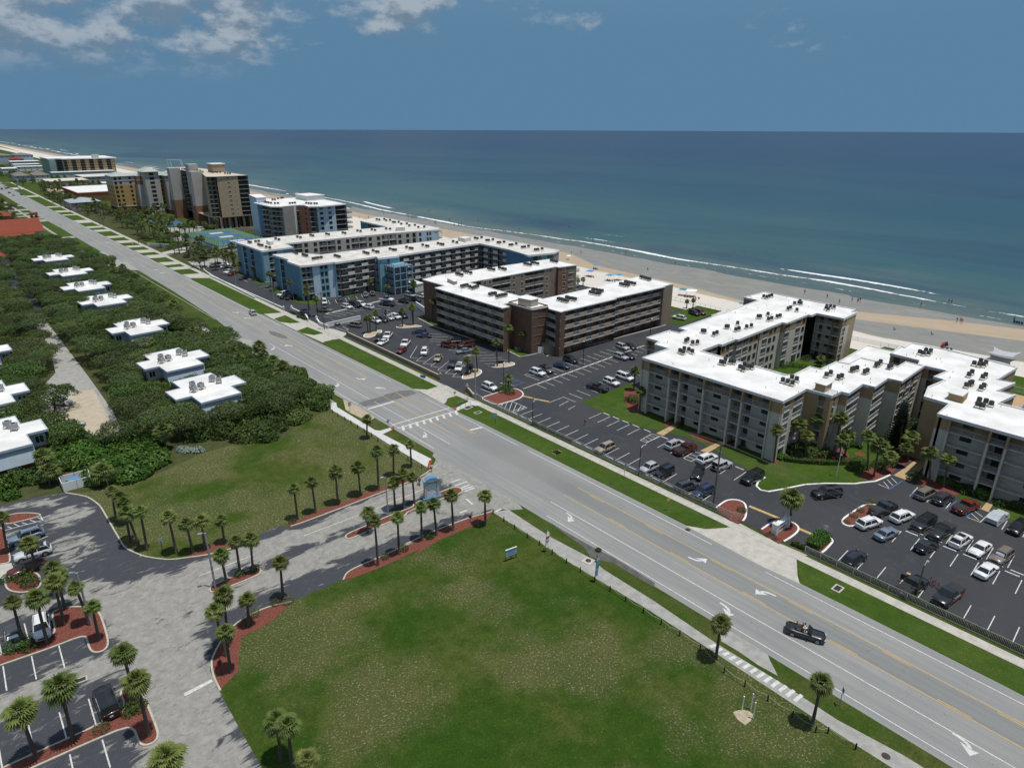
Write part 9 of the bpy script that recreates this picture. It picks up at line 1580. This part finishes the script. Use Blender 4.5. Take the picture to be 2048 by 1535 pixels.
def person(label, x, y, z, pose, rz, top=(.5,.5,.5), bot=(.05,.06,.1), skin=(.36,.2,.13), shirt=True, hat=False, group=None, s=1.0):
 me, h = BOD[pose]; o = thing('person', label, 'person', (x, y, z), rz, group); o.scale = (s, s, s); q = obj('body', me, o)
 if not me.materials: me.materials.append(SKIN)
 q.color = (*skin, 1); c = obj('shorts', CLO[pose][1], o); c.color = (*bot, 1)
 if shirt: c = obj('shirt', CLO[pose][0], o); c.color = (*top, 1)
 obj('hat' if hat else 'hair', HT if hat else HM, o, (0,.0, h + .74)); return o
person('person in an orange top walking in the aisle of the cream lot', *[(97.4,88)][0],.013, 'walk', 1.2,(.5,.16,.04),(.05,.05,.06)); person('person in a white top at the kerb of the drive mouth', *[(60.4,92.3)][0],.02, 'walk', 2.4,(.65,.66,.68),(.15,.1,.06)); person('person in a straw hat at the open door of the black pickup', *[(92.9,21.7)][0],.013, 'stand', .3,(.02,.02,.02),(.03,.03,.03), hat=True)
cv = [o for o in bpy.data.objects if o.name.startswith('convertible')][0]; M_ = Matrix.Rotation(cv.rotation_euler.z, 3, 'Z')
for l, dx, dy, c, ht in (('driver in a white shirt in the open convertible', -.15,.42,(.7,.7,.7), False),('passenger with a sun hat in the open convertible', -.15,-.42,(.6,.6,.55), True)): q = cv.location + M_ @ Vector((dx, dy, .62)); person(l, *q, 'sit', cv.rotation_euler.z + pi / 2, c, (.3,.3,.3), hat=ht, s=.92)
def bicycle(label, x, y, rz, z=0.02):
 o = thing('bicycle', label, 'bicycle', (x, y, z), rz); b = MB()
 for a, c in (((-.5,0,.34),(-.15,0,.34)),((-.15,0,.34),(-.28,0,.85)),((-.15,0,.34),(.35,0,.82)),((-.26,0,.78),(.33,0,.80)),((-.5,0,.34),(-.26,0,.78)),((.52,0,.34),(.34,0,.98))): b.bar(a, c, .035,.035)
 obj('frame', b.mesh('frame', REDS), o); b = MB(); b.bar((.33,-.28,1.0),(.33,.28,1.0),.03,.03); obj('handlebar', b.mesh('handlebar', BLACK), o); b = MB(); b.box((-.29,0,.90),(.26,.13,.06)); obj('saddle', b.mesh('saddle', BLACK), o)
 for xx in (-.5,.52): b = MB(); b.tube([(xx + .33 * cos(t),0,.34 + .33 * sin(t)) for t in [2 * pi * k / 16 for k in range(17)]],.022,5,0, False); [b.bar((xx, 0,.34),(xx + .32 * cos(t),0,.34 + .32 * sin(t)),.008,.008) for t in (0,.8,1.6,2.4,3.2,4,4.8,5.5)]; obj('wheel', b.mesh('wheel', BLACK), o)
q = [(56.1,89.8)][0]; bicycle('bicycle ridden along the kerb of the entrance drive', *q, radians(65)); person('cyclist in a salmon top on the entrance drive', q[0] - .1, q[1] - .2,.64, 'sit', radians(65) + pi / 2,(.42,.13,.10),(.03,.03,.03))
for i, q in enumerate([(95.3,19.3),(95.2,18.6)]): bicycle('bicycle standing between the two black pickups, %s from the left' % ORD[i], *q, .6 + i * .4)
R7 = random.Random(5); TOPS = [(.5,.1,.08),(.08,.16,.4),(.6,.6,.6),(.05,.05,.06),(.1,.3,.3),(.55,.35,.1)]
PB = [('by the breakers off the southern cream block', [(267.1,80.1),(282.3,75.8),(282,74.8)] ),('on the wet sand off the northern cream block', [(253.4,117.2),(252.7,108),(247.8,101.2),(257.3,98.2),(256.7,97.4),(255,97.6),(254.3,99.4)]),('on the sand bar off the southern cream block', [(252.8,64.2),(253.7,63.4),(252.1,62.5),(269,52.1)]),('at the water behind the brown block', [(279.5,315.9),(280.2,315.4),(285.6,261.3),(285.4,258.5),(269.1,220.5),(245.8,236.6),(250.3,234.3),(315.4,306.6)] + [(263.5,185.8)]),('along the shore behind the blue blocks', [(231,429.4),(235.7,425.4),(255.3,404.9),(257.9,404.6),(257.8,402.9),(259.9,402.9),(256.7,374.5),(256.3,372.4),(274.2,382.5),(274.8,381.9),(261.4,358.8),(263.6,357),(266.6,358.5),(257,440.5)]),('by the shore behind the tower', [(257.6,658.2),(255.1,646.9),(273,654.4),(263.3,624.3),(262.2,618.9),(263.2,608.8),(271.4,606.8),(284.5,645.1)]),('in the shallows', [(289.3,461.1),(266.3,458.2),(292.3,433.8)] + [(288.9,368.6),(257.2,374.1),(261.4,358.8),(263.7,356.9),(265.7,356.8)]),('far up the beach', [(250.4,2035.6),(277.2,1487.7),(267.2,1406.1),(232.4,1655.4)])]
for w_, L in PB:
 L = sorted(L, key=lambda p: scr(*p))
 for i, p in enumerate(L): person('%s person from the left %s' % (ORD[i], w_), p[0], p[1], max(-.6, beach_z(*p)) - (.3 if p[0] > 276 else 0), R7.choice(('stand', 'walk', 'walk')), R7.uniform(0,6), R7.choice(TOPS), R7.choice(TOPS), shirt=R7.random() < .55, group='people ' + w_)
# ------------------------------------------------------------------ beach things
CAN = {'blue': BLUES, 'teal': M('teal_canvas', (.06,.22,.24), None, 2), 'white': WHITEP, 'grey': M('grey_canvas', (.42,.42,.43),(.34,.34,.36),1.5,.8), 'navy': M('navy_canvas', (.03,.06,.13), None, 2), 'red': REDS}
def umbrella(label, p, c, r=1.25, g=None):
 z = beach_z(*p); o = thing('beach_umbrella', label, 'umbrella', (p[0], p[1], z),0, g); b = MB(); b.tube([(0,0,0),(0,0,2.1)],.03,5); obj('pole', b.mesh('pole', WHITEP), o); b = MB(); n = 8
 for k in range(n):
  a, d = 2 * pi * k / n, 2 * pi * (k + 1) / n; A_, B_ = (r * cos(a), r * sin(a),1.75),(r * cos(d), r * sin(d),1.75); C_, D_ = (.55 * r * cos(a),.55 * r * sin(a),2.05),(.55 * r * cos(d),.55 * r * sin(d),2.05); b.face([A_, B_, D_, C_]); b.face([C_, D_, (0,0,2.2)])
 obj('canopy', b.mesh('canopy', CAN[c]), o)
def canopy(label, p, c, w=3.0, h=2.3):
 o = thing('beach_canopy', label, 'canopy', (p[0], p[1], beach_z(*p)), R7.uniform(0,.6)); b = MB()
 for x in (-w / 2, w / 2):
  for y in (-w / 2, w / 2): b.tube([(x, y, 0),(x, y, h)],.03,5)
 obj('leg', b.mesh('leg', WHITEP), o); b = MB(); P = [(-w / 2,-w / 2, h),(w / 2,-w / 2, h),(w / 2, w / 2, h),(-w / 2, w / 2, h)]
 for k in range(4): b.face([P[k], P[(k + 1) % 4],(0,0, h + .55)])
 obj('roof', b.mesh('roof', CAN[c]), o)
def chairb(label, p, c, rz=0, g='beach chairs'):
 o = thing('beach_chair', label, 'chair', (p[0], p[1], beach_z(*p)), rz, g); b = MB(); b.box((0,0,.28),(.55,.5,.05)); obj('seat', b.mesh('seat', CAN[c]), o); b = MB(); b.bar((0,.25,.3),(0,.55,.95),.55,.05); obj('backrest', b.mesh('backrest', CAN[c]), o); b = MB(); [b.bar((x, -.2,0),(x, .3,.3),.03,.03) or b.bar((x, .3,0),(x, -.2,.3),.03,.03) for x in (-.26,.26)]; obj('leg', b.mesh('leg', STEEL), o)
def chairs(where, p, n, c): [chairb('beach chair %s, %s' % (where, ORD[i]),(p[0] + i * .2, p[1] - i * 1.1), c, R7.uniform(1.2,2)) for i in range(n)]
umbrella('blue beach umbrella on the tan sand behind the brown block', [(225.6,201.4)][0], 'blue', 1.5); chairs('under the blue umbrella on the tan sand', [(225.3,202.3)][0],2, 'navy'); canopy('blue canopy with a white frame behind the brown block', [(211.4,192.1)][0], 'blue', 3.4); chairs('under the framed blue canopy', [(210,191.2)][0],3, 'navy'); canopy('flat blue canopy near the brown roof', [(211.3,181)][0], 'blue', 3); chairs('under the flat blue canopy', [(210.6,181)][0],4, 'navy'); canopy('blue canopy half behind the brown roof', [(215.1,179.1)][0], 'blue', 3.2); canopy('white family shelter among beach groups left of the cream wing', [(214,142.4)][0], 'white', 4); canopy('teal canopy left of the white shelter', [(213,145.4)][0], 'teal', 2.8); chairs('before the white shelter', [(211.5,143.2)][0],6, 'red'); umbrella('blue umbrella leaning by the cream wing', [(212.8,120.1)][0], 'blue', 1.3)
umbrella('white umbrella on the tan sand behind the blue block', [(233,226.3)][0], 'white'); canopy('small blue canopy behind the blue roof', [(247.6,287)][0], 'blue', 2.5); umbrella('pale canopy at the waterline behind the tower', [(260.8,620)][0], 'white', 1.6)
for i, q in enumerate([(268.5,51.7),(268.4,51),(268.3,50.3),(268.2,49.5)]): chairb('navy chair in the row at the water by the right edge, %s from left' % ORD[i], q, 'navy', 1.5)
for l, q, c in (('lone navy chair on the pale sand', [(230,64)], 'navy'),('low navy chair far left on the pale sand', [(226.4,73.7)], 'navy'),('dark chairs on the sand before the tidal pool', [(242.6,185.2)], 'navy')): chairb(l, q[0], c)
q = [(216.4,55.9)][0]; o = thing('wind_shelter', 'red and navy kite-like wind shelter on the sand above the southern roof', 'shelter', (q[0], q[1],.0)); W_ = [(-2.6,0,.4),(-2.2,0,2.0),(-.4,.3,2.3),(1.0,.3,2.0),(2.4,.2,.5)]
for k in range(4): b = MB(); a, c = W_[k], W_[k + 1]; b.face([a, c, (c[0], c[1] + .9, c[2] - .5),(a[0], a[1] + .9, a[2] - .5)]); obj('panel', b.mesh('panel', CAN['red' if k < 2 else 'navy']), o)
chairs('behind the red and navy shelter', [(215.5,56.6)][0],3, 'navy')
q = [(217.9,42.4)][0]; o = thing('shade_sail', 'pale grey stretched shade sail on the beach near the right edge', 'canopy', (q[0], q[1],0)); n = 8; b = MB(); Z = lambda u, v: 2.0 + .9 * (u * u * v * v) - .5 * (u * u + v * v) * .8 + .2; pt = lambda i, j: ((lambda u, v: (u * 3.4 * (1 - .25 * (1 - v * v) * abs(u)), v * 3.4 * (1 - .25 * (1 - u * u) * abs(v)), Z(u, v)))(-1 + 2 * i / n, -1 + 2 * j / n))
for i in range(n):
 for j in range(n): b.face([pt(i, j), pt(i + 1, j), pt(i + 1, j + 1), pt(i, j + 1)])
obj('sail', b.mesh('sail', CAN['grey'], True), o); b = MB(); [b.tube([(0,0,0),(x * .05, y * .05,2.2)],.04,5) for x, y in ((1,1),)]; obj('pole', b.mesh('pole', WHITEP), o)
